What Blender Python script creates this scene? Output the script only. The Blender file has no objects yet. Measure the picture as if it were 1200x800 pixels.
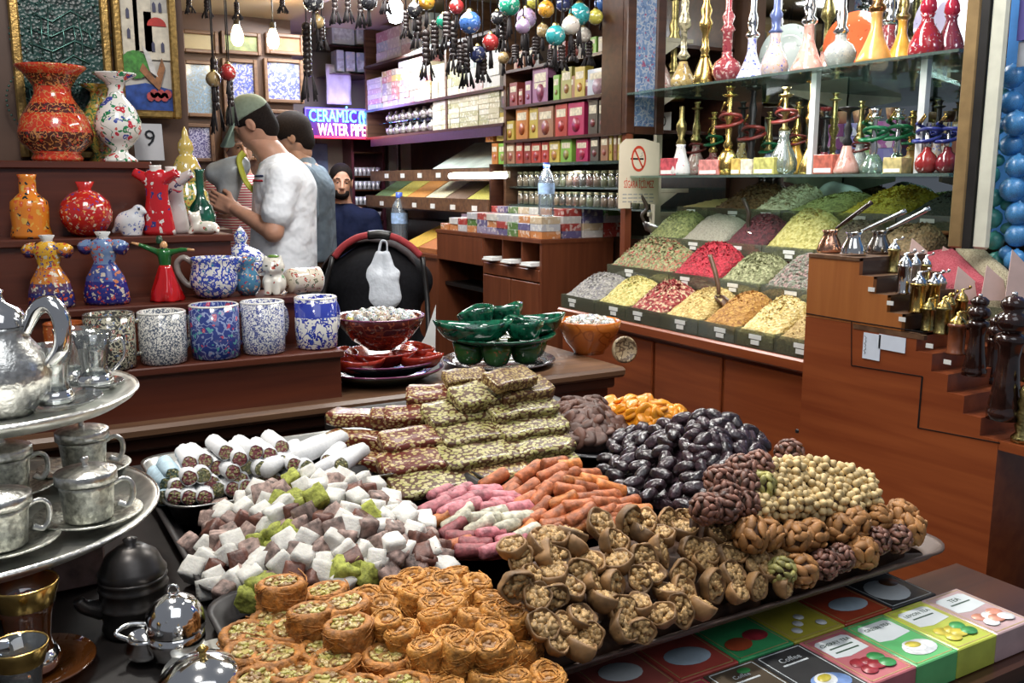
import bpy, math, random
import numpy as np
from math import sin, cos, pi, radians, sqrt, atan2, tan
from mathutils import Vector, Matrix, Euler, Quaternion

R = random.Random(11)
SC = bpy.context.scene
C = SC.collection
FPX, HZ, TH, CAM = 1080.0, 212.0, radians(30), Vector((0, 0, 1.42))
PIT = math.atan((400 - HZ) / FPX)
FW = Vector((sin(TH) * cos(PIT), cos(TH) * cos(PIT), -sin(PIT)))
RT = Vector((cos(TH), -sin(TH), 0))
UP = RT.cross(FW)


def at(px, py, ax, v):
 """the point of the plane x/y/z = v that the photograph shows at (px, py)"""
 d = FW * FPX + RT * (px - 600) + UP * (400 - py)
 i = 'xyz'.index(ax)
 return CAM + d * ((v - CAM[i]) / d[i])


def depth(p):
 return (Vector(p) - CAM).dot(FW)


def m_per_px(p):
 return depth(p) / FPX


def T(x=0, y=0, z=0, rx=0, ry=0, rz=0, s=1):
 S = Matrix.Diagonal((s, s, s, 1)) if not isinstance(s, tuple) else Matrix.Diagonal((*s, 1))
 return Matrix.Translation((x, y, z)) @ Euler((rx, ry, rz)).to_matrix().to_4x4() @ S


class MB:
 def __init__(s):
  s.v, s.f, s.m, s.s = [], [], [], []

 def add(s, vs, fs, mi=0, smooth=True, M=None):
  b = len(s.v)
  s.v += [tuple(M @ Vector(v)) for v in vs] if M is not None else [tuple(v) for v in vs]
  s.f += [tuple(i + b for i in f) for f in fs]
  s.m += [mi] * len(fs) if isinstance(mi, int) else list(mi)
  s.s += [smooth] * len(fs)
  return s

 def box(s, x0, x1, y0, y1, z0, z1, mi=0, M=None, b=0.0):
  if b <= 0:
   vs = [(x, y, z) for x in (x0, x1) for y in (y0, y1) for z in (z0, z1)]
   fs = [(0, 1, 3, 2), (4, 6, 7, 5), (0, 4, 5, 1), (2, 3, 7, 6), (0, 2, 6, 4), (1, 5, 7, 3)]
   return s.add(vs, fs, mi, False, M)
  b = min(b, (x1 - x0) * .45, (y1 - y0) * .45, (z1 - z0) * .45)
  c = ((x0 + x1) / 2, (y0 + y1) / 2, (z0 + z1) / 2)
  h = ((x1 - x0) / 2, (y1 - y0) / 2, (z1 - z0) / 2)
  vs, ix = [], {}
  for sx in (-1, 1):
   for sy in (-1, 1):
    for sz in (-1, 1):
     for a in range(3):
      q = [(h[k] - (0 if k == a else b)) * (sx, sy, sz)[k] + c[k] for k in range(3)]
      ix[(sx, sy, sz, a)] = len(vs)
      vs.append(q)
  fs = []
  for a in range(3):
   o = [k for k in range(3) if k != a]
   for sg in (-1, 1):
    q = []
    for u, w in ((-1, -1), (1, -1), (1, 1), (-1, 1)):
     k = [0, 0, 0]; k[a] = sg; k[o[0]] = u; k[o[1]] = w
     q.append(ix[(*k, a)])
    fs.append(q)
   for u in (-1, 1):
    for w in (-1, 1):
     k0 = [0, 0, 0]; k0[o[0]] = u; k0[o[1]] = w
     k1 = list(k0); k0[a] = -1; k1[a] = 1
     fs.append((ix[(*k0, o[0])], ix[(*k1, o[0])], ix[(*k1, o[1])], ix[(*k0, o[1])]))
  for sx in (-1, 1):
   for sy in (-1, 1):
    for sz in (-1, 1):
     fs.append(tuple(ix[(sx, sy, sz, a)] for a in range(3)))
  cv = Vector(c)
  out = []
  for f in fs:
   p = [Vector(vs[i]) for i in f]
   n = (p[1] - p[0]).cross(p[2] - p[0])
   out.append(f if n.dot(sum(p, Vector()) / len(p) - cv) > 0 else tuple(reversed(f)))
  return s.add(vs, out, mi, False, M)

 def lathe(s, prof, n=24, mi=0, M=None, sx=1, sy=1, wob=None, smooth=True):
  vs, fs, ms, rings = [], [], [], []
  for k, q in enumerate(prof):
   r, z = q[0], q[1]
   if r <= 1e-6:
    rings.append([len(vs)]); vs.append((0, 0, z))
   else:
    ring = []
    for i in range(n):
     a = 2 * pi * i / n
     w = wob(a, z, k) if wob else 1
     ring.append(len(vs)); vs.append((r * w * cos(a) * sx, r * w * sin(a) * sy, z))
    rings.append(ring)
  for k in range(len(rings) - 1):
   A, B = rings[k], rings[k + 1]
   mm = prof[k][2] if len(prof[k]) > 2 else mi
   for i in range(n):
    j = (i + 1) % n
    if len(A) == 1 and len(B) == 1: break
    if len(A) == 1: fs.append((A[0], B[j], B[i])); ms.append(mm)
    elif len(B) == 1: fs.append((A[i], A[j], B[0])); ms.append(mm)
    else: fs.append((A[i], A[j], B[j], B[i])); ms.append(mm)
  return s.add(vs, fs, ms, smooth, M)

 def tube(s, pts, r, n=8, mi=0, M=None, cap=True, flat=1.0):
  P = [Vector(p) for p in pts]
  rr = list(r) if isinstance(r, (list, tuple)) else [r] * len(P)
  if n >= 7 and 3 <= len(P) <= 8:
   Q_, q_ = [], []
   for i in range(len(P) - 1):
    a, b, c, d = P[max(i - 1, 0)], P[i], P[i + 1], P[min(i + 2, len(P) - 1)]
    for k in range(4):
     t = k / 4
     Q_.append(.5 * (2 * b + (c - a) * t + (2 * a - 5 * b + 4 * c - d) * t * t + (3 * b - a - 3 * c + d) * t ** 3)); q_.append(rr[i] + (rr[i + 1] - rr[i]) * t)
   P, rr = Q_ + [P[-1]], q_ + [rr[-1]]
  vs, fs = [], []
  t0 = (P[1] - P[0]).normalized()
  u = t0.orthogonal().normalized()
  for i, p in enumerate(P):
   t = (P[min(i + 1, len(P) - 1)] - P[max(i - 1, 0)])
   t = t.normalized() if t.length > 1e-9 else t0
   u = (u - t * u.dot(t)).normalized()
   w = t.cross(u)
   for k in range(n):
    a = 2 * pi * k / n
    vs.append(p + u * cos(a) * rr[i] + w * sin(a) * rr[i] * flat)
  for i in range(len(P) - 1):
   for k in range(n):
    l = (k + 1) % n
    fs.append((i * n + k, i * n + l, (i + 1) * n + l, (i + 1) * n + k))
  if cap:
   fs.append(tuple(reversed(range(n)))); fs.append(tuple(range((len(P) - 1) * n, len(P) * n)))
  return s.add(vs, fs, mi, True, M)

 def ball(s, c, r, n=10, m=6, mi=0, M=None):
  r = r if isinstance(r, tuple) else (r, r, r)
  prof = [(sin(pi * k / m), -cos(pi * k / m)) for k in range(m + 1)]
  prof[0] = (0, -1); prof[-1] = (0, 1)
  MM = Matrix.Translation(c) @ Matrix.Diagonal((*r, 1))
  return s.lathe(prof, n, mi, (M @ MM) if M is not None else MM)

 def prism(s, poly, z0, z1, mi=0, M=None):
  n = len(poly)
  vs = [(x, y, z0) for x, y in poly] + [(x, y, z1) for x, y in poly]
  fs = [tuple(reversed(range(n))), tuple(range(n, 2 * n))] + [(i, (i + 1) % n, (i + 1) % n + n, i + n) for i in range(n)]
  return s.add(vs, fs, mi, False, M)

 def mesh(s, name, mats):
  me = bpy.data.meshes.new(name)
  me.from_pydata(s.v, [], s.f)
  for m in (mats if isinstance(mats, (list, tuple)) else [mats]):
   me.materials.append(m)
  me.polygons.foreach_set('material_index', s.m)
  me.polygons.foreach_set('use_smooth', s.s)
  me.update()
  return me

 def build(s, name, mats, parent=None, loc=None, rot=None):
  return link(name, s.mesh(name, mats), parent, loc, rot)


CH = {}


def link(name, data, parent=None, loc=None, rot=None):
 o = bpy.data.objects.new(name, data)
 C.objects.link(o)
 if parent is not None:
  o.parent = parent
  CH.setdefault(parent.name, []).append(o)
 if loc is not None: o.location = loc
 if rot is not None: o.rotation_euler = rot
 return o


def tag(o, label=None, cat=None, group=None, kind=None):
 if label: o['label'] = label
 if cat: o['category'] = cat
 if group: o['group'] = group
 if kind: o['kind'] = kind
 return o


def E(name, label, cat, loc=(0, 0, 0), rz=0, group=None):
 o = link(name, None, None, Vector(loc) + Vector((0, 0, .0006)), (0, 0, rz))
 o.empty_display_size = .02
 return tag(o, label, cat, group)


def dup(o, loc=None, rot=None, label=None, group=None, scale=None, parent=None):
 c = o.copy(); C.objects.link(c)
 if parent is not None:
  c.parent = parent
  CH.setdefault(parent.name, []).append(c)
 if loc is not None: c.location = loc
 if rot is not None:
  if isinstance(rot, Quaternion):
   c.rotation_mode = 'QUATERNION'; c.rotation_quaternion = rot
  else: c.rotation_euler = rot
 if scale is not None: c.scale = (scale,) * 3 if not isinstance(scale, tuple) else scale
 if label: c['label'] = label
 if group: c['group'] = group
 for ch in CH.get(o.name, []): dup(ch, parent=c)
 return c


class Proto:
 """first call moves the built thing, every later call copies it"""
 def __init__(s, o): s.o, s.used = o, False

 def put(s, loc, rot=None, label=None, group=None, scale=None):
  if s.used: return dup(s.o, loc, rot, label, group, scale)
  s.used = True
  o = s.o; o.location = loc
  if rot is not None:
   if isinstance(rot, Quaternion): o.rotation_mode = 'QUATERNION'; o.rotation_quaternion = rot
   else: o.rotation_euler = rot
  if scale is not None: o.scale = (scale,) * 3 if not isinstance(scale, tuple) else scale
  if label: o['label'] = label
  if group: o['group'] = group
  return o


def struct(name, mb, mat):
 o = mb.build(name, mat); o['kind'] = 'structure'
 return o


class Patch:
 """heap surface through a grid of measured points (px, py, height)"""
 def __init__(s, rows):
  s.g = [[at(a, b, 'z', z) for a, b, z in r] for r in rows]
  s.nv, s.nu = len(rows), len(rows[0])

 def p(s, u, v):
  u = min(max(u, 0), 1) * (s.nu - 1); v = min(max(v, 0), 1) * (s.nv - 1)
  i = min(int(u), s.nu - 2); j = min(int(v), s.nv - 2)
  a, b = u - i, v - j
  g = s.g
  return (g[j][i] * (1 - a) + g[j][i + 1] * a) * (1 - b) + (g[j + 1][i] * (1 - a) + g[j + 1][i + 1] * a) * b

 def n(s, u, v):
  e = .03
  du = s.p(u + e, v) - s.p(u - e, v); dv = s.p(u, v + e) - s.p(u, v - e)
  n = du.cross(dv).normalized()
  return n if n.z > 0 else -n

 def fill(s, su, sv, jit=.25, lift=0.0, skip=0.0):
  out = []
  L = sum((s.p(.5, (k + 1) / 20) - s.p(.5, k / 20)).length for k in range(20))
  nv = max(1, round(L / sv))
  for j in range(nv):
   v = (j + .5) / nv
   W = sum((s.p((k + 1) / 20, v) - s.p(k / 20, v)).length for k in range(20))
   nu = max(1, round(W / su))
   for i in range(nu):
    if skip and R.random() < skip: continue
    u = (i + .5 + (.25 if j % 2 else -.25) + R.uniform(-jit, jit)) / nu
    vv = v + R.uniform(-jit, jit) / nv
    n = s.n(u, vv)
    out.append((s.p(u, vv) + n * lift, n, u, vv))
  return out

 def mound(s, name, mat, base, drop, label, cat, N=16, rough=.004, group=None):
  mb = MB(); vs, fs = [], []
  for j in range(N + 1):
   for i in range(N + 1):
    u, v = .06 + .88 * i / N, .05 + .84 * j / N
    q = s.p(u, v) - s.n(u, v) * drop
    vs.append((q.x, q.y, max(base + .002, q.z + R.uniform(-rough, rough))))
  W = N + 1
  for j in range(N):
   for i in range(N):
    fs.append((j * W + i, j * W + i + 1, (j + 1) * W + i + 1, (j + 1) * W + i))
  rim = [i for i in range(W)] + [j * W + N for j in range(1, W)] + [N * W + i for i in range(N - 1, -1, -1)] + [j * W for j in range(N - 1, 0, -1)]
  b = len(vs)
  vs += [(vs[k][0], vs[k][1], base) for k in rim]
  for k in range(len(rim)):
   l = (k + 1) % len(rim)
   fs.append((rim[k], b + k, b + l, rim[l]))
  mb.add(vs, fs)
  o = mb.build(name, mat)
  return tag(o, label, cat, group, 'stuff')


def align(n, spin=0.0, tilt=0.0):
 q = Vector((0, 0, 1)).rotation_difference(n)
 q = q @ Quaternion((0, 0, 1), spin)
 if tilt:
  a = R.uniform(0, 2 * pi)
  q = q @ Quaternion((cos(a), sin(a), 0), R.uniform(-tilt, tilt))
 return q


def rquat():
 q = Quaternion((R.gauss(0, 1), R.gauss(0, 1), R.gauss(0, 1), R.gauss(0, 1)))
 return q.normalized()


# ---------- signed-distance bodies meshed with surface nets ----------
class SDF:
 def __init__(s, lo, hi, h):
  s.h, s.lo = h, np.array(lo, float)
  n = [int(math.ceil((hi[k] - lo[k]) / h)) + 1 for k in range(3)]
  ax = [lo[k] + h * np.arange(n[k]) for k in range(3)]
  s.X, s.Y, s.Z = np.meshgrid(*ax, indexing='ij', sparse=False)
  s.F = np.full(s.X.shape, 9.0)

 def cone(s, a, b, ra, rb):
  a = np.array(a, float); ba = np.array(b, float) - a
  px, py, pz = s.X - a[0], s.Y - a[1], s.Z - a[2]
  h = np.clip((px * ba[0] + py * ba[1] + pz * ba[2]) / max(ba.dot(ba), 1e-12), 0, 1)
  return np.sqrt((px - h * ba[0]) ** 2 + (py - h * ba[1]) ** 2 + (pz - h * ba[2]) ** 2) - (ra + (rb - ra) * h)

 def ell(s, c, r, rz=0.0, ry=0.0):
  px, py, pz = s.X - c[0], s.Y - c[1], s.Z - c[2]
  if rz: px, py = px * cos(rz) + py * sin(rz), -px * sin(rz) + py * cos(rz)
  if ry: px, pz = px * cos(ry) - pz * sin(ry), px * sin(ry) + pz * cos(ry)
  k = np.sqrt((px / r[0]) ** 2 + (py / r[1]) ** 2 + (pz / r[2]) ** 2)
  return (k - 1) * min(r)

 def add(s, d, k=.02):
  h = np.clip(.5 + .5 * (s.F - d) / k, 0, 1)
  s.F = s.F * (1 - h) + d * h - k * h * (1 - h)
  return s

 def sub(s, d, k=.01):
  h = np.clip(.5 - .5 * (s.F + d) / k, 0, 1)
  s.F = s.F * (1 - h) - d * h + k * h * (1 - h)
  return s

 def clip(s, ax, v, keep_above=True):
  A = (s.X, s.Y, s.Z)[ax]
  s.F = np.maximum(s.F, (v - A) if keep_above else (A - v))
  return s

 def nets(s):
  F = s.F.copy()
  F[0] = F[-1] = 1; F[:, 0] = F[:, -1] = 1; F[:, :, 0] = F[:, :, -1] = 1
  S = F < 0
  n = F.shape
  cnt = np.zeros((n[0] - 1, n[1] - 1, n[2] - 1)); acc = np.zeros(cnt.shape + (3,))
  cr = [(0, 0, 0), (1, 0, 0), (0, 1, 0), (1, 1, 0), (0, 0, 1), (1, 0, 1), (0, 1, 1), (1, 1, 1)]
  def sl(A, o): return A[o[0]:n[0] - 1 + o[0], o[1]:n[1] - 1 + o[1], o[2]:n[2] - 1 + o[2]]
  for a in range(8):
   for b in range(a + 1, 8):
    if sum(abs(cr[a][k] - cr[b][k]) for k in range(3)) != 1: continue
    A, B = sl(F, cr[a]), sl(F, cr[b])
    m = (A < 0) != (B < 0)
    t = np.where(m, A / np.where(m, A - B, 1), 0)
    cnt += m
    for k in range(3):
     acc[..., k] += np.where(m, cr[a][k] + t * (cr[b][k] - cr[a][k]), 0)
  act = cnt > 0
  idx = -np.ones(cnt.shape, int); idx[act] = np.arange(act.sum())
  ijk = np.argwhere(act)
  V = (ijk + acc[act] / cnt[act][:, None]) * s.h + s.lo
  fs = []
  for ax in range(3):
   o = [0, 0, 0]; o[ax] = 1
   A = S[:n[0] - o[0], :n[1] - o[1], :n[2] - o[2]]; B = S[o[0]:, o[1]:, o[2]:]
   e = np.argwhere(A != B)
   u, w = [(1, 2), (2, 0), (0, 1)][ax]
   e = e[(e[:, u] > 0) & (e[:, w] > 0) & (e[:, u] < n[u] - 1) & (e[:, w] < n[w] - 1)]
   du = np.zeros(3, int); du[u] = 1
   dw = np.zeros(3, int); dw[w] = 1
   q = [idx[tuple((e - k).T)] for k in (du * 0, du, du + dw, dw)]
   q = np.stack(q, 1)
   flip = ~A[tuple(e.T)]
   q[flip] = q[flip][:, ::-1]
   fs.append(q[:, ::1])
  f = np.concatenate(fs)
  f = f[(f >= 0).all(1)]
  return V.tolist(), [tuple(int(i) for i in q) for q in f]

 def into(s, mb, mi=0, M=None):
  v, f = s.nets()
  return mb.add(v, f, mi, True, M)
# ---------------------------------------------------------------- materials
def nt_new(name):
 m = bpy.data.materials.new(name); m.use_nodes = True
 nt = m.node_tree
 return m, nt, nt.nodes['Principled BSDF']


def nd(nt, t, **k):
 n = nt.nodes.new(t)
 for a, v in k.items():
  if a.startswith('i_'):
   key = a[2:]
   n.inputs[int(key) if key.isdigit() else key.replace('_', ' ')].default_value = v
  else: setattr(n, a, v)
 return n


def coords(nt, rnd=True):
 tc = nd(nt, 'ShaderNodeTexCoord')
 if not rnd: return tc.outputs['Object']
 oi = nd(nt, 'ShaderNodeObjectInfo')
 mu = nd(nt, 'ShaderNodeMath', operation='MULTIPLY', i_1=37.0)
 nt.links.new(oi.outputs['Random'], mu.inputs[0])
 ad = nd(nt, 'ShaderNodeVectorMath', operation='ADD')
 nt.links.new(tc.outputs['Object'], ad.inputs[0]); nt.links.new(mu.outputs[0], ad.inputs[1])
 return ad.outputs[0]


def ramp(nt, fac, stops, const=False):
 r = nd(nt, 'ShaderNodeValToRGB')
 cr = r.color_ramp
 cr.interpolation = 'CONSTANT' if const else 'LINEAR'
 while len(cr.elements) < len(stops): cr.elements.new(.5)
 for e, (p, c) in zip(cr.elements, sorted(stops, key=lambda q: q[0])):
  e.position = p; e.color = (*c[:3], 1)
 nt.links.new(fac, r.inputs[0])
 return r.outputs[0]


def mixc(nt, fac, a, b, mode='MIX'):
 m = nd(nt, 'ShaderNodeMix', data_type='RGBA', blend_type=mode)
 for s, v in ((m.inputs[0], fac), (m.inputs[6], a), (m.inputs[7], b)):
  if isinstance(v, (int, float)): s.default_value = v
  elif isinstance(v, tuple): s.default_value = (*v[:3], 1)
  else: nt.links.new(v, s)
 return m.outputs[2]


def bump(nt, b, h, s=.3, d=.002):
 n = nd(nt, 'ShaderNodeBump', i_Strength=s, i_Distance=d)
 nt.links.new(h, n.inputs['Height']); nt.links.new(n.outputs[0], b.inputs['Normal'])


MC = {}


def M(name, col, rough=.5, metal=0, var=.15, scale=40, bmp=0, bscale=None, coat=0, emit=0, rnd=.0, spec=.5, sss=0, vor=False, det=4, bdist=.002):
 if name in MC: return MC[name]
 m, nt, b = nt_new(name)
 co = coords(nt)
 c2 = tuple(min(1, x * (1 + var)) for x in col); c1 = tuple(x * (1 - var) for x in col)
 if var > 0 or bmp:
  if vor:
   n = nd(nt, 'ShaderNodeTexVoronoi', i_Scale=scale)
   nt.links.new(co, n.inputs['Vector'])
   sp = nd(nt, 'ShaderNodeSeparateColor'); nt.links.new(n.outputs['Color'], sp.inputs[0])
   f = sp.outputs[0]
  else:
   n = nd(nt, 'ShaderNodeTexNoise', i_Scale=scale, i_Detail=det)
   nt.links.new(co, n.inputs['Vector']); f = n.outputs[0]
  c = ramp(nt, f, [(.3, c1), (.7, c2)])
  if rnd:
   oi = nd(nt, 'ShaderNodeObjectInfo')
   mr = nd(nt, 'ShaderNodeMapRange', i_3=1 - rnd, i_4=1 + rnd)
   nt.links.new(oi.outputs['Random'], mr.inputs[0])
   hs = nd(nt, 'ShaderNodeHueSaturation')
   nt.links.new(mr.outputs[0], hs.inputs['Value']); nt.links.new(c, hs.inputs['Color'])
   c = hs.outputs[0]
  nt.links.new(c, b.inputs['Base Color'])
  if emit: nt.links.new(c, b.inputs['Emission Color'])
  if bmp:
   if bscale or vor:
    k = nd(nt, 'ShaderNodeTexVoronoi' if vor else 'ShaderNodeTexNoise', i_Scale=bscale or scale)
    nt.links.new(co, k.inputs['Vector']); f = k.outputs['Distance'] if vor else k.outputs[0]
   bump(nt, b, f, bmp, bdist)
 else:
  b.inputs['Base Color'].default_value = (*col, 1); b.inputs['Emission Color'].default_value = (*col, 1)
 b.inputs['Roughness'].default_value = rough; b.inputs['Metallic'].default_value = metal
 b.inputs['Coat Weight'].default_value = coat; b.inputs['Coat Roughness'].default_value = .08
 b.inputs['Specular IOR Level'].default_value = spec
 b.inputs['Emission Strength'].default_value = emit
 if sss:
  b.inputs['Subsurface Weight'].default_value = sss; b.inputs['Subsurface Radius'].default_value = (.01, .006, .003)
 MC[name] = m
 return m


def Mwood(name, c1, c2, axis=0, rough=.35, sc=6, coat=.2):
 if name in MC: return MC[name]
 m, nt, b = nt_new(name)
 mp = nd(nt, 'ShaderNodeMapping')
 s = [sc * 6] * 3; s[axis] = sc * .35
 mp.inputs['Scale'].default_value = s
 nt.links.new(coords(nt), mp.inputs[0])
 n = nd(nt, 'ShaderNodeTexNoise', i_Scale=1.0, i_Detail=6, i_Distortion=.4)
 nt.links.new(mp.outputs[0], n.inputs['Vector'])
 c = ramp(nt, n.outputs[0], [(.3, c1), (.7, c2)])
 nt.links.new(c, b.inputs['Base Color'])
 b.inputs['Roughness'].default_value = rough; b.inputs['Coat Weight'].default_value = coat
 b.inputs['Coat Roughness'].default_value = .15
 bump(nt, b, n.outputs[0], .12, .001)
 MC[name] = m
 return m


def Mpat(name, base, pal, scale=60, size=.42, vine=None, vscale=25, vw=.04, rough=.12, bands=None, bmp=.15):
 """glazed ceramic: petals of the palette scattered over the base, thin vines, optional bands up the height"""
 if name in MC: return MC[name]
 m, nt, b = nt_new(name)
 co = coords(nt)
 c = base if not isinstance(base, tuple) else None
 if c is None:
  rg = nd(nt, 'ShaderNodeRGB'); rg.outputs[0].default_value = (*base, 1); c = rg.outputs[0]
 if bands:
  tc = nd(nt, 'ShaderNodeTexCoord'); sx = nd(nt, 'ShaderNodeSeparateXYZ'); nt.links.new(tc.outputs['Generated'], sx.inputs[0])
  c = ramp(nt, sx.outputs[2], bands, True)
 if vine:
  n = nd(nt, 'ShaderNodeTexNoise', i_Scale=vscale, i_Detail=1.0)
  nt.links.new(co, n.inputs['Vector'])
  f = ramp(nt, n.outputs[0], [(0, (0, 0, 0)), (.5 - vw, (1, 1, 1)), (.5 + vw, (0, 0, 0))], True)
  c = mixc(nt, f, c, vine)
 v = nd(nt, 'ShaderNodeTexVoronoi', i_Scale=scale)
 wn = nd(nt, 'ShaderNodeTexNoise', i_Scale=scale * 1.3, i_Detail=1.0); nt.links.new(co, wn.inputs['Vector'])
 wm = nd(nt, 'ShaderNodeVectorMath', operation='MULTIPLY_ADD', i_1=(1.5 / scale,) * 3); nt.links.new(wn.outputs['Color'], wm.inputs[0]); nt.links.new(co, wm.inputs[2])
 nt.links.new(wm.outputs[0], v.inputs['Vector'])
 sp = nd(nt, 'ShaderNodeSeparateColor'); nt.links.new(v.outputs['Color'], sp.inputs[0])
 k = len(pal)
 pc = ramp(nt, sp.outputs[0], [(i / k, p) for i, p in enumerate(pal)], True)
 # petal shape: distance wobbled by the angle-like finer cells
 n2 = nd(nt, 'ShaderNodeTexNoise', i_Scale=scale * 2.2, i_Detail=0)
 nt.links.new(co, n2.inputs['Vector'])
 ma = nd(nt, 'ShaderNodeMath', operation='MULTIPLY_ADD', i_1=.35)
 nt.links.new(n2.outputs[0], ma.inputs[0]); nt.links.new(v.outputs['Distance'], ma.inputs[2])
 f = ramp(nt, ma.outputs[0], [(0, (1, 1, 1)), (size, (0, 0, 0))], True)
 c = mixc(nt, f, c, pc)
 fc = ramp(nt, ma.outputs[0], [(0, (.8, .8, .8)), (size * .52, (0, 0, 0))], True)
 c = mixc(nt, fc, c, tuple(.3 + .6 * x for x in (base if isinstance(base, tuple) and max(base) > .5 else pal[0])))
 nt.links.new(c, b.inputs['Base Color'])
 b.inputs['Roughness'].default_value = rough; b.inputs['Coat Weight'].default_value = .6; b.inputs['Coat Roughness'].default_value = .05
 if bmp: bump(nt, b, f, bmp, .001)
 MC[name] = m
 return m


def Mpal(name, pal, rough=.4, scale=30, detail=True, coat=.2):
 """printed card: each object takes one colour of the palette, with a paler printed motif"""
 if name in MC: return MC[name]
 m, nt, b = nt_new(name)
 oi = nd(nt, 'ShaderNodeObjectInfo')
 k = len(pal)
 c = ramp(nt, oi.outputs['Random'], [(i / k, p) for i, p in enumerate(pal)], True)
 if detail:
  n = nd(nt, 'ShaderNodeTexVoronoi', i_Scale=scale)
  nt.links.new(coords(nt), n.inputs['Vector'])
  sp = nd(nt, 'ShaderNodeSeparateColor'); nt.links.new(n.outputs['Color'], sp.inputs[0])
  f = ramp(nt, sp.outputs[1], [(0, (0, 0, 0)), (.62, (.55, .55, .55)), (.8, (.1, .1, .1))], True)
  c = mixc(nt, f, c, (.85, .82, .75))
 nt.links.new(c, b.inputs['Base Color'])
 b.inputs['Roughness'].default_value = rough; b.inputs['Coat Weight'].default_value = coat
 MC[name] = m
 return m


def Mglass(name, tint=(.95, 1, .98), gl=.12, rough=.02, body=0.0, bodycol=(.8, .9, .85)):
 """thin clear glass: see-through with a sharp reflection and a little body colour"""
 if name in MC: return MC[name]
 m = bpy.data.materials.new(name); m.use_nodes = True
 nt = m.node_tree
 for n in list(nt.nodes): nt.nodes.remove(n)
 out = nd(nt, 'ShaderNodeOutputMaterial')
 tr = nd(nt, 'ShaderNodeBsdfTransparent'); tr.inputs[0].default_value = (*tint, 1)
 go = nd(nt, 'ShaderNodeBsdfGlossy', i_Roughness=rough)
 di = nd(nt, 'ShaderNodeBsdfDiffuse'); di.inputs[0].default_value = (*bodycol, 1)
 lw = nd(nt, 'ShaderNodeLayerWeight', i_Blend=.25)
 ma = nd(nt, 'ShaderNodeMath', operation='MULTIPLY_ADD', i_1=.75, i_2=gl)
 nt.links.new(lw.outputs['Fresnel'], ma.inputs[0])
 m0 = nd(nt, 'ShaderNodeMixShader', i_0=body); nt.links.new(tr.outputs[0], m0.inputs[1]); nt.links.new(di.outputs[0], m0.inputs[2])
 mx = nd(nt, 'ShaderNodeMixShader')
 nt.links.new(ma.outputs[0], mx.inputs[0]); nt.links.new(m0.outputs[0], mx.inputs[1]); nt.links.new(go.outputs[0], mx.inputs[2])
 nt.links.new(mx.outputs[0], out.inputs[0])
 MC[name] = m
 return m


def Memit(name, col, s):
 if name in MC: return MC[name]
 m, nt, b = nt_new(name)
 b.inputs['Base Color'].default_value = (*col, 1); b.inputs['Emission Color'].default_value = (*col, 1)
 b.inputs['Emission Strength'].default_value = s
 MC[name] = m
 return m


def Mnuts(name, base, nut, nut2, scale=95, size=.5, rough=.3, stretch=(1, 1, 1)):
 """pressed nuts seen cut through a dark jelly"""
 if name in MC: return MC[name]
 m, nt, b = nt_new(name)
 mp = nd(nt, 'ShaderNodeMapping'); mp.inputs['Scale'].default_value = stretch
 nt.links.new(coords(nt), mp.inputs[0])
 v = nd(nt, 'ShaderNodeTexVoronoi', i_Scale=scale)
 nt.links.new(mp.outputs[0], v.inputs['Vector'])
 sp = nd(nt, 'ShaderNodeSeparateColor'); nt.links.new(v.outputs['Color'], sp.inputs[0])
 nc = ramp(nt, sp.outputs[0], [(.2, nut), (.8, nut2)])
 f = ramp(nt, v.outputs['Distance'], [(0, (1, 1, 1)), (size - .06, (1, 1, 1)), (size, (0, 0, 0))])
 c = mixc(nt, f, base, nc)
 nt.links.new(c, b.inputs['Base Color'])
 b.inputs['Roughness'].default_value = rough
 bump(nt, b, f, .5, .002)
 MC[name] = m
 return m


WOOD = Mwood('red brown varnished wood', (.060, .014, .008), (.115, .028, .013), 0)
WOODV = Mwood('red brown varnished wood upright', (.12, .028, .012), (.20, .055, .022), 2)
WOODO = Mwood('orange brown veneer', (.32, .10, .025), (.42, .15, .04), 2)
WOODD = Mwood('dark brown wood', (.035, .012, .007), (.07, .025, .012), 0)
WOODY = Mwood('counter wood', (.20, .042, .013), (.30, .075, .022), 1)
EDGE = Mwood('worn edge wood', (.07, .03, .014), (.17, .085, .04), 0, .5)
BLACK = M('black enamel', (.012, .011, .011), .35, 0, .3, 20)
BLACKM = M('matt black cloth', (.008, .008, .010), .85, 0, .3, 60, spec=.15)
SILVER = M('engraved silver', (.66, .65, .61), .30, 1, .35, 130, .5, 170, det=5)
SILVERP = M('polished silver', (.80, .79, .77), .10, 1, .06, 20)
PEWTER = M('tinned cup metal', (.52, .52, .46), .42, 1, .45, 160, .7, 150, det=5)
TRAYM = M('worn silver tray', (.74, .74, .69), .42, 1, .22, 45, .15, 60)
BRASS = M('brass', (.55, .38, .12), .25, 1, .25, 60, .2, 80)
BRASSG = M('old greenish brass', (.40, .33, .13), .3, 1, .4, 150, .5, 170)
COPPER = M('hammered copper', (.66, .36, .24), .2, 1, .2, 70, .3, 120, vor=True)
DARKWOODP = M('black brown turned wood', (.03, .012, .009), .15, 0, .4, 40, coat=.6)
GOLDF = M('gilt frame', (.35, .22, .07), .35, .8, .4, 90, .5, 150)
WHITE = M('white paper', (.80, .80, .78), .6, 0, .04, 30)
CREAMP = M('cream paint', (.62, .58, .44), .45, 0, .12, 25)
GLASS = Mglass('clear glass')
GREENGLASS = Mglass('green edged shelf glass', (.80, .94, .88), .10, .03, .16, (.42, .60, .54))
TEAGLASS = Mglass('tea glass', (.93, .95, .94), .16, .02, .05, (.8, .85, .85))
AMBER = Mglass('amber glass', (.75, .38, .10), .15, .03, .2, (.45, .14, .03))
SKIN = M('skin', (.46, .24, .16), .5, 0, .1, 30, sss=.1)
SKIN2 = M('olive skin', (.36, .20, .13), .5, 0, .1, 30, sss=.1)
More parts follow.
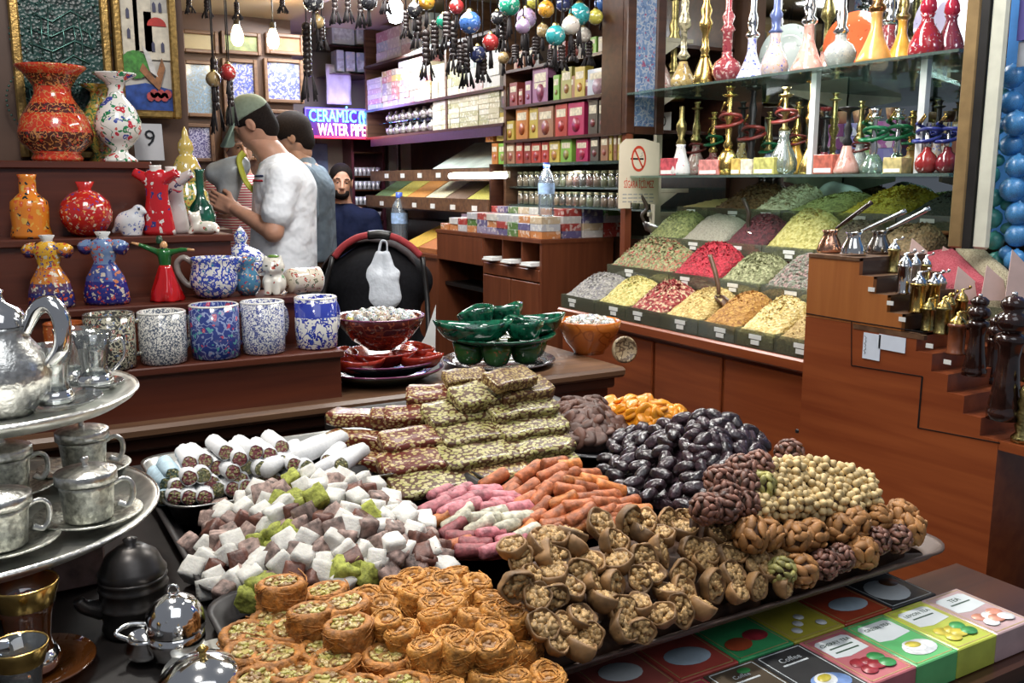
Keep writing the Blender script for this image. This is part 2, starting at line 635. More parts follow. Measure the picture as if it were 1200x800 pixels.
HAIR = M('dark hair', (.012, .008, .007), .8, 0, .5, 150, .5, 220, spec=.12)
# ---------------------------------------------------------------- camera, light
cam = bpy.data.cameras.new('camera'); cam.lens = 36 * FPX / 1200; cam.sensor_width = 36; cam.clip_start = .02
co_ = bpy.data.objects.new('camera', cam); C.objects.link(co_)
co_.location = CAM; co_.rotation_euler = FW.to_track_quat('-Z', 'Y').to_euler()
SC.camera = co_
SC.view_settings.view_transform = 'Standard'; SC.view_settings.look = 'None'
SC.view_settings.exposure = 0.1; SC.view_settings.gamma = 1; SC.view_settings.use_curve_mapping = False
SC.cycles.max_bounces = 7; SC.cycles.transparent_max_bounces = 14; SC.cycles.glossy_bounces = 4
SC.cycles.caustics_reflective = False; SC.cycles.caustics_refractive = False
SC.cycles.sample_clamp_indirect = 6
w = bpy.data.worlds.new('hall daylight'); SC.world = w; w.use_nodes = True
bg = w.node_tree.nodes['Background']; bg.inputs[0].default_value = (.80, .86, 1.0, 1); bg.inputs[1].default_value = .20


def lamp(name, kind, loc, energy, col=(1, 1, 1), size=.2, look=None, spot=None, size_y=None):
 l = bpy.data.lights.new(name, kind); l.energy = energy; l.color = col
 if kind == 'AREA':
  l.size = size
  if size_y: l.shape = 'RECTANGLE'; l.size_y = size_y
 else: l.shadow_soft_size = size
 if spot: l.spot_size = radians(spot); l.spot_blend = .5
 o = bpy.data.objects.new(name, l); C.objects.link(o); o.location = loc
 if look is not None: o.rotation_euler = (Vector(look) - Vector(loc)).to_track_quat('-Z', 'Y').to_euler()
 return o


lamp('stall_spot', 'SPOT', (.10, 1.75, 2.35), 50, (1, .97, .90), .05, (.55, 1.1, .95), 80)
lamp('stall_spot_front', 'SPOT', (-.15, .75, 2.45), 30, (1, .98, .94), .08, (.45, 1.1, .95), 70)
lamp('hall_skylight', 'AREA', (.2, -1.0, 3.9), 26, (.88, .93, 1), 2.2, (.9, 1.6, .9))
lamp('stall_spot_right', 'SPOT', (.95, 1.05, 2.35), 58, (1, .98, .94), .05, (.90, .66, .9), 62)
lamp('ball_fill_lamp', 'POINT', (2.25, .95, 2.0), 7, (.9, .97, 1), .1)  # unseen fill lamp added to brighten the hanging glass balls
lamp('shelf_fill_light', 'AREA', (2.35, 2.2, 1.735), 3.5, (.95, .98, 1), .05, (2.45, 2.2, 1.0), size_y=1.0)  # unseen fill added under the upper shelf to brighten the lower pipes
lamp('shop_lamp_near', 'AREA', (1.45, 3.3, 2.4), 34, (1, .98, .94), .5, (1.45, 3.3, 0), size_y=1.2)
lamp('shop_lamp_far', 'AREA', (1.9, 5.3, 2.3), 46, (.90, .96, 1), .5, (1.6, 5.2, 0), size_y=1.2)
lamp('counter_lamp', 'AREA', (1.80, 1.9, 2.4), 31, (1, .98, .93), .25, (2.2, 2.1, 1.0), size_y=1.6)
lamp('shelf_lamp', 'AREA', (.15, 1.5, 2.35), 9, (1, .95, .88), .3, (.3, 2.3, 1.2))

# ---------------------------------------------------------------- room shell
FLOOR = M('stone floor', (.10, .09, .08), .35, 0, .25, 6)
WALLM = M('brown panelled wall', (.10, .05, .03), .5, 0, .2, 8)
WALLC = M('shop plaster', (.35, .30, .26), .6, 0, .1, 6)
CEIL = M('glossy cream ceiling', (.62, .52, .34), .12, 0, .06, 3)
b = MB(); b.box(-2, 4.2, -1.2, 7.2, -.06, 0); struct('floor', b, FLOOR)
b = MB(); b.box(-.9, 3.0, 2.3, 6.8, 2.46, 2.52); b.box(-.9, 1.72, 4.3, 5.62, 2.36, 2.4); struct('ceiling', b, CEIL)
b = MB(); b.box(1.72, 3.0, 6.7, 6.8, 0, 2.46); struct('wall_back', b, WALLC)
b = MB(); b.box(-.9, 1.72, 5.62, 5.7, 0, 2.46); b.box(1.66, 1.72, 5.7, 6.8, 0, 2.46); struct('wall_back_left', b, WALLM)
b = MB(); b.box(2.92, 3.0, 1.30, 6.8, 0, 2.46); struct('wall_right', b, WALLM)
b = MB(); b.box(-.9, .53, 2.70, 2.76, 0, 2.46); struct('wall_left', b, WALLM)
# post that ends the glass display on the right
p0 = at(1150, 100, 'x', 2.2)
b = MB(); b.box(2.18, 2.2, 1.476, 1.515, 1.25, 2.46, b=.004); struct('trim_1', b, M('bronze frame', (.33, .22, .10), .35, .5, .2, 20))
b = MB(); b.box(2.182, 2.2, 1.453, 1.475, 1.25, 2.46); struct('trim_2', b, BLACK)
b = MB(); b.box(2.186, 2.2, 1.408, 1.452, 1.25, 2.46, b=.008); struct('trim_3', b, M('cream post', (.60, .60, .50), .4, 0, .1, 20))

# ---------------------------------------------------------------- wooden ledge and stepped display, left
z2 = at(250, 352, 'y', 2.19).z; z3 = at(200, 276, 'y', 2.33).z; z4 = at(100, 189, 'y', 2.45).z
z1 = 1.028
LEDGE_Z = .912
t = E('ledge_counter', 'long red brown wooden ledge behind the sweet trays carrying bowls and the stepped display', 'counter', (0, 2.3, 0))
def part(name, fn, mat, par, **k):
 mb = MB(); fn(mb); o = mb.build(name, mat, par)
 for a, v in k.items(): o[a] = v
 o.matrix_parent_inverse = Matrix.Translation(par.location).inverted()
 return o
part('ledge_top', lambda m: m.box(-.9, 1.53, 2.01, 2.42, LEDGE_Z - .028, LEDGE_Z, b=.008), EDGE, t)
part('front_panel', lambda m: m.box(-.9, 1.50, 2.06, 2.09, 0, LEDGE_Z - .028), WOOD, t)
part('moulding', lambda m: m.box(-.9, 1.51, 2.035, 2.06, LEDGE_Z - .06, LEDGE_Z - .028, b=.006), WOODD, t)
part('end_panel', lambda m: m.box(1.47, 1.50, 2.09, 2.40, 0, LEDGE_Z - .028), WOODV, t)
t = E('display_stand', 'stepped red brown wooden stand with ceramics on its four shelves', 'stand', (0, 2.4, LEDGE_Z))
x1 = at(402, 412, 'y', 2.06).x; x2 = at(352, 343, 'y', 2.19).x; x3 = at(273, 272, 'y', 2.33).x; x4 = at(177, 190, 'y', 2.45).x
for zz, ya, yb, xr, rz0 in ((z1, 2.05, 2.21, x1, LEDGE_Z), (z2, 2.18, 2.35, x2, z1), (z3, 2.32, 2.47, x3, z2), (z4, 2.44, 2.68, x4, z3)):
 part('shelf', lambda m: m.box(-.6, xr, ya, yb, zz - .018, zz, b=.003), WOOD, t)
 part('riser', lambda m: m.box(-.6, xr - .006, ya + .012, ya + .026, rz0, zz - .018), WOOD, t)
part('end_panel', lambda m: m.prism([(2.05 + .03, LEDGE_Z), (2.05 + .03, z1 - .02), (2.21, z1 - .02), (2.21, LEDGE_Z)], x1 - .02, x1 - .008, M=Matrix(((0, 0, 1, 0), (1, 0, 0, 0), (0, 1, 0, 0), (0, 0, 0, 1)))), WOODV, t)

# ---------------------------------------------------------------- wall art over the display
def frame_px(name, label, cat, quad, Y, fw, fm, pm, th=.02, group=None):
 """framed flat picture on the plane y = Y: quad = px left, top, right, bottom of the outer frame"""
 a = at(quad[0], quad[1], 'y', Y); c = at(quad[2], quad[3], 'y', Y)
 x0, x1_, zt, zb = a.x, c.x, a.z, c.z
 t = E(name, label, cat, ((x0 + x1_) / 2, Y, zb), 0, group)
 hw, H = (x1_ - x0) / 2, zt - zb
 m = MB()
 m.box(-hw, -hw + fw, -th, th, 0, H, b=.004); m.box(hw - fw, hw, -th, th, 0, H, b=.004)
 m.box(-hw + fw, hw - fw, -th, th, 0, fw, b=.004); m.box(-hw + fw, hw - fw, -th, th, H - fw, H, b=.004)
 m.build('picture_frame', fm, t)
 m = MB(); m.box(-hw + fw, hw - fw, -.004, th * .6, fw, H - fw); m.build('picture', pm, t)
 return t, hw, H

LEATHER = M('dark green tooled leather', (.008, .040, .034), .35, 0, .5, 60, .9, 110, vor=True)
GREENGOLD = M('green silver relief', (.10, .22, .19), .3, .7, .4, 80)
t, hw, H = frame_px('leather_panel', 'dark green tooled panel with raised calligraphy behind the red vase', 'picture', (4, -45, 139, 187), 2.67, .022, GOLDF, LEATHER)
def disc_dots(m, cx, cz, r, n, s, y=-.008):
 for i in range(n):
  a = 2 * pi * i / n
  m.ball((cx + r * cos(a), y, cz + r * sin(a)), s, 6, 4)
m = MB()
disc_dots(m, .0, H - .17, .115, 54, .0035); disc_dots(m, -.05, H - .33, .085, 44, .003); disc_dots(m, .07, H - .36, .07, 36, .003)
for cx, cz, r in ((.0, H - .17, .09), (-.05, H - .33, .06)):
 for k in range(9):
  x = cx - r + 2 * r * k / 8
  hh = sqrt(max(0, r * r - (x - cx) ** 2)) * R.uniform(.5, .95)
  m.tube([(x, -.006, cz - hh), (x + R.uniform(-.01, .01), -.009, cz), (x + R.uniform(-.006, .006), -.006, cz + hh)], .0022, 5)
 for k in range(4):
  z = cz - r * .6 + r * .4 * k
  hh = sqrt(max(0, r * r - (z - cz) ** 2)) * .85
  m.tube([(cx - hh, -.006, z), (cx - hh * .3, -.008, z - .018), (cx + hh * .4, -.008, z + .012), (cx + hh, -.006, z - .006)], .0026, 5)
for k in range(10):
 disc_dots(m, -hw + .05 + .03 * (k % 2), .05 + .035 * k, .02, 10, .0025)
m.build('calligraphy', GREENGOLD, t)

PAINT = M('painted sky and walls', (.50, .47, .42), .5, 0, .2, 30)
t, hw, H = frame_px('ship_painting', 'gilt framed painting of a sailing ship before a white castle', 'picture', (126, -40, 212, 140), 2.66, .020, GOLDF, PAINT)
iw = hw - .020
def flat(m, pts, mi=0, d=.0): m.prism([(x, z) for x, z in pts], .0065 + d, .0085 + d, mi, Matrix(((1, 0, 0, 0), (0, 0, -1, 0), (0, 1, 0, 0), (0, 0, 0, 1))))
def ellpts(cx, cz, a, bb, n=16, t0=0, t1=2 * pi): return [(cx + a * cos(t0 + (t1 - t0) * i / (n - 1)), cz + bb * sin(t0 + (t1 - t0) * i / (n - 1))) for i in range(n)]
b0 = .02
m = MB(); flat(m, [(-iw, b0), (iw, b0), (iw, b0 + .055), (-iw * .1, b0 + .07), (-iw, b0 + .06)])
m.build('painted_sea', M('painted deep blue sea', (.02, .06, .26), .4, 0, .4, 60), t)
m = MB()
for cx, wd, zb, zt in ((-iw * .62, .02, .16, .40), (-iw * .08, .022, .17, .34), (iw * .55, .034, .15, .27)): flat(m, [(cx - wd, zb), (cx + wd, zb), (cx + wd, zt), (cx - wd, zt)], 0, .002)
m.build('painted_towers', M('painted stone towers', (.62, .56, .44), .5, 0, .15, 60), t)
m = MB(); flat(m, [(-iw * .08 - .026, .34), (-iw * .08 + .026, .34), (-iw * .08, .385)], 0, .003); m.build('painted_red_roof', M('painted red roof', (.42, .03, .02), .4, 0, .2, 50), t); m = MB(); flat(m, ellpts(iw * .5, .235, .024, .022, 12, 0, pi), 0, .005)
m.build('painted_red_roof', M('painted red roof', (.42, .03, .02), .4, 0, .2, 50), t)
for cx, zb in ((-iw * .7, .20), (-iw * .7, .25), (iw * .42, .27), (iw * .68, .27), (iw * .3, .17), (iw * .7, .17)):
 m = MB(); flat(m, [(cx - .004, zb), (cx + .004, zb), (cx + .004, zb + .02), (cx, zb + .026), (cx - .004, zb + .02)], 0, .006); m.build('painted_window', M('painted dark windows', (.05, .05, .10), .5), t)
m = MB(); flat(m, ellpts(-iw * .5, .135, .036, .036), 0, .004); m.build('painted_tree', M('painted green tree', (.05, .22, .03), .5, 0, .5, 90), t)
m = MB(); flat(m, [(-iw * .35, .12), (iw * .45, .07), (iw * .75, .13), (iw * .62, .155), (iw * .3, .10), (-iw * .2, .14)], 0, .006); m.build('painted_hull', M('painted plank hull', (.26, .11, .04), .5, 0, .4, 80), t)
m = MB(); flat(m, [(-iw * .2, .185), (iw * .1, .165), (iw * .42, .105), (iw * .1, .118)], 0, .007); m.build('painted_sail', M('painted pale sail', (.55, .53, .50), .5, 0, .2, 60), t)
m = MB()
for k in range(6): flat(m, ellpts(iw * (.05 + .15 * k), .055 + .008 * (k % 2), .010, .012, 10), 0, .006)
m.build('painted_flowers', M('painted red flowers', (.35, .05, .05), .5, 0, .5, 120), t)
# ---------------------------------------------------------------- ceramics on the stepped display
def lpx(name, px, py, Y, z, prof, mat, label=None, cat=None, n=28, sy=1, group=None, parent=None, wob=None, rz=0, ax='y'):
 """turned piece: prof = (half width px, height px above the base); stands where (px, py) falls on the plane y = Y"""
 p = at(px, py, ax, Y)
 s = m_per_px(p)
 pos = Vector((p.x, p.y, (z if z is not None else p.z) + .0006))
 m = MB(); m.lathe([(q[0] * s, q[1] * s, *q[2:]) for q in prof], n, sy=sy, wob=wob)
 o = m.build(name, mat, parent, pos, (0, 0, rz))
 if label: tag(o, label, cat, group)
 return o, pos, s


CW = (.80, .78, .72)
POT_RED = Mpat('red carved glaze', (.62, .045, .015), [(.62, .045, .015), (.62, .045, .015), (.50, .20, .06), (.30, .02, .01)], 95, .50, (.62, .26, .08), 80, .03,
               bands=[(0, (.62, .045, .015)), (.1, (.07, .02, .015)), (.3, (.62, .045, .015)), (.5, (.08, .02, .02)), (.6, (.62, .045, .015)), (.78, (.10, .03, .015)), (.9, (.60, .05, .02))])
POT_WHT = Mpat('white glaze with tulips', CW, [(.55, .03, .05), (.02, .22, .08), (.05, .08, .35), (.02, .22, .08), (.60, .10, .08)], 48, .56, (.05, .20, .12), 40, .015)
POT_ORG = Mpat('orange glaze with black leaves', (.72, .22, .02), [(.02, .03, .03), (.65, .10, .02), (.72, .40, .06)], 70, .56)
POT_POM = Mpat('crimson glaze with dots', (.48, .015, .012), [(.75, .35, .10), (.10, .05, .25), (.75, .60, .45), (.48, .015, .012), (.60, .10, .04)], 110, .56)
POT_YEL = Mpat('yellow glaze with flowers', (.78, .42, .03), [(.60, .06, .03), (.05, .06, .25), (.75, .70, .55), (.50, .12, .02)], 100, .58, bands=[(0, (.02, .025, .16)), (.22, (.10, .05, .12)), (.36, (.62, .22, .03)), (.6, (.78, .42, .03))])
POT_BLU = Mpat('blue glaze with flowers', (.16, .26, .46), [(.62, .20, .08), (.65, .60, .50), (.50, .05, .06), (.03, .05, .25)], 100, .58, bands=[(0, (.02, .02, .20)), (.35, (.06, .09, .30)), (.6, (.18, .28, .48))])
POT_BW = Mpat('white glaze with cobalt leaves', CW, [(.04, .06, .42), (.06, .12, .50), (.03, .20, .40)], 95, .52, (.04, .07, .42), 75, .06)
POT_FIL = Mpat('white glaze with fine scrollwork', (.74, .72, .66), [(.10, .11, .14), (.74, .72, .66)], 330, .44, (.10, .12, .16), 170, .07, bmp=.05)
POT_NAVY = Mpat('navy glaze with carnations', (.03, .05, .22), [(.45, .06, .12), (.30, .36, .55), (.10, .35, .35), (.03, .05, .22)], 75, .56, (.25, .30, .50), 62, .035)
POT_DRK = Mpat('dark glaze with leaves', (.05, .05, .045), [(.50, .46, .34), (.30, .08, .05), (.10, .16, .30), (.35, .34, .22)], 130, .54, (.45, .42, .30), 105, .06)
POT_GRN = M('deep green glaze', (.008, .075, .045), .06, 0, .7, 30, coat=.8)
POT_YG = Mpat('yellow green jar glaze', (.62, .46, .10), [(.55, .12, .05), (.06, .20, .08), (.70, .62, .45)], 80, .54, (.10, .25, .08), 60, .04)
POT_TUL = Mpat('red glaze with white tulips', (.52, .012, .018), [(.78, .74, .70), (.52, .012, .018), (.52, .012, .018), (.03, .04, .2)], 55, .52)
POT_CAT = Mpat('white figurine glaze', (.78, .74, .64), [(.45, .08, .05), (.10, .25, .10), (.78, .74, .64), (.78, .74, .64)], 70, .48)
POT_BIRD = Mpat('white figurine glaze with blue', (.72, .73, .74), [(.05, .09, .40), (.72, .73, .74), (.20, .28, .50)], 110, .52)
POT_BEAD = Mpat('rust glaze with gold beads', (.38, .08, .012), [(.70, .42, .12), (.38, .08, .012)], 160, .42)
POT_TEAL = Mpat('turquoise vase glaze', (.06, .20, .32), [(.65, .25, .08), (.05, .06, .30), (.60, .60, .55), (.40, .06, .06)], 100, .54)

lpx('vase', 68, 187, 2.54, z4, [(0, 0), (27, 0), (28, 4), (25, 9), (39, 22), (41, 32), (37, 47), (31, 58), (24, 68), (20, 76), (20, 84), (25, 92), (30, 99), (38, 106), (37.5, 108), (29, 100), (18, 84), (0, 80)], POT_RED,
 'large red carved vase with flared rim, widest pot on the top shelf', 'vase')
lpx('vase', 141, 187, 2.53, z4, [(0, 0), (20, 0), (19, 3), (10, 10), (9, 14), (20, 24), (26, 36), (26, 46), (20, 62), (10, 74), (8, 82), (11, 90), (24, 99), (24, 100.5), (10, 92), (0, 88)], POT_WHT,
 'white vase with painted tulips standing right of the red vase', 'vase')
lpx('vase', 121, 187, 2.63, z4, [(0, 0), (18, 0), (9, 10), (20, 26), (22, 42), (16, 60), (9, 72), (9, 80), (20, 87), (20, 88), (8, 80), (0, 76)], POT_YG,
 'yellow green vase half hidden behind the white tulip vase', 'vase')
o, p, s = lpx('bottle', 37, 273, 2.39, z3, [(0, 0), (22, 0), (22.5, 4), (20, 14), (21, 34), (20, 42), (14, 48), (9.5, 52), (9, 68), (10.5, 73), (8, 73.5), (7, 66), (0, 64)], POT_ORG,
 'orange bottle with black leaves, leftmost on its shelf', 'bottle')
t = E('pomegranate_ornament', 'round crimson glazed pomegranate ornament with dots and a crown', 'ornament', (*at(103, 274, 'y', 2.39).xy, z3))
s = m_per_px(t.location)
m = MB(); m.lathe([(0, 0), (12 * s, 0), (21 * s, 6 * s), (28 * s, 18 * s), (29 * s, 28 * s), (26 * s, 40 * s), (17 * s, 49 * s), (9 * s, 53 * s), (0, 53 * s)], 26); m.build('fruit_body', POT_POM, t)
m = MB(); m.lathe([(8.5 * s, 51 * s), (7 * s, 55 * s), (10 * s, 63 * s), (9 * s, 63 * s), (5 * s, 54 * s)], 20, wob=lambda a, z, k: 1 + (.15 if k in (2, 3) else 0) * cos(5 * a)); m.build('crown', M('crimson glaze', (.5, .02, .015), .1, 0, .2, 20, coat=.5), t)


def sdf_obj(name, loc, s, lo, hi, h, prims, mat, label, cat, rz=0, clip0=True, subs=(), k=4, group=None):
 """small modelled figurine; prims in px units around its base"""
 f = SDF(lo, hi, h)
 for q in prims:
  f.add(f.cone(*q[1:]) if q[0] == 'c' else f.ell(*q[1:]), k)
 for q in subs: f.sub(f.cone(*q[1:]) if q[0] == 'c' else f.ell(*q[1:]), 1.5)
 if clip0: f.clip(2, 0)
 m = MB(); f.into(m, 0, Matrix.Scale(s, 4))
 o = m.build(name, mat, None, loc, (0, 0, rz))
 o.location.z += .0006
 return tag(o, label, cat, group) if label else o


def spot_part(par, name, pts, r, mat, s):
 m = MB()
 for q in pts: m.ball(tuple(a * s for a in q), tuple(a * s for a in r) if isinstance(r, tuple) else r * s, 8, 5)
 return m.build(name, mat, par)


INK = M('black glaze', (.01, .01, .012), .15)
vr = -radians(30)      # a piece turned to look at the street
# bird, facing the street and right
p = at(155, 273, 'y', 2.37); p.z = z3; s = m_per_px(p)
o = sdf_obj('bird_figurine', p, s, (-26, -20, -2), (26, 20, 44), 1.3, [('e', (-2, 0, 15), (17, 12, 14)), ('c', (4, 0, 22), (9, 0, 29), 9, 7), ('c', (-12, 0, 10), (-21, 0, 5), 7, 3), ('c', (15, 0, 28), (19, 0, 26), 2.6, .8), ('c', (0, 0, 4), (0, 0, 0), 11, 11)], POT_BIRD,
   'white ceramic bird figurine with blue feathers beside the red kaftan vase', 'figurine', vr)
spot_part(o, 'eye', [(12, -6, 31), (12, 6, 31)], 1.6, INK, s)
# red kaftan vase and the dark one behind it
for px, Y, mat, lab, k in ((187, 2.37, POT_TUL, 'red kaftan shaped vase with white tulips and an open neck', 1.0), (205, 2.42, Mpat('striped kaftan glaze', (.55, .50, .48), [(.45, .03, .05), (.05, .05, .12), (.6, .6, .6)], 50, .5), 'pale kaftan shaped vase with red and black stripes behind the red one', .96)):
 p = at(px, 273, 'y', Y); p.z = z3; s = m_per_px(p) * k
 t = E('kaftan_vase', lab, 'vase', p, vr)
 m = MB(); m.lathe([(0, 0), (19, 0), (19, 5), (16, 25), (13, 42), (13, 52), (15, 62), (14, 70), (9, 75), (0, 76)], 24, M=T(s=(s, s * .62, s))); m.build('kaftan', mat, t)
 m = MB()
 for sg in (-1, 1): m.lathe([(8, 0), (6.5, 8), (5.5, 16), (5.5, 19), (4, 19), (4, 10)], 16, M=T(sg * 8 * s, 0, 63 * s, 0, sg * radians(62), 0, s))
 m.build('sleeve', mat, t)
 m = MB(); m.lathe([(7, 73), (6.5, 78), (7, 80), (5.5, 80), (5.5, 74)], 16, M=T(s=s)); m.build('neck_rim', M('white glaze', CW, .12, 0, .05, 20, coat=.5), t)
# tall lidded jar, green bottle
t = E('lidded_jar', 'yellow green lidded jar with a tall pointed finial behind the green bottle', 'jar', (*at(223, 268, 'y', 2.60).xy, z3))
s = m_per_px(t.location)
m = MB(); m.box(-.12, .10, -.05, .06, -.02, 0); m.build('stand_board', WOODD, t)
m = MB(); m.lathe([(0, 0), (14, 0), (20, 10), (24, 26), (22, 42), (15, 52), (15, 56), (0, 56)], 26, M=T(s=s)); m.build('jar_body', POT_YG, t)
m = MB(); m.lathe([(16, 56), (17, 60), (16, 70), (11, 82), (7, 86), (9, 92), (8, 99), (4, 105), (3, 112), (0, 118)], 24, M=T(s=s)); m.build('lid', Mpat('lid glaze', (.55, .40, .10), [(.08, .25, .08), (.6, .55, .4)], 60, .42), t)
lpx('bottle', 237, 266, 2.46, z3, [(0, 0), (9, 0), (15, 8), (16, 18), (12, 30), (6, 38), (4.5, 44), (4.5, 68), (6.5, 72), (5, 72), (3, 62), (0, 60)], POT_GRN, 'deep green slender necked bottle behind the white cat', 'bottle')
# white cat
p = at(237, 272, 'y', 2.36); p.z = z3; s = m_per_px(p)
o = sdf_obj('cat_figurine', p, s, (-22, -16, -2), (26, 16, 32), 1.1, [('e', (6, 0, 7), (14, 8, 8)), ('c', (-6, 0, 7), (-7, 0, 14), 7, 6), ('e', (-8, 0, 19), (7, 7, 6.4)), ('c', (-12, -4, 24), (-13, -4.6, 27), 2.2, .8), ('c', (-5, 4, 24), (-4, 5, 27), 2.2, .8), ('c', (-11, -3, 5), (-12, -4, 1), 3, 3), ('c', (-8, 4, 5), (-9, 4, 1), 3, 3), ('c', (17, 2, 5), (20, -6, 3), 3, 2)], POT_CAT,
   'small white cat figurine sitting at the right end of the third shelf', 'figurine', vr, k=2.5)
spot_part(o, 'eye', [(-11.5, -5.2, 20), (-14, 1.2, 20)], 1.1, INK, s)

# dresses
for px, pb, Y, mat, lab in ((61, 357, 2.25, POT_YEL, 'yellow dress shaped ceramic vase with a flowered navy skirt'), (126, 357, 2.25, POT_BLU, 'blue dress shaped ceramic vase with a flowered skirt')):
 p = at(px, pb - 2, 'y', Y); p.z = z2; s = m_per_px(p) * .98
 t = E('dress_vase', lab, 'vase', p, vr)
 m = MB(); m.lathe([(0, 0), (25, 0), (27, 4), (26, 16), (22, 32), (15, 44), (12, 50), (15, 60), (17, 68), (14, 74), (7, 78), (0, 79)], 30, M=T(s=(s, s * .72, s)), wob=lambda a, z, k: 1 + (.03 * cos(12 * a) if k < 5 else 0)); m.build('dress', mat, t)
 for sg in (-1, 1):
  m = MB(); m.lathe([(6, 0), (8.5, 6), (9, 12), (7.5, 17), (0, 16)], 16, M=T(sg * 11 * s, 0, 71 * s, 0, sg * radians(112), 0, s)); m.build('sleeve', mat, t)
 m = MB(); m.lathe([(7, 76), (6, 80), (9, 85), (8, 85.5), (4.5, 79)], 18, M=T(s=(s, s * .8, s)), wob=lambda a, z, k: 1 + .12 * cos(4 * a)); m.build('collar', Mpat('collar glaze', (.7, .7, .68), [(.02, .02, .02), (.7, .7, .68)], 150, .5), t)
# dervish
p = at(196, 350, 'y', 2.24); p.z = z2; s = m_per_px(p)
t = E('dervish_figurine', 'whirling dervish figurine in a red skirt and green jacket with arms spread', 'figurine', p, vr)
m = MB(); m.lathe([(0, 0), (18, 0), (19, 2), (16, 12), (11, 26), (8, 38), (6, 42), (0, 43)], 36, M=T(s=s), wob=lambda a, z, k: 1 + (.10 * cos(7 * a + z * 30) if 0 < k < 5 else 0)); m.build('skirt', M('scarlet glaze', (.52, .006, .008), .15, 0, .1, 20, coat=.5), t)
f = SDF((-34, -8, 36), (34, 8, 68), .9)
f.add(f.cone((0, 0, 40), (0, 0, 54), 6, 8), 2); f.add(f.cone((-6, 0, 56), (-20, -1, 62), 4, 2.6), 3); f.add(f.cone((6, 0, 56), (20, -1, 59), 4, 2.6), 3); f.add(f.cone((-20, -1, 62), (-27, -2, 65), 2.6, 2.2), 2); f.add(f.cone((20, -1, 59), (27, -2, 59.5), 2.6, 2.2), 2)
m = MB(); f.into(m, 0, Matrix.Scale(s, 4)); m.build('jacket', M('green glaze', (.015, .13, .025), .2, 0, .2, 20, coat=.4), t)
m = MB(); m.ball((0, -.5 * s, 64 * s), (4.4 * s, 4.4 * s, 5.4 * s), 12, 8); m.tube([(-27 * s, -2 * s, 65 * s), (-36 * s, -3 * s, 67.5 * s)], [2 * s, 1.3 * s], 7); m.tube([(27 * s, -2 * s, 59.5 * s), (36 * s, -3 * s, 59 * s)], [2 * s, 1.3 * s], 7); m.ball((0, -4.4 * s, 63.5 * s), 1.1 * s, 6, 4); m.build('face_and_hands', M('glazed flesh', (.68, .36, .16), .2, 0, .05, 20), t)
m = MB(); m.lathe([(4.2, 67), (4.0, 70), (3.0, 75), (0, 76)], 12, M=T(-.6 * s, 0, 0, 0, -.06, 0, s)); m.build('felt_hat', M('dark green hat glaze', (.01, .05, .02), .3), t)
m = MB(); m.ball((0, -2.2 * s, 60.5 * s), (3 * s, 3 * s, 2.6 * s), 8, 5); m.build('beard', INK, t)

# jug
p = at(252, 346, 'y', 2.25); p.z = z2; s = m_per_px(p)
t = E('jug', 'squat white jug with cobalt leaves and a grey handle on its left', 'jug', p, vr)
m = MB(); m.lathe([(0, 0), (17, 0), (22, 5), (27, 16), (27, 24), (25, 34), (24, 42), (26, 46), (25, 47), (22, 40), (23, 26), (0, 6)], 30, M=T(s=s)); m.build('jug_body', POT_BW, t)
m = MB(); m.tube([(-24 * s, 0, 40 * s), (-34 * s, 0, 46 * s), (-42 * s, 0, 40 * s), (-41 * s, 0, 28 * s), (-33 * s, 0, 16 * s), (-25 * s, 0, 12 * s)], 3.6 * s, 10); m.build('handle', M('grey crackle glaze', (.33, .29, .26), .2, 0, .2, 40, coat=.4), t)
m = MB(); m.tube([(22 * s, 0, 34 * s), (28 * s, 0, 42 * s), (31 * s, 0, 46 * s)], [6 * s, 5 * s, 4 * s], 10); m.build('spout', POT_BW, t)
lpx('vase', 291, 345, 2.25, z2, [(0, 0), (9, 0), (14, 8), (15, 16), (12, 26), (8, 32), (8, 36), (12, 44), (11, 44), (6, 34), (0, 30)], POT_TEAL, 'small turquoise flowered vase between the white jug and the white cat', 'vase')
t = E('lidded_tureen', 'white tureen with cobalt scrolls and a pointed lid behind the jug', 'tureen', (*at(284, 322, 'y', 2.42).xy, z2))
s = m_per_px(t.location)
m = MB(); m.box(-.05, .05, -.03, .03, 0, .03); m.build('foot_block', WOODD, t)
m = MB(); m.lathe([(0, .03 / s), (16, .03 / s), (25, 18), (29, 28), (28, 32), (0, 32)], 28, M=T(s=s)); m.build('tureen_body', POT_BW, t)
m = MB(); m.lathe([(29, 32), (28, 36), (20, 43), (9, 48), (6, 52), (9, 58), (6, 64), (0, 72)], 28, M=T(s=s)); m.build('lid', POT_BW, t)
# owl-like cat at the end of the shelf
p = at(322, 343, 'y', 2.24); p.z = z2; s = m_per_px(p)
o = sdf_obj('cat_figurine', p, s, (-20, -18, -2), (20, 18, 52), 1.2, [('e', (0, 0, 13), (14, 11, 15)), ('e', (0, -2, 32), (13, 11, 11)), ('c', (-8, -2, 40), (-9, -2, 45), 3, 1), ('c', (8, -2, 40), (9, -2, 45), 3, 1), ('c', (-6, -9, 14), (-5, -11, 2), 4, 4), ('c', (6, -9, 14), (5, -11, 2), 4, 4), ('c', (0, -11, 30), (0, -13, 29), 4, 3)], POT_CAT,
   'plump white smiling cat figurine with flowers at the end of the second shelf', 'figurine', vr, k=3)
spot_part(o, 'eye', [(-5, -12, 34), (5, -12, 34)], (2.2, 1, .8), INK, s)
m = MB(); m.ball((0, 0, 44 * s), (7 * s, 5 * s, 2 * s), 8, 5, M=T(0, 0, 0)); m.build('leaf', M('leaf glaze', (.12, .25, .03), .3), o)
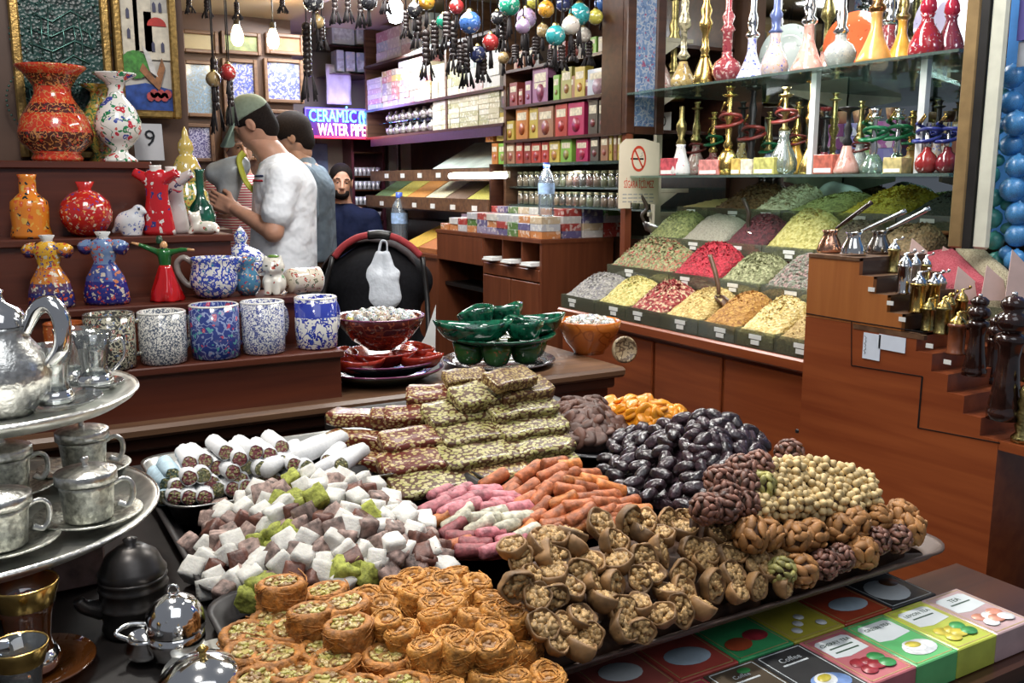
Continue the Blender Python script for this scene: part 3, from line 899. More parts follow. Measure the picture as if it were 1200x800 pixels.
# mugs
def mug(px, pb, w, h, mat, lab, Y=2.105, hand=35, inner=None, z=z1, rx=None):
 p = at(px, pb, 'y', Y); p.z = z; s = m_per_px(p)
 t = E('mug', lab, 'mug', p, vr)
 m = MB(); m.lathe([(0, 0), (w * .44, 0), (w * .48, 2), (w / 2, h * .3), (w / 2, h), (w / 2 - 1.6, h + .4), (w / 2 - 3.2, h), (w / 2 - 3.5, 5), (0, 4)], 30, M=T(s=s)); m.build('mug_body', mat, t)
 a = radians(hand); r0 = w / 2 - 1
 m = MB(); m.tube([(cos(a) * r * s, sin(a) * r * s, z_ * s) for r, z_ in ((r0, h * .82), (r0 + 8, h * .84), (r0 + 14, h * .7), (r0 + 14, h * .42), (r0 + 8, h * .24), (r0, h * .22))], 3 * s, 8); m.build('handle', mat, t)
 m = MB(); m.lathe([(w / 2 - .2, h - 1.5), (w / 2 + .5, h - .4), (w / 2 - 1.2, h + .9), (w / 2 - 3, h)], 30, M=T(s=s)); m.build('rim', inner or M('white glaze', CW, .12, 0, .05, 20, coat=.5), t)
 return t
mug(78, 424, 44, 54, POT_BEAD, 'rust brown mug with gold beads, furthest left in the row of mugs', 2.13, 80, M('rust glaze', (.38, .09, .02), .15))
mug(132, 435, 56, 64, POT_DRK, 'dark mug with pale leafy scrolls between the rust mug and the white scroll mug', 2.09, 30, M('dark rim glaze', (.10, .09, .07), .15))
mug(193, 429, 54, 60, POT_FIL, 'off white mug with fine grey scrollwork left of the navy mug', 2.10, 60)
mug(254, 425, 56, 62, POT_NAVY, 'navy blue mug with pink carnations', 2.105, 40)
mug(310, 418, 50, 60, Mpat('pale tile glaze', (.72, .72, .70), [(.07, .09, .25), (.72, .72, .70)], 220, .44, (.08, .10, .28), 150, .06), 'white mug with dense small blue scrolls right of the navy mug', 2.11, 60)
mug(372, 414, 49, 59, Mpat('big blue flower glaze', (.78, .77, .72), [(.02, .03, .32), (.03, .07, .40)], 60, .56, (.03, .05, .35), 55, .035, bands=[(0, (.78, .77, .72)), (.62, (.03, .05, .35)), (.9, (.7, .7, .7))]), 'white mug with big cobalt flowers and a blue band at the right end', 2.115, 60)
# tipped mug lying at the end of shelf two
t = mug(352, 345, 30, 40, Mpat('brown white mug glaze', (.70, .62, .50), [(.40, .06, .04), (.15, .16, .10), (.70, .62, .50)], 80, .56), 'cream and red flowered mug lying on its side at the end of the second shelf', 2.22, 100)
p = at(338, 336, 'y', 2.25); t.location = (p.x, p.y, z2 + .028); t.rotation_euler = (0, radians(90), radians(15))
# card with a price
p = at(178, 188, 'y', 2.60)
t = E('price_card', 'white handwritten price card leaning behind the white tulip vase', 'card', p)
m = MB(); m.box(-.040, .032, 0, .002, 0, .095); m.build('card', M('grey white card', (.42, .42, .44), .6, 0, .1, 14), t)
def text(s, size, mat, parent, loc, rot=(pi / 2, 0, 0), name='lettering', ext=.0004, sx=1.0, align_='CENTER', M_=None):
 cu = bpy.data.curves.new(name, 'FONT'); cu.body = s; cu.size = size; cu.extrude = ext; cu.align_x = align_; cu.align_y = 'CENTER'
 cu.resolution_u = 2
 tmp = bpy.data.objects.new('tmp', cu); C.objects.link(tmp)
 dg = bpy.context.evaluated_depsgraph_get()
 me = bpy.data.meshes.new_from_object(tmp.evaluated_get(dg))
 bpy.data.objects.remove(tmp); bpy.data.curves.remove(cu)
 me.name = name; me.materials.clear(); me.materials.append(mat)
 if sx != 1: me.transform(Matrix.Diagonal((sx, 1, 1, 1)))
 o = link(name, me, parent, loc, rot)
 return o
text('9', .06, INK, t, (.0, -.002, .055))
t.rotation_euler = (radians(-8), 0, 0)
# ---------------------------------------------------------------- spice counter on the right
LIFT = .0006
CX, CZ = 1.90, .955
YN, YF = 1.66, 2.93
t = E('spice_counter', 'long red brown wooden counter carrying the stepped spice trays', 'counter', (CX, 2.3, 0))
part('front_panel', lambda m: m.box(CX + .02, CX + .05, YN, YF, 0, CZ - .05), WOODY, t)
for ya, yb in ((1.665, 2.03), (2.045, 2.36), (2.375, 2.92)):
 part('raised_panel', lambda m: m.box(CX + .008, CX + .02, ya, yb, .08, CZ - .06, b=.004), WOODY, t)
part('counter_top', lambda m: m.box(CX - .012, 2.9, YN, YF, CZ - .045, CZ - .008, b=.006), WOODY, t)
part('end_panel', lambda m: m.box(CX + .05, 2.9, YF - .02, YF, 0, CZ - .045), WOODV, t)
t = E('tiered_rack', 'wooden tiered rack that holds the upper rows of spice trays', 'rack', (2.4, 2.3, CZ))
ROWS = [(1.90, CZ - .007, .05), (2.09, 1.06, .045), (2.25, 1.165, .045), (2.42, 1.275, .045)]
for (x, z, h), (xb) in zip(ROWS[1:], (2.25, 2.42, 2.80)):
 part('step', lambda m: m.box(x - .002, 2.8 if x > 2.4 else xb + .02, YN, YF - .03, z - .012, z - .0008), WOODD, t)
 part('step_front', lambda m: m.box(x + .03, x + .045, YN, YF - .03, (CZ - .007) if x < 2.2 else z - .10, z - .012), WOODD, t)
TRAYGL = Mglass('tray glass', (.78, .82, .74), .10, .05, .22, (.34, .35, .25))
TAGM = M('white price tag', (.78, .78, .74), .5, 0, .05, 60)
STEELD = M('dull steel', (.45, .45, .42), .3, 1, .15, 40)

SP = {}
def spice_mat(nm, c1, c2, sc):
 m, nt, b = nt_new(nm)
 co = coords(nt)
 v = nd(nt, 'ShaderNodeTexVoronoi', i_Scale=sc); nt.links.new(co, v.inputs['Vector'])
 sp = nd(nt, 'ShaderNodeSeparateColor'); nt.links.new(v.outputs['Color'], sp.inputs[0])
 k = len(c2) if isinstance(c2[0], tuple) else 0
 cols = [c1, *c2] if k else [c1, c2]
 c = ramp(nt, sp.outputs[0], [((i + .5) / len(cols), q) for i, q in enumerate(cols)])
 nt.links.new(c, b.inputs['Base Color']); b.inputs['Roughness'].default_value = .75
 bump(nt, b, v.outputs['Distance'], .8, .004)
 return m


def spice(row, ya, yb, nm, label, c1, c2, fl=.006, sc=130, kind='flake', hgt=1.0, tags=1, xl=None):
 """one glass tray with its heap: ya is the near end, yb the far end"""
 x, z, h = ROWS[row]
 dx = (.185, .155, .165, .26)[row] if xl is None else xl
 g = ('spice trays of the front row', 'spice trays of the second row', 'spice trays of the third row', 'spice trays of the top row')[row]
 yc = (ya + yb) / 2; hw = (yb - ya) / 2 - .002
 o = MB()
 o.box(0, .003, -hw, hw, 0, h); o.box(.003, dx - .004, -hw, -hw + .002, 0, h); o.box(.003, dx - .004, hw - .002, hw, 0, h); o.box(.003, dx - .004, -hw + .002, hw - .002, 0, .002)
 tr = o.build('spice_tray', TRAYGL, None, (x, yc, z + LIFT))
 tag(tr, 'glass tray of ' + label, 'tray', g)
 for k in range(tags):
  m = MB(); m.box(-.0022, -.0008, -.024, .024, h * .52, h * .78); m.box(-.0022, -.0008, -.016, .016, h * .20, h * .46)
  q = m.build('price_tag', TAGM, tr); q.location.y = R.uniform(-.3, .3) * hw
 # heap: back higher than the front, rounded across
 rise = (.085, .085, .09, .075)[row] * hgt
 N = 20
 mb = MB(); vs, fs = [], []
 ph = R.uniform(0, 6)
 def hz(u, v):
  e = (1 - abs(2 * v - 1) ** 3.2)
  return h * .75 + (rise * (sin(min(u * 1.25, 1) * pi / 2) ** 1.1) * (.55 + .45 * e) + .010 * e * (1 + .5 * sin(5 * v + ph))) * (1 if u < .85 else 1 - (u - .85) * .8)
 x0_, x1_ = .005, dx - .006
 W = hw - .004
 for j in range(N + 1):
  for i in range(N + 1):
   u, v = i / N, j / N
   vs.append((x0_ + (x1_ - x0_) * u, -W + 2 * W * v, hz(u, v) + R.uniform(-.003, .003)))
 n1 = N + 1
 for j in range(N):
  for i in range(N): fs.append((j * n1 + i, j * n1 + i + 1, (j + 1) * n1 + i + 1, (j + 1) * n1 + i))
 rim = list(range(n1)) + [j * n1 + N for j in range(1, n1)] + [N * n1 + i for i in range(N - 1, -1, -1)] + [j * n1 for j in range(N - 1, 0, -1)]
 b0 = len(vs); vs += [(vs[k][0], vs[k][1], .003) for k in rim]
 for k in range(len(rim)): fs.append((rim[k], b0 + k, b0 + (k + 1) % len(rim), rim[(k + 1) % len(rim)]))
 mb.add(vs, fs)
 for k in range(int(420 * (hw / .08))):
  u, v = R.random(), R.random()
  p = Vector((x0_ + .01 + (x1_ - x0_ - .02) * u, (W - .011) * (2 * v - 1), hz(u, v) + .001))
  a = fl * R.uniform(.6, 1.4)
  if kind == 'ball': mb.ball(p, a * .8, 6, 4)
  else:
   q = rquat(); e = (Vector((a, 0, 0)), Vector((-a * .3, a * .55, a * .2)), Vector((-a, 0, 0)), Vector((0, -a * .5, 0)), Vector((0, 0, a * .35)))
   pts = [p + q @ w_ for w_ in e]
   mb.add(pts, [(0, 1, 4), (1, 2, 4), (2, 3, 4), (3, 0, 4), (3, 2, 1, 0)], 0, False)
 hp = mb.build(nm, spice_mat(nm, c1, c2, sc), None, (x, yc, z + LIFT * 2))
 tag(hp, label, 'spice heap', None, 'stuff')
 return tr

def yof(px, row, py):   # where a column of the photograph meets the front of a row
 return at(px, py, 'x', ROWS[row][0]).y

F1 = [YF - .01, 2.70, 2.515, 2.33, 2.145, 1.985, 1.83, YN]
for (nm, lab, c1, c2, kw), ya, yb in zip((
 ('lavender_heap', 'grey lavender buds at the far end of the front row', (.20, .19, .17), [(.34, .32, .29), (.13, .12, .13)], {}),
 ('chamomile_heap', 'yellow green chamomile next to the lavender', (.42, .33, .09), [(.60, .52, .22), (.30, .28, .07)], {}),
 ('hibiscus_heap', 'red hibiscus petals mixed with pale chips', (.22, .015, .015), [(.55, .42, .26), (.30, .03, .03), (.16, .01, .015)], {'fl': .008}),
 ('dried_root_heap', 'tan yellow chipped roots right of the hibiscus', (.45, .32, .10), [(.62, .48, .20), (.34, .22, .06)], {}),
 ('orange_peel_heap', 'orange brown peel with a wooden scoop handle', (.34, .16, .03), [(.48, .26, .06), (.24, .10, .02)], {}),
 ('ginger_chip_heap', 'pale yellow ginger chips near the stepped cabinet', (.60, .46, .18), [(.70, .58, .30), (.48, .34, .10)], {'fl': .008}),
 ('linden_heap', 'brown tan linden leaves beside the stepped cabinet', (.36, .24, .08), [(.52, .38, .16), (.24, .15, .05)], {'fl': .008})), F1[1:], F1[:-1]):
 spice(0, ya, yb, nm, lab, c1, c2, **kw)
F2 = [YF - .04, 2.52, 2.28, 2.08, 1.84, YN]
for (nm, lab, c1, c2, kw), ya, yb in zip((
 ('green_leaf_heap', 'green leaf tea with red petals, far end of second row', (.16, .17, .07), [(.30, .30, .15), (.22, .24, .10), (.36, .06, .05), (.10, .10, .04)], {'fl': .009, 'hgt': 1.15}),
 ('crimson_petal_heap', 'bright crimson petals in the middle of the second row', (.32, .008, .02), [(.46, .02, .04), (.20, .005, .012)], {'fl': .008, 'hgt': 1.2}),
 ('sage_heap', 'grey green sage right of the crimson petals', (.17, .18, .08), [(.34, .34, .18), (.12, .12, .05)], {'fl': .008}),
 ('rosebud_heap', 'grey green rosebuds flecked with pink', (.15, .16, .11), [(.24, .24, .20), (.36, .22, .20), (.10, .10, .08)], {'fl': .010, 'kind': 'ball'}),
 ('dark_rosebud_heap', 'dark red and grey rosebuds behind the stepped cabinet', (.10, .07, .06), [(.20, .17, .14), (.16, .05, .05), (.07, .06, .05)], {'fl': .011, 'kind': 'ball'})), F2[1:], F2[:-1]):
 spice(1, ya, yb, nm, lab, c1, c2, **kw)
F3 = [YF - .06, 2.67, 2.44, 2.24, 2.02, 1.84, YN]
for (nm, lab, c1, c2, kw), ya, yb in zip((
 ('mint_heap', 'dry green mint at the far end of the third row', (.16, .18, .06), [(.28, .30, .11), (.10, .12, .04)], {'hgt': 1.1}),
 ('grey_seed_heap', 'smooth grey beige seeds in the third row', (.34, .31, .24), [(.42, .39, .31), (.26, .24, .19)], {'fl': .003, 'sc': 300}),
 ('maroon_berry_heap', 'dark maroon berries in the third row', (.07, .012, .018), [(.12, .02, .028), (.04, .008, .012)], {'kind': 'ball', 'fl': .006}),
 ('yellow_flower_heap', 'yellow green flowers with a steel scoop', (.42, .36, .10), [(.56, .50, .20), (.30, .26, .06)], {'hgt': 1.3}),
 ('dark_tea_heap', 'dark brown tea leaves right of the steel scoop', (.07, .05, .03), [(.12, .09, .05), (.05, .035, .02)], {'fl': .004}),
 ('brown_leaf_heap', 'brown cut leaves behind the coffee pots', (.16, .10, .04), [(.26, .18, .09), (.10, .07, .03)], {})), F3[1:], F3[:-1]):
 spice(2, ya, yb, nm, lab, c1, c2, **kw)
F4 = [YF - .05, 2.70, 2.48, 2.33, 2.10, 1.86, YN]
for (nm, lab, c1, c2, kw), ya, yb in zip((
 ('sand_powder_heap', 'sandy golden powder below the no smoking sign', (.50, .36, .14), [(.56, .42, .18), (.44, .30, .11)], {'fl': .002, 'sc': 400, 'hgt': .35}),
 ('bark_heap', 'red brown bark pieces in the top row', (.16, .07, .025), [(.24, .12, .05), (.09, .04, .015)], {'fl': .011, 'hgt': 1.1}),
 ('cream_ginger_heap', 'cream ginger roots in the middle of the top row', (.56, .48, .32), [(.66, .58, .42), (.40, .33, .20)], {'fl': .013, 'hgt': 1.05}),
 ('olive_leaf_heap', 'olive green herbs in the top row', (.27, .26, .08), [(.38, .36, .13), (.18, .17, .05)], {'fl': .005, 'hgt': .8}),
 ('turmeric_heap', 'bright yellow turmeric in the top row', (.50, .34, .02), [(.62, .46, .05), (.36, .25, .02)], {'fl': .011, 'hgt': 1.0}),
 ('black_tea_heap', 'black tea at the near end of the top row', (.022, .018, .014), [(.04, .03, .022), (.012, .01, .008)], {'fl': .006, 'hgt': .9})), F4[1:], F4[:-1]):
 spice(3, ya, yb, nm, lab, c1, c2, **kw)

# scoops stuck into the heaps
def scoop(px, py, X, ang, hl, hm, bm, lab, k=1.0):
 p = at(px, py, 'x', X)
 t = E('scoop', lab, 'scoop', p)
 t.rotation_euler = (0, radians(-20), radians(ang))
 m = MB()
 vs, fs = [], []
 for i in range(9):
  a = pi * i / 8
  for xx, r in ((-.045 * k, .032 * k), (.03 * k, .030 * k), (.045 * k, .012 * k)): vs.append((xx, r * cos(a), .012 * k - r * sin(a)))
 for i in range(8):
  for j in range(2): fs.append((i * 3 + j, i * 3 + j + 1, i * 3 + j + 4, i * 3 + j + 3))
 m.add(vs, fs); o = m.build('scoop_bowl', bm, t)
 md = o.modifiers.new('t', 'SOLIDIFY'); md.thickness = .0016
 m = MB(); m.tube([(.040 * k, 0, .008), (.06 * k, 0, .03), (hl * .6, 0, .065), (hl, 0, .10)], [.006, .007, .008, .007], 8); m.build('handle', hm, t)
 return t
scoop(768, 268, 2.31, 150, .10, M('dark horn', (.05, .035, .025), .4), STEELD, 'dark handled scoop stuck into the green mint heap', 1.15)
scoop(886, 277, 2.31, 100, .10, M('dark horn', (.05, .035, .025), .4), SILVERP, 'shiny steel scoop stuck into the yellow flower heap', .8)
scoop(846, 352, 2.0, 80, .12, EDGE, EDGE, 'short wooden scoop standing in the orange peel heap', .6)
# cellophane bag slumped behind the herbs
t = E('cellophane_bag', 'pale grey filled cellophane bag behind the olive herbs on the top row', 'bag', at(985, 236, 'x', 2.70))
f = SDF((-.09, -.12, -.05), (.09, .12, .10), .008); f.add(f.ell((0, 0, .01), (.05, .10, .05)), .02); f.add(f.ell((.0, .04, .02), (.04, .05, .05)), .02)
m = MB(); f.into(m); m.build('bag_film', M('cellophane', (.55, .55, .56), .25, 0, .15, 30, .4, 50), t)
# ---------------------------------------------------------------- stepped cabinet with mills and coffee pots
XC = 1.83
ZX = Matrix(((0, 0, 1, 0), (1, 0, 0, 0), (0, 1, 0, 0), (0, 0, 0, 1)))      # prism drawn in (y, z), extruded along x
def yz(px, py, X=XC): q = at(px, py, 'x', X); return (q.y, q.z)
# step corners measured along the front edge (going towards the street)
N = 9
sa, sb = yz(1008, 300), yz(1170, 516)
ztop = yz(949, 298)[1]; y_left = yz(946, 340)[0]
steps = [(sa[0] + (sb[0] - sa[0]) * k / N, ztop + (sb[1] - ztop) * k / N) for k in range(N + 1)]
k0 = 4                                    # the lighter upper rack has the first four steps
zsplit_l, zsplit_r = yz(946, 366)[1], yz(1062, 384)[1]
zs = steps[k0][1]
up = [(y_left, zs), (y_left, ztop)]
for k in range(k0): up += [(steps[k][0], steps[k][1]), (steps[k][0], steps[k + 1][1])]
yk = steps[k0][0]
up.append((yk, zs)) if abs(up[-1][1] - zs) > 1e-5 or abs(up[-1][0] - yk) > 1e-5 else None
t = E('stepped_rack', 'orange brown veneered stepped rack standing on the red brown cabinet', 'rack', (XC, y_left, zs))
part('side_panel', lambda m: m.prism(up, XC, XC + .012, M=ZX), WOODO, t)
part('rack_core', lambda m: m.prism([(y, z + .001 if z < zs + .002 else z - .006) for y, z in up], XC + .012, XC + .25, M=ZX), WOODD, t)
for k in range(k0):
 part('tread', lambda m: m.box(XC + .001, XC + .25, steps[k + 1][0], steps[k][0] + (.0 if k else .0), steps[k + 1][1] - .006, steps[k + 1][1] + .0002), EDGE, t)
part('tread', lambda m: m.box(XC - .002, XC + .25, steps[0][0], y_left, ztop - .006, ztop + .002), EDGE, t)
lo = [(y_left, 0), (y_left, zs - .001), (steps[k0][0], zs - .001)]
ycur = yk
for k in range(k0, N):
 lo += [(steps[k][0], min(zs - .001, steps[k + 1][1])), (steps[k + 1][0], steps[k + 1][1])]
lo += [(yz(1166, 560)[0], steps[N][1]), (yz(1166, 560)[0], 0)]
lo2 = []
for q in lo:
 if not lo2 or (Vector(q) - Vector(lo2[-1])).length > 1e-4: lo2.append(q)
t = E('stepped_cabinet', 'tall red brown cabinet with a stepped top, facing the sweet trays', 'cabinet', (XC, y_left, 0))
part('carcass', lambda m: m.prism(lo2, XC, XC + .25, M=ZX), WOODY, t)
def groove(a, b_, wd=.0022):
 (ya, za), (yb, zb) = yz(*a), yz(*b_)
 d = Vector((yb - ya, zb - za)).normalized(); n = Vector((-d.y, d.x)) * wd / 2
 part('panel_joint', lambda m: m.prism([(ya + n.x, za + n.y), (yb + n.x, zb + n.y), (yb - n.x, zb - n.y), (ya - n.x, za - n.y)], XC - .0012, XC + .001, M=ZX), BLACK, t)
groove((998, 376), (998, 428)); groove((998, 428), (1081, 441)); groove((1081, 441), (1076, 501), .004); groove((1076, 501), (1172, 519))
groove((945, 367), (998, 376)); groove((998, 376), (1082, 389))
part('wood_edge', lambda m: m.box(XC - .001, XC + .01, *sorted((yz(1084, 386)[0], yz(1000, 380)[0])), zs - .012, zs - .001), EDGE, t)
part('screw_hole', lambda m: m.lathe([(0, 0), (.006, 0), (.006, .002)], 10, M=T(XC - .001, *yz(934, 505), 0, pi / 2, 0)), BLACK, t)
# black box of the next stall, beyond the cabinet's end
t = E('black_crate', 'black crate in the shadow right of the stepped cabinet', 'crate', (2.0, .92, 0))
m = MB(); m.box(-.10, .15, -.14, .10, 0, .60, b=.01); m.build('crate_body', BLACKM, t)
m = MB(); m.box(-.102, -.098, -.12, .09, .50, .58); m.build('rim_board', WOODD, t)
# papers taped to the front
for quad, lab in (((1013, 389, 1031, 423), 'tall white handwritten note taped to the cabinet front'), ((1031, 391, 1061, 414), 'wide white paper taped to the cabinet front beside the tall note')):
 (ya, za), (yb, zb) = yz(quad[0], quad[1]), yz(quad[2], quad[3])
 t = E('paper_note', lab, 'paper', (XC - .0015, ya, za))
 part('sheet', lambda m: m.box(XC - .0022, XC - .0012, yb, ya, zb, za), M('blue white paper', (.70, .76, .86), .6, 0, .04, 30), t)
 if quad[0] == 1013:
  mb = MB()
  for k in range(5): mb.tube([(XC - .0024, ya - .003 - .004 * (k % 2), za - .008 - .009 * k), (XC - .0024, ya - .009, za - .013 - .009 * k), (XC - .0024, ya - .005, za - .016 - .009 * k)], .0006, 4)
  o = mb.build('handwriting', INK, t); o.matrix_parent_inverse = Matrix.Translation(t.location).inverted()
# small tags along the steps
for k, (px, py) in enumerate(((1022, 339), (1044, 355), (1058, 374), (1090, 405), (1111, 424))):
 y, z = yz(px, py)
 m = MB(); m.box(XC - .003, XC - .0015, y - .009, y + .009, z - .005, z + .005)
 tag(m.build('step_tag', TAGM), 'small white price tag on the edge of a cabinet step, %s' % ('the highest of five', 'the second highest of five', 'the middle one of five', 'the fourth from the top', 'the lowest of five')[k], 'tag')

# coffee pots (cezve) on the top
def cezve(px, py, X, mat, lab, hmat, hd, k=1.0):
 p = at(px, py, 'x', X); p.z = ztop + .0026
 t = E('coffee_pot', lab, 'coffee pot', p)
 m = MB(); m.lathe([(0, 0), (.030, 0), (.032, .004), (.027, .022), (.018, .040), (.0165, .048), (.021, .056), (.020, .0565), (.015, .047), (.0, .02)], 24, M=T(s=k)); m.build('pot_body', mat, t)
 m = MB(); m.tube([Vector((0, 0, .05)) * k + Vector(hd) * q for q in (.018, .05, .13)], [.0035, .005, .006], 8); m.build('handle', hmat, t)
 m = MB(); m.prism([(-.018, -.006), (-.028, 0), (-.018, .006)], .050, .056, M=T(s=k, rz=pi * .25)); m.build('spout_lip', mat, t)
 return t
CLEARH = M('pale steel handle', (.6, .66, .68), .2, 1, .05, 20)
cezve(972, 293, 1.90, COPPER, 'copper coffee pot with a dark handle at the left end of the rack top', DARKWOODP, Vector((.25, -.95, .75)).normalized(), 1.0)
cezve(1000, 292, 1.88, SILVERP, 'polished steel coffee pot in the middle of the rack top', CLEARH, Vector((.5, -.8, .5)).normalized(), 1.0)
cezve(1030, 288, 1.98, M('dark tinned pot', (.30, .28, .26), .2, 1, .2, 30), 'darker steel coffee pot right of the polished one', CLEARH, Vector((.5, -.8, .55)).normalized(), 1.0)

# mills
def mill(px, py, X, hpx, wpx, mat, lab, style, tip=None):
 p = at(px, py, 'x', X)
 best = min([steps[k][1] for k in range(N + 1)], key=lambda z: abs(z - p.z))
 p.z = best + .0008
 s = m_per_px(p)
 h, r = hpx * s, wpx * s / 2
 t = E(style, lab, 'grinder' if style == 'brass_grinder' else 'pepper mill', p)
 m = MB()
 if style == 'brass_grinder':
  m.lathe([(0, 0), (r, 0), (r, h * .04), (r * .88, h * .07), (r * .88, h * .60), (r, h * .62), (r, h * .67), (r * .9, h * .69), (0, h * .69)], 20); m.build('mill_body', mat, t)
  m = MB(); m.lathe([(r * .9, h * .69), (r * .82, h * .76), (r * .4, h * .84), (r * .22, h * .88), (r * .22, h * .94), (0, h * .95)], 20); m.build('dome_top', tip or mat, t)
  m = MB(); m.tube([(0, 0, h * .94), (r * 1.3, -r * .4, h * .96)], r * .12, 6); m.ball((r * 1.3, -r * .4, h), r * .26, 8, 6); m.build('crank', tip or mat, t)
 else:
  m.lathe([(0, 0), (r, 0), (r, h * .07), (r * .88, h * .09), (r * .95, h * .11), (r * .72, h * .30), (r * .60, h * .48), (r * .72, h * .58), (r * .95, h * .62), (r * .85, h * .66), (r * .5, h * .68), (0, h * .68)], 26); m.build('mill_body', mat, t)
  m = MB(); m.lathe([(r * .5, h * .68), (r * .85, h * .72), (r * .95, h * .77), (r * .8, h * .82), (r * .5, h * .84), (r * .72, h * .88), (r * .74, h * .92), (r * .4, h * .96), (0, h * .965)], 26); m.build('turning_head', mat, t)
  m = MB(); m.lathe([(0, h * .96), (r * .18, h * .965), (r * .16, h * .99), (0, h)], 10); m.build('knob', SILVERP, t)
 return t
for a in (
 (1046, 322, 1.95, 40, 15, BRASSG, 'greenish brass grinder on the highest step of the cabinet', 'brass_grinder', SILVERP),
 (1058, 348, 1.88, 50, 17, SILVERP, 'tall silver grinder on the second step of the cabinet', 'brass_grinder', SILVERP),
 (1071, 330, 1.98, 44, 14, STEELD, 'dull steel grinder at the back of the second step', 'brass_grinder', SILVERP),
 (1083, 338, 2.03, 40, 13, BRASSG, 'small green brass grinder furthest back on the second step', 'brass_grinder', SILVERP),
 (1074, 367, 1.88, 50, 19, BRASS, 'plain brass grinder on the third step with a silver dome', 'brass_grinder', SILVERP),
 (1092, 356, 1.98, 42, 18, BRASS, 'brass grinder at the back of the third step', 'brass_grinder', SILVERP),
 (1100, 350, 2.04, 40, 16, STEELD, 'steel grinder furthest back on the third step', 'brass_grinder', SILVERP),
 (1086, 388, 1.88, 40, 15, BRASSG, 'engraved greenish brass grinder on the fourth step', 'brass_grinder', BRASSG),
 (1103, 396, 1.87, 46, 18, BRASSG, 'engraved brass grinder on the fifth step', 'brass_grinder', BRASS),
 (1110, 384, 1.97, 42, 15, BRASS, 'small brass grinder behind the engraved brass one on the fifth step', 'brass_grinder', BRASS),
 (1124, 388, 2.03, 44, 15, BRASS, 'bright brass grinder behind the wooden mill', 'brass_grinder', BRASS),
 (1119, 421, 1.87, 52, 22, M('red brown turned wood', (.20, .06, .025), .25, 0, .3, 40, coat=.4), 'short red brown wooden mill with a brass top on the sixth step', 'brass_grinder', BRASS),
 (1141, 441, 1.87, 96, 27, DARKWOODP, 'dark wooden pepper mill with three swellings on the seventh step', 'pepper_mill', None),
 (1160, 452, 2.0, 80, 20, DARKWOODP, 'slim black pepper mill behind the tallest one', 'pepper_mill', None),
 (1176, 487, 1.86, 150, 38, DARKWOODP, 'tallest dark wooden pepper mill on the lowest step', 'pepper_mill', None),
): mill(*a)
# shelf carrying on towards the street with the last brass mill
t = E('low_shelf', 'wooden shelf board at the lower end of the steps under the brass candlestick', 'shelf', (XC, 1.0, steps[N][1]))
part('shelf_board', lambda m: m.box(XC, XC + .42, .80, yz(1166, 560)[0] - .001, steps[N][1] - .02, steps[N][1] - .0005), WOODY, t)
part('leg', lambda m: m.box(XC + .36, XC + .39, .85, .88, 0, steps[N][1] - .02), WOODD, t)
t = E('brass_mill', 'ribbed brass mill at the right end of the low shelf', 'mill', (*at(1197, 512, 'x', 1.86).xy, steps[N][1]))
m = MB(); m.lathe([(0, 0), (.02, 0), (.021, .01), (.012, .02), (.016, .035), (.011, .045), (.015, .06), (.010, .07), (.014, .085), (.010, .095), (.013, .11), (.006, .12), (0, .125)], 20); m.build('mill_body', BRASSG, t)
m = MB(); m.lathe([(0, .125), (.008, .128), (.010, .135), (.004, .145), (0, .148)], 14); m.build('finial', BRASS, t)

# open spice boxes beyond the cabinet
PINK = spice_mat('pink spice', (.45, .06, .09), [(.58, .13, .16), (.34, .03, .05)], 500)
SEED = spice_mat('pale seeds', (.36, .31, .20), [(.50, .44, .30), (.24, .20, .12)], 400)
def wedge(nm, quad, z0, mat, lab):
 """sloping heap whose upper outline was measured: quad = four (px, py, x-plane)"""
 P4 = [at(a, b_, 'x', c) for a, b_, c in quad]
 m = MB(); vs, fs = [], []
 K = 14
 for j in range(K + 1):
  for i in range(K + 1):
   u, v = i / K, j / K
   q = (P4[0] * (1 - u) + P4[1] * u) * (1 - v) + (P4[3] * (1 - u) + P4[2] * u) * v
   q = q + Vector((0, 0, .02 * sin(pi * v) * sin(pi * u) + R.uniform(-.002, .002)))
   vs.append(q)
 n1 = K + 1
 for j in range(K):
  for i in range(K): fs.append((j * n1 + i, j * n1 + i + 1, (j + 1) * n1 + i + 1, (j + 1) * n1 + i))
 rim = list(range(n1)) + [j * n1 + K for j in range(1, n1)] + [K * n1 + i for i in range(K - 1, -1, -1)] + [j * n1 for j in range(K - 1, 0, -1)]
 b0 = len(vs); vs += [(vs[k].x, vs[k].y, z0) for k in rim]
 for k in range(len(rim)): fs.append((rim[k], b0 + k, b0 + (k + 1) % len(rim), rim[(k + 1) % len(rim)]))
 m.add(vs, fs)
 return tag(m.build(nm, mat), lab, 'spice heap', None, 'stuff')
wedge('pink_spice_heap', ((1074, 297, 2.32), (1116, 290, 2.32), (1158, 330, 2.13), (1100, 334, 2.13)), 1.08, PINK, 'bright pink ground spice sloping behind the mills')
wedge('seed_heap', ((1120, 290, 2.32), (1152, 291, 2.32), (1192, 326, 2.13), (1161, 330, 2.13)), 1.08, SEED, 'pale brown seeds sloping right of the pink spice')
t = E('spice_box', 'wooden box with a glass front holding the pink spice and the seeds', 'box', (2.24, 1.35, 0))
part('box_body', lambda m: m.box(2.115, 2.36, 1.14, 1.652, 1.02, 1.079), EDGE, t)
part('glass_front', lambda m: m.box(2.110, 2.114, 1.14, 1.652, 1.079, 1.12), TRAYGL, t)
part('box_stand', lambda m: m.box(2.12, 2.36, 1.14, 1.652, 0, 1.02), WOODD, t)
CARD = M('pink price card', (.72, .52, .46), .6, 0, .06, 30)
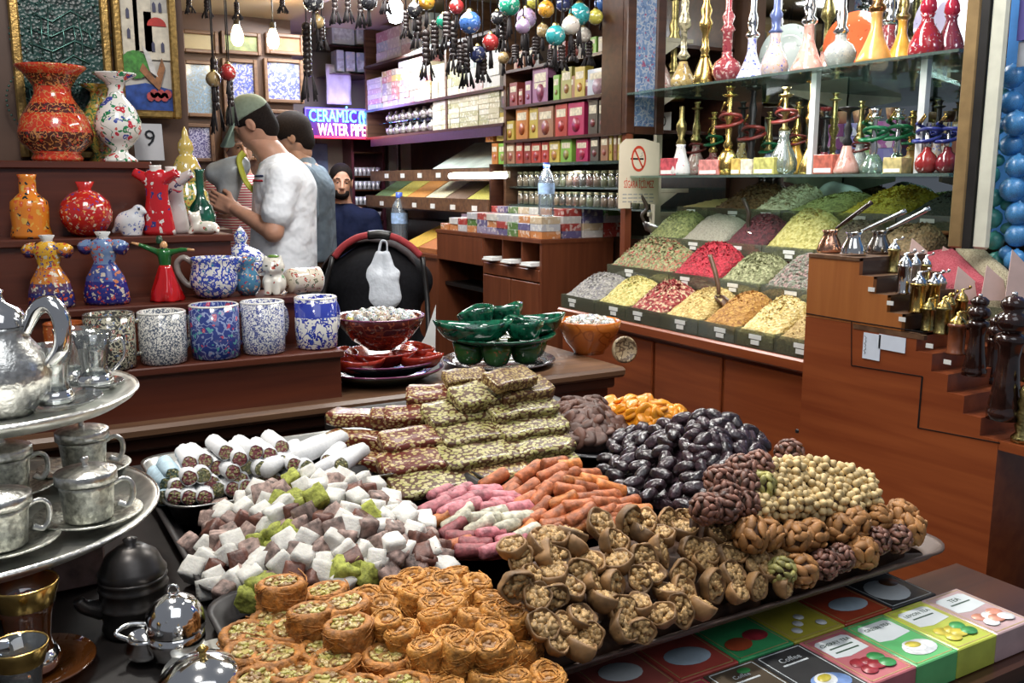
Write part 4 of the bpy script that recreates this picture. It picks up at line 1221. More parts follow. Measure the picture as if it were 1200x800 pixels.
for k, (px, py, X, w_, h_) in enumerate(((1075, 312, 2.16, .028, .075), (1112, 314, 2.30, .03, .06), (1130, 352, 2.105, .030, .085), (1164, 352, 2.105, .030, .085), (1195, 352, 2.105, .034, .12))):
 p = at(px, py, 'x', X)
 m = MB(); m.prism([(-w_, 0), (w_, 0), (w_ * .9, h_ * .55), (-w_ * .5, h_)], -.001, .001, M=T(rx=pi / 2))
 o = m.build('price_card', CARD, None, p, (radians(-12), 0, radians(-35)))
 tag(o, ('pink pointed price card before the cinnamon sticks', 'pink price card right of the cinnamon sticks', 'pink price card in front of the pink spice', 'pink price card in front of the pale seeds', 'largest pink price card at the right end of the spice box')[k], 'price card')
CINN = M('cinnamon bark', (.34, .13, .04), .6, 0, .35, 60, .5, 90)
pc = Proto(None)
mb = MB(); 
for k in range(2): mb.tube([(-.05, .006 * (2 * k - 1), 0), (.05, .006 * (2 * k - 1), 0)], .0065, 8)
cs = mb.build('cinnamon_stick', CINN); tag(cs, 'rolled cinnamon stick in the bundle behind the pink price card', 'cinnamon stick', 'cinnamon sticks')
pc = Proto(cs)
pb = at(1092, 285, 'x', 2.42)
for i in range(11):
 pc.put(pb + Vector((R.uniform(-.03, .03), R.uniform(-.05, .05), .014 * (i // 3) - .01)), (R.uniform(-.3, .3), R.uniform(-.5, .1), R.uniform(-.7, .7)))
t = E('cinnamon_box', 'dark tall box under the cinnamon sticks', 'box', (2.42, 1.5, 0))
part('box_body', lambda m: m.box(2.365, 2.50, 1.30, 1.652, 0, pb.z - .03), WOODD, t)
# ---------------------------------------------------------------- glass shelves with water pipes
ZS1, ZS2 = 1.752, 1.440
MIRROR = M('dark mirror', (.42, .45, .46), .03, 1, 0)
b = MB(); b.box(2.895, 2.918, 1.53, 2.92, 1.36, 2.44); o = b.build('mirror_panel', MIRROR); tag(o, 'tall mirror behind the glass shelves of water pipes', 'mirror')
def glass_shelf(x0, x1_, y0, y1, z, lab):
 m = MB(); m.box(x0, x1_, y0, y1, z - .008, z)
 o = m.build('glass_shelf', GREENGLASS); tag(o, lab, 'shelf')
 for y in (y0 + .30, y1 - .45):
  m = MB(); m.box(x1_ - .30, x1_, y - .006, y + .006, z - .022, z - .0085); m.prism([(x1_ - .30, z - .022), (x1_, z - .022), (x1_, z - .07)], y - .005, y + .005, M=Matrix(((1, 0, 0, 0), (0, 0, 1, 0), (0, 1, 0, 0), (0, 0, 0, 1))))
  m.build('bracket', CREAMP, o)
 return o
glass_shelf(2.20, 2.89, 1.54, 2.93, ZS1, 'green edged upper glass shelf carrying the large water pipes')
glass_shelf(2.20, 2.89, 1.54, 2.93, ZS2, 'green edged lower glass shelf right above the top spice row')
for k, (px, lab) in enumerate(((952, 'pale upright post of the shelves behind the brass pipe'), (1079, 'pale upright post of the shelves above the red pipes'))):
 y = at(px, 150, 'x', 2.26).y
 m = MB(); m.box(2.255, 2.275, y - .010, y + .010, 1.441, 1.7435)
 tag(m.build('shelf_post', M('white enamel post', (.66, .68, .68), .35, 0, .08, 20)), lab, 'post')

def hookah(px, py, X, z, vase, vmat, stem, smat, lab, k=1.0, hose=None, hmat=None, top=True, hoses=1):
 """water pipe: vase and stem are (half width px, height px) profiles above the base"""
 p = at(px, py, 'x', X); p.z = z + .0006
 s = m_per_px(p) * k
 t = E('water_pipe', lab, 'water pipe', p)
 m = MB(); m.lathe([(a * s, h * s) for a, h in vase], 24); m.build('water_vase', vmat, t)
 if stem:
  m = MB(); m.lathe([(a * s, h * s) for a, h in stem], 16); m.build('stem', smat, t)
  H = stem[-1][1]
  if top:
   m = MB(); m.lathe([(0, H * s), (5 * s, H * s), (9 * s, (H + 2) * s), (9 * s, (H + 3.5) * s), (3 * s, (H + 3) * s), (4 * s, (H + 9) * s), (6 * s, (H + 12) * s), (0, (H + 12) * s)], 16); m.build('tobacco_bowl', smat, t)
 if hose:
  for j in range(hoses):
   m = MB(); pts = []
   for i in range(34):
    a = i / 33
    ang = a * 2.3 * 2 * pi + j
    r = (13 + 4 * sin(ang * 1.7)) * s
    pts.append((r * cos(ang) * .8, r * sin(ang), (hose + 9 * sin(ang * .5) + 8 * a) * s))
   m.tube(pts, 2.0 * s, 7); o = m.build('hose', hmat, t)
   m = MB(); e = Vector(pts[-1]); m.tube([e, e + Vector((-6 * s, -12 * s, 9 * s))], [1.6 * s, 1.1 * s], 6); m.build('mouthpiece', BRASS, o)
 return t
VROUND = [(0, 0), (9, 0), (12, 2), (17, 11), (17.5, 18), (14, 25), (7, 30), (6, 34), (6.5, 36), (0, 36)]
VBELL = [(0, 0), (13, 0), (14, 3), (12, 12), (9, 22), (6, 29), (5, 33), (0, 33)]
VCONE = [(0, 0), (19, 0), (19.5, 3), (14, 14), (9, 26), (6, 36), (5.5, 50), (7, 54), (0, 54)]
VPEAR = [(0, 0), (12, 0), (16, 5), (17, 14), (13, 26), (8, 36), (6, 44), (7, 52), (0, 52)]
SBRASS = [(5, 32), (4, 36), (6, 40), (4, 44), (4, 58), (7, 64), (8, 70), (5, 76), (7, 84), (4, 92), (4, 112)]
SORN = [(4, 34), (8, 38), (4, 44), (3.5, 66), (8, 72), (7, 80), (4, 88), (5, 96), (4, 112)]
SGL = [(6, 52), (9, 55), (9, 58), (5, 62), (7, 70), (6, 80), (4, 86), (4, 104)]
def vg(nm, c, pal, sc=70, d=.56): return Mpat(nm, c, pal, sc, d, None, rough=.1)
VM = dict(
 pinkdot=vg('pink dotted pipe glass', (.62, .42, .38), [(.55, .12, .12), (.70, .62, .55), (.50, .30, .22)]),
 orn=vg('gold scrolled vase', (.45, .32, .12), [(.65, .60, .50), (.10, .05, .05), (.60, .45, .18)], 90),
 plum=vg('plum vase', (.28, .05, .06), [(.45, .22, .20), (.55, .40, .36), (.20, .02, .04)], 90),
 bluew=vg('blue white vase', (.55, .55, .68), [(.10, .14, .60), (.70, .70, .74), (.25, .28, .62)], 80),
 bluor=vg('blue orange vase', (.55, .42, .40), [(.08, .12, .50), (.65, .32, .10), (.50, .50, .60)], 110, .5),
 pink=vg('pale pink vase', (.62, .34, .28), [(.72, .52, .46), (.55, .22, .18), (.66, .40, .34)], 60),
 grey=vg('grey mosaic vase', (.42, .44, .42), [(.62, .64, .62), (.20, .26, .30), (.50, .50, .44)], 160, .5),
 orange=M('frosted orange glass', (.72, .38, .10), .25, 0, .2, 30, coat=.5),
 amber=M('amber yellow glass', (.68, .36, .05), .15, 0, .25, 30, coat=.6),
 red=vg('red mosaic vase', (.32, .02, .03), [(.60, .50, .50), (.25, .03, .10), (.45, .04, .04)], 110, .46),
 dred=vg('dark red mosaic vase', (.20, .03, .05), [(.40, .25, .28), (.12, .03, .08), (.30, .03, .04)], 110, .46))
U = at
hookah(771, 101, 2.42, ZS1, VPEAR, VM['pinkdot'], None, None, 'pink flowered glass vase at the left end of the upper glass shelf')
hookah(789, 96, 2.60, ZS1, VBELL, BRASSG, SBRASS, BRASSG, 'old brass water pipe at the back left of the upper glass shelf', 1.0)
hookah(800, 99, 2.32, ZS1, [(0, 0), (9, 0), (10, 2), (15, 6), (15, 11), (10, 20), (6, 28), (5, 32), (0, 32)], VM['orn'], SORN, M('chased gold and ivory', (.50, .44, .28), .25, .6, .5, 120, .4, 150, vor=True), 'chased gold water pipe with scrolled band, second large one on the upper shelf', 1.0)
hookah(825, 96, 2.27, ZS1, VBELL, BRASS, SBRASS, BRASS, 'plain brass water pipe with bell shaped foot on the upper shelf', 1.0)
hookah(851, 91, 2.30, ZS1, VROUND, VM['plum'], [(5, 36), (6, 40), (6, 58), (9, 62), (5, 68), (8, 76), (4, 84), (4, 104)], VM['plum'], 'round plum red water pipe right of the plain brass one', .98)
hookah(880, 87, 2.30, ZS1, VCONE, VM['bluew'], SGL, SILVERP, 'blue and white cone shaped water pipe on the upper shelf', .9)
hookah(907, 84, 2.30, ZS1, VPEAR, VM['bluor'], [(6, 52), (9, 54), (5, 58), (6, 68), (8, 74), (4, 82), (4, 100)], M('blue pipe stem', (.12, .16, .36), .2, .3, .2, 40), 'blue and orange banded water pipe on the upper shelf', .95)
hookah(946, 78, 2.28, ZS1, VCONE, VM['pink'], SGL, SILVERP, 'pale pink fluted water pipe right of the blue and orange one', 1.02)
hookah(984, 71, 2.30, ZS1, VROUND, VM['grey'], [(5, 36), (9, 40), (5, 46), (6, 58), (4, 66), (4, 100)], SILVERP, 'grey mosaic round water pipe between the pink and the orange ones', 1.05)
hookah(1025, 65, 2.27, ZS1, VCONE, VM['orange'], SGL, M('bronze stem', (.30, .16, .06), .25, .9, .3, 50), 'frosted orange cone shaped water pipe on the upper shelf', 1.08)
hookah(1056, 59, 2.32, ZS1, VCONE, VM['amber'], SGL, BRASSG, 'amber yellow water pipe behind the orange one', .9)
hookah(1085, 55, 2.28, ZS1, [(0, 0), (17, 0), (19, 4), (18, 14), (13, 26), (7, 36), (6, 42), (8, 46), (0, 46)], VM['red'], [(6, 46), (9, 50), (8, 58), (5, 64), (5, 100)], M('red glass stem', (.45, .02, .05), .12, 0, .2, 30, coat=.5), 'red mosaic water pipe near the right end of the upper shelf', 1.05)
hookah(1113, 51, 2.33, ZS1, [(0, 0), (15, 0), (17, 4), (16, 14), (11, 26), (7, 36), (6, 42), (8, 46), (0, 46)], VM['dred'], [(6, 46), (9, 50), (8, 58), (5, 64), (5, 100)], M('red glass stem', (.45, .02, .05), .12, 0, .2, 30, coat=.5), 'dark red mosaic water pipe at the right end of the upper shelf', 1.0)
for i, (y, nm, lab) in enumerate(((2.62, 'grey', 'grey water pipe in the back row left of the pink one'), (2.38, 'pink', 'pink water pipe in the back row behind the blue and orange one'), (2.12, 'plum', 'plum water pipe in the back row behind the grey mosaic one'), (1.86, 'orange', 'orange water pipe in the back row behind the amber one'))):
 q = pj_ = None
 t = hookah(900, 80, 2.66, ZS1, (VPEAR, VROUND)[i % 2], VM[nm], SORN if i % 2 else SGL, (SILVERP, BRASSG)[i % 2], lab, 1.0)
 t.location.y = y
for i, (px, nm, c, lab) in enumerate(((815, 'pinkdot', 0, 'pink dotted'), (835, 'plum', 1, 'plum'), (868, 'orn', 0, 'gold scrolled'), (900, 'bluew', 1, 'blue and white'), (932, 'amber', 0, 'amber'), (965, 'dred', 1, 'dark red'), (1006, 'grey', 0, 'grey mosaic'), (1066, 'orange', 1, 'orange'), (1096, 'bluor', 0, 'blue banded'))):
 hookah(px, 196, 2.56, ZS2, (VPEAR, VROUND)[c], VM[nm], (SGL, [(5, 36), (8, 40), (4, 46), (6, 58), (4, 66), (4, 88)])[c], (BRASSG, BRASS, BLACK)[i % 3], lab + ' water pipe in the back row of the lower glass shelf', .72, (40, 52, 0)[i % 3], (M('dark red hose', (.16, .02, .015), .3, 0, .3, 200), M('green hose', (.01, .16, .06), .3, 0, .3, 200))[i % 2])
# plates standing behind
for i, (px, py, c, lab) in enumerate(((925, 8, (.36, .42, .40), 'pale patterned plate upright behind the blue pipe'), (1003, 20, (.55, .11, .04), 'orange red plate standing behind the orange water pipe'), (1122, 25, (.36, .34, .48), 'lilac oval plate at the right end behind the dark red pipe'))):
 p = at(px, py, 'x', 2.50)
 r = .10 if i < 2 else .12
 p.z = ZS1 + r * 1.05
 m = MB(); m.lathe([(0, 0), (r * .6, 0), (r, .012), (r, .015), (r * .6, .005), (0, .004)], 28)
 o = m.build('plate', Mpat('plate glaze %s' % 'abc'[i], c, [tuple(x * .6 for x in c), (.7, .66, .6)], 50, .35), None, p, (0, radians(-78), radians(15)))
 tag(o, lab, 'plate')

# lower glass shelf
HOSE_R = M('dark red hose', (.16, .02, .015), .3, 0, .3, 200); HOSE_G = M('green hose', (.01, .16, .06), .3, 0, .3, 200); HOSE_B = M('blue hose', (.02, .03, .20), .3, 0, .3, 200)
WDOT = Mpat('white vase with red dots', (.72, .70, .68), [(.50, .04, .06), (.06, .08, .35), (.08, .25, .30)], 70, .34)
hookah(797, 206, 2.26, ZS2, [(0, 0), (11, 0), (12, 3), (11, 12), (7, 22), (5, 32), (6, 35), (0, 35)], WDOT, [(4, 35), (6, 37), (3, 42), (6, 52), (6, 58), (3, 64), (3, 78)], BRASSG, 'small white water pipe with red dots at the left of the lower glass shelf', 1.0, top=False)
hookah(852, 203, 2.27, ZS2, [(0, 0), (11, 0), (13, 8), (13, 16), (9, 24), (5, 30), (0, 30)], BRASS, [(4, 30), (6, 34), (3, 40), (4, 52), (3, 60), (6, 66), (3, 72), (3, 88)], BRASS, 'brass water pipe with a dark red hose on the lower glass shelf', 1.0, 58, HOSE_R)
hookah(879, 205, 2.40, ZS2, [(0, 0), (9, 0), (9, 3), (4, 8), (3, 14), (0, 14)], BLACK, [(3, 14), (5, 22), (3, 30), (5, 38), (3, 46), (5, 54), (3, 62), (5, 74), (3, 84), (3, 96)], BLACK, 'thin black turned water pipe right of the brass one', 1.0, 44, HOSE_R)
hookah(917, 202, 2.28, ZS2, VPEAR, Mglass('pale green glass', (.80, .90, .86), .18, .03, .25, (.55, .62, .56)), [(5, 52), (7, 54), (3, 58), (3, 70), (6, 74), (3, 80), (3, 92)], BRASSG, 'clear green glass water pipe with dark red hose near the shelf post', .95, 66, HOSE_R)
hookah(948, 201, 2.30, ZS2, VBELL, BRASS, SBRASS, BRASS, 'brass water pipe standing beside the pale shelf post', .92)
hookah(975, 190, 2.62, ZS2, VBELL, BRASSG, SBRASS, BRASSG, 'shorter old brass pipe at the back behind the red box', .75)
hookah(991, 200, 2.27, ZS2, [(0, 0), (16, 0), (17, 3), (12, 14), (7, 24), (5, 32), (0, 32)], VM['pink'], [(4, 32), (6, 36), (3, 42), (5, 50), (2.5, 58), (2.5, 70), (12, 74), (12, 76), (0, 77)], BLACK, 'pink glass water pipe with a wide black dish on the lower shelf', 1.0, top=False)
hookah(1022, 198, 2.30, ZS2, [(0, 0), (14, 0), (15, 6), (11, 14), (6, 22), (0, 22)], Mglass('mint glass', (.70, .88, .78), .18, .03, .3, (.35, .52, .40)), [(4, 22), (5, 30), (3, 40), (3, 62)], SILVERP, 'mint glass water pipe with a coiled green hose', 1.0, 42, HOSE_G, True, 2)
hookah(1050, 196, 2.48, ZS2, [(0, 0), (12, 0), (13, 8), (9, 18), (5, 24), (0, 24)], SILVERP, [(4, 24), (5, 30), (3, 40), (3, 62)], SILVERP, 'silver water pipe with a green hose behind the yellow box', 1.0, 44, HOSE_G, True, 2)
for px, X, lab in ((1085, 2.25, 'round red water pipe with a coiled blue hose left of its twin'), (1109, 2.27, 'round darker red water pipe with a coiled blue hose at the shelf end')):
 hookah(px, 196, X, ZS2, [(0, 0), (8, 0), (12, 5), (13, 12), (10, 20), (5, 25), (4, 30), (0, 30)], M('round red glaze %d' % px, (.34, .03, .03) if px < 1100 else (.20, .02, .03), .12, 0, .2, 40, coat=.6), [(4, 30), (5, 33), (3, 38), (3, 58)], SILVERP, lab, 1.0, 40, HOSE_B, False, 2)
def carton(nm, px0, px1, pyt, pyb, X, dp, mat, lab, group=None, cat='box', z=None):
 a = at(px0, pyb, 'x', X); c = at(px1, pyb, 'x', X)
 zb = z if z is not None else a.z
 h = at((px0 + px1) / 2, pyt, 'x', X).z - at((px0 + px1) / 2, pyb, 'x', X).z
 yc, wy = (a.y + c.y) / 2, abs(a.y - c.y)
 m = MB(); m.box(0, dp, -wy / 2, wy / 2, 0, h, b=.0015)
 o = m.build(nm, mat, None, (X, yc, zb + .0006))
 return tag(o, lab, cat, group)
for a in ((773, 791, 187, 207, (.50, .08, .10), 'red box at the left end of the lower glass shelf'), (818, 840, 187, 205, (.58, .22, .20), 'pinkish red box left of the brass pipe with the hose'), (856, 866, 186, 205, (.55, .38, .10), 'small mustard box before the brass pipe'), (867, 880, 186, 204, (.60, .54, .42), 'cream box between the brass pipe and the green yellow box'),
          (882, 906, 184, 204, (.42, .40, .12), 'green and yellow box left of the clear glass pipe'), (952, 975, 177, 200, (.46, .12, .08), 'red box right of the brass pipe by the shelf post'), (1034, 1056, 178, 197, (.55, .46, .20), 'yellow box before the green hoses')):
 c = a[4]
 o = carton('gift_box', a[0], a[1], a[2], a[3], 2.225, .045, M('printed card %d' % a[0], c, .4, 0, .35, 60, coat=.3, det=1), a[5], z=ZS2)
 y = o.dimensions
 m = MB(); bb = [v.co for v in o.data.vertices]; hy = max(v.y for v in bb); hz_ = max(v.z for v in bb)
 m.box(-.0009, -.0001, -hy * .86, hy * .86, hz_ * .08, hz_ * .30); m.build('white_label', WHITE, o)
t = E('dial_card', 'grey handwritten price card behind the white dotted pipe', 'card', at(776, 142, 'x', 2.62))
m = MB(); m.box(-.001, .001, -.06, .06, -.045, .035); m.build('card', M('grey card', (.38, .40, .38), .6, 0, .06, 20), t)
text('20', .06, INK, t, (-.002, 0, -.004), (pi / 2, 0, -pi / 2))
t.rotation_euler = (0, 0, 0)
# stacked boxes and clay bowls behind the lower row
PKL = Mpal('lilac cartons', [(.34, .14, .42), (.42, .24, .60), (.52, .30, .50), (.30, .42, .16), (.36, .10, .30), (.24, .20, .48)], scale=40)
def stack_boxes(X, y0, y1, z0, rows, wy, hz_, dp, mat, lab, group, nm='carton', jit=.1):
 P_ = None; k = 0
 for r in range(rows):
  y = y0
  while y < y1 - .01:
   ww = wy * R.uniform(1 - jit, 1 + jit)
   if y + ww > y1 + .02: break
   m = MB(); m.box(0, dp, .0008, ww - .0008, .0004, hz_ - .0004, b=.001)
   o = m.build(nm, mat, None, (X + R.uniform(-.004, .004), y, z0 + r * hz_ + .0006)); k += 1
   tag(o, lab, 'box', group); y += ww
 return k
stack_boxes(2.70, 2.10, 2.42, ZS2, 4, .075, .045, .08, PKL, 'lilac or green printed carton stacked at the back of the lower glass shelf', 'lilac cartons on the lower glass shelf')
stack_boxes(2.72, 1.60, 2.02, ZS2, 3, .07, .055, .07, Mpal('dark tea cartons', [(.10, .05, .04), (.22, .06, .03), (.06, .10, .06), (.05, .05, .12), (.26, .16, .06)], scale=60), 'dark printed carton at the back of the lower glass shelf behind the green hoses', 'dark cartons on the lower glass shelf')
CLAY = M('red clay', (.42, .20, .11), .6, 0, .2, 30)
mb = MB(); mb.lathe([(0, 0), (.012, 0), (.018, .02), (.022, .045), (.018, .045), (.012, .02), (0, .015)], 14)
pc = Proto(tag(mb.build('clay_bowl', CLAY), 'red clay tobacco bowl on the stacked lilac cartons', 'bowl', 'clay bowls on the cartons'))
for k in range(4): pc.put((2.74, 2.15 + .07 * k, ZS2 + 4 * .045 + .001))
GB = [(.45, .03, .03), (.05, .25, .10), (.40, .36, .30), (.10, .10, .30), (.40, .15, .04)]
for k in range(8):
 m = MB(); m.lathe([(0, 0), (.016, 0), (.024, .02), (.024, .03), (.016, .046), (.006, .052), (.006, .06), (0, .06)], 14)
 o = m.build('ornament_ball', M('glazed ball %d' % (k % 5), GB[k % 5], .15, 0, .3, 80, coat=.5), None, (2.64, 1.60 + .055 * k, ZS2 + .001 if k > 7 else ZS2 + .001))
 tag(o, ('red', 'green', 'grey', 'navy', 'orange')[k % 5] + ' glazed ornament ball at the back of the lower shelf, ' + ('towards the post' if k > 4 else 'towards the street'), 'ornament', 'ornament balls')

# carved post with blue stained panel at the far end of the shelves
t = E('carved_post', 'dark framed post with a tall blue stained glass panel left of the water pipes', 'post', (2.22, 2.92, 1.60))
part('post_frame', lambda m: (m.box(2.20, 2.245, 2.935, 2.965, 1.60, 2.455, b=.004), m.box(2.345, 2.39, 2.935, 2.965, 1.60, 2.455, b=.004), m.box(2.245, 2.345, 2.937, 2.963, 1.60, 1.63), m.box(2.20, 2.22, 2.965, 3.10, 1.60, 2.455)), WOODD, t)
part('stained_panel', lambda m: m.box(2.245, 2.345, 2.945, 2.955, 1.63, 2.455), Mpat('blue stained panel', (.16, .24, .40), [(.30, .10, .18), (.30, .36, .50), (.10, .16, .30)], 45, .52, (.38, .42, .50), 45, .05), t)
part('post_foot', lambda m: m.box(2.21, 2.24, 2.94, 2.97, 0, 1.60), WOODV, t)
# no smoking sign
a = at(726, 162, 'y', 2.90); c = at(771, 240, 'y', 2.90)
SW, SH = (c.x - a.x), (a.z - c.z)
t = E('no_smoking_sign', 'cream paper no smoking sign with red lettering hung on the carved post', 'sign', ((a.x + c.x) / 2, 2.90, c.z))
m = MB(); m.prism([(-SW / 2, -.012), (-SW * .2, -.012), (-SW * .2, .01), (SW / 2, .0), (SW / 2, SH * .94), (SW * .1, SH), (-SW * .35, SH * .99), (-SW / 2, SH * .9)], -.0008, .0008, M=T(rx=pi / 2)); m.build('sheet', M('cream poster', (.66, .58, .44), .6, 0, .05, 12), t)
REDINK = M('red print', (.55, .05, .02), .5)
def ring(m, cx, cz, r0, r1, y, n=32, sx=1):
 vs = []; 
 for i in range(n):
  q = 2 * pi * i / n
  vs += [(cx + r0 * cos(q) * sx, y, cz + r0 * sin(q)), (cx + r1 * cos(q) * sx, y, cz + r1 * sin(q))]
 m.add(vs, [(2 * i, 2 * i + 1, (2 * i + 3) % (2 * n), (2 * i + 2) % (2 * n)) for i in range(n)], 0, False)
m = MB(); ring(m, -SW * .02, SH * .70, SH * .155, SH * .195, -.0016, sx=.72)
r = SH * .16
m.add([(-SW * .02 - r * .55, -.0016, SH * .70 + r * .75), (-SW * .02 - r * .42, -.0016, SH * .70 + r * .88), (-SW * .02 + r * .55, -.0016, SH * .70 - r * .75), (-SW * .02 + r * .42, -.0016, SH * .70 - r * .88)], [(0, 1, 2, 3)], 0, False)
m.build('red_circle', REDINK, t)
m = MB(); m.box(-SW * .22, SW * .10, -.0013, -.0009, SH * .685, SH * .71)
m.build('cigarette', INK, t)
m = MB(); m.tube([(SW * .02, -.0013, SH * .73), (SW * .07, -.0013, SH * .75), (SW * .04, -.0013, SH * .78), (SW * .10, -.0013, SH * .80)], .0012, 4); m.build('smoke', M('grey print', (.3, .3, .3), .5), t)
text('SİGARA İÇİLMEZ', SH * .16, REDINK, t, (0, -.0014, SH * .31), sx=.46)
for k in range(3):
 m = MB()
 for q in range(6): m.box(-SW * .40 + SW * .133 * q, -SW * .30 + SW * .133 * q + SW * .02 * ((q * k) % 2), -.0014, -.0009, SH * (.155 - .055 * k), SH * (.172 - .055 * k))
 m.build('small_print', M('grey print', (.3, .3, .3), .5), t)

# glass buoys of the next shop at the far right
t = E('hanging_board', 'purple board hanging over the blue glass balls at the right edge', 'board', (2.23, 1.33, 1.86))
part('board', lambda m: m.box(2.22, 2.24, .9, 1.402, at(1190, 48, 'x', 2.22).z, 2.3), M('purple board', (.10, .08, .34), .4, 0, .1, 8), t)
part('lower_board', lambda m: m.box(2.23, 2.24, 1.25, 1.402, at(1190, 78, 'x', 2.22).z, at(1190, 49, 'x', 2.22).z), M('grey lilac board', (.40, .42, .46), .5, 0, .2, 20), t)
BLUEG = M('blue glass in film', (.08, .30, .62), .15, 0, .35, 18, .3, 30, coat=.7); GREENG = M('green glass in film', (.10, .42, .34), .15, 0, .3, 18, .3, 30, coat=.7)
for nm, mat, lst in (('green', GREENG, [(1166, 92, 11), (1175, 110, 7), (1165, 128, 12), (1168, 150, 8), (1163, 205, 11), (1166, 232, 11), (1178, 240, 7), (1163, 256, 12), (1178, 268, 7), (1164, 282, 11), (1166, 306, 11), (1168, 188, 7), (1163, 172, 9)]),
                     ('blue', BLUEG, [(1188, 90, 14), (1184, 120, 14), (1192, 145, 15), (1182, 170, 13), (1193, 195, 14), (1188, 222, 15), (1192, 250, 14), (1190, 276, 14), (1180, 296, 8), (1192, 305, 13), (1180, 145, 8)])):
 pc = None
 for k, (px, py, r) in enumerate(lst):
  p = at(px, py, 'x', 2.26); s = m_per_px(p)
  if pc is None:
   mb = MB(); mb.lathe([(0, -1), (.5, -.87), (.87, -.5), (1, 0), (.87, .5), (.5, .87), (.16, .98), (.14, 1.08), (0, 1.1)], 20)
   pc = Proto(tag(mb.build('glass_ball', mat), nm + ' glass ball wrapped in film hanging at the right edge of the stall', 'glass ball', nm + ' glass balls at the right edge'))
  pc.put(p + Vector((R.uniform(-.01, .01), 0, 0)), (0, R.uniform(-.2, .2), R.uniform(0, 6)), scale=r * s)
b = MB(); b.box(2.34, 2.36, .6, 1.50, 1.28, 2.3); o = b.build('ball_backboard', M('blue backboard', (.04, .16, .40), .3, 0, .4, 10)); tag(o, 'blue backboard behind the hanging glass balls', 'sheet')  # plain backboard added behind the balls; nothing holds it up
# ---------------------------------------------------------------- inside the shop
XD = 2.27; ZD = at(635, 281, 'x', XD).z; YD = at(635, 281, 'x', XD).y; YD1 = at(512, 275, 'x', XD).y
def yy(px, py=300): return at(px, py, 'x', XD).y
def zz(px, py): return at(px, py, 'x', XD).z
t = E('shop_desk', 'red brown shop desk with pigeonholes, drawers and doors behind the green bowls', 'desk', (XD, YD, 0))
DW = Mwood('desk wood', (.13, .035, .015), (.20, .06, .025), 2)
yk0, yk1, yk2 = yy(567), yy(598), yy(560)
part('desk_top', lambda m: m.box(XD - .008, 2.68, YD - .004, YD1, ZD - .018, ZD), DW, t)
part('end_panel', lambda m: m.box(XD, 2.68, YD, YD + .018, 0, ZD - .018), DW, t)
part('back_panel', lambda m: m.box(2.66, 2.68, YD + .018, YD1, 0, ZD - .018), DW, t)
part('far_panel', lambda m: m.box(XD, 2.66, YD1 - .018, YD1, 0, ZD - .018), DW, t)
part('divider', lambda m: m.box(XD, 2.66, yk0 - .009, yk0 + .009, 0, ZD - .018), DW, t)
zp = zz(600, 308); zq = zz(600, 326)
part('pigeonhole_floor', lambda m: m.box(XD + .002, 2.66, YD + .018, yk0 - .009, zp - .012, zp), DW, t)
for k in (1, 2):
 y = YD + (yk0 - YD) * k / 3
 part('pigeonhole_divider', lambda m: m.box(XD + .004, 2.60, y - .006, y + .006, zp, ZD - .018), DW, t)
def front(nm, y0, y1, z0, z1, knobs, mat=None):
 o = part(nm, lambda m: m.box(XD - .006, XD + .012, y0 + .004, y1 - .004, z0 + .003, z1 - .003, b=.003), mat or DW, t)
 for (fy, fz) in knobs:
  m = MB(); m.lathe([(.0, 0), (.006, 0), (.005, .008), (.011, .014), (.010, .020), (0, .022)], 12, M=T(XD - .006, y0 + (y1 - y0) * fy, z0 + (z1 - z0) * fz, 0, -pi / 2, 0))
  k = m.build('knob', SILVERP, o); k.matrix_parent_inverse = Matrix.Translation(t.location).inverted()
front('drawer', yk0, YD1 - .01, zz(540, 308), ZD - .018, [(.4, .5)])
front('drawer', YD + .012, yk0, zq, zp - .012, [(.2, .5), (.8, .5)])
ym = (YD + yk0) / 2
front('door', YD + .012, ym, .12, zq, [(.5, .88), (.5, .78)])
front('door', ym, yk0, .12, zq, [(.4, .88), (.5, .75)])
part('keyboard_shelf', lambda m: m.box(XD + .04, 2.5, yk0 + .01, YD1 - .02, zz(540, 335) - .02, zz(540, 335)), BLACK, t)
for k in range(3):
 y = YD + (yk0 - YD) * (k + .5) / 3
 m = MB(); m.box(XD - .035, XD + .18, y - .05, y + .05, 0, .006); m.box(XD - .03, XD + .17, y - .047, y + .045, .006, .016)
 o = m.build('paper_pile', WHITE, None, (0, 0, zp + .0006)); tag(o, 'white papers in the %s pigeonhole of the shop desk' % ('near', 'middle', 'far')[k], 'paper')
# lower cabinet further in
t = E('low_cabinet', 'low brown cabinet at the far end of the shop desk', 'cabinet', (XD, YD1, 0))
part('carcass', lambda m: m.box(XD + .01, 2.66, YD1 + .002, YD1 + .75, 0, .98), DW, t)
part('cabinet_top', lambda m: m.box(XD, 2.66, YD1 + .002, YD1 + .76, .98, 1.0), DW, t)

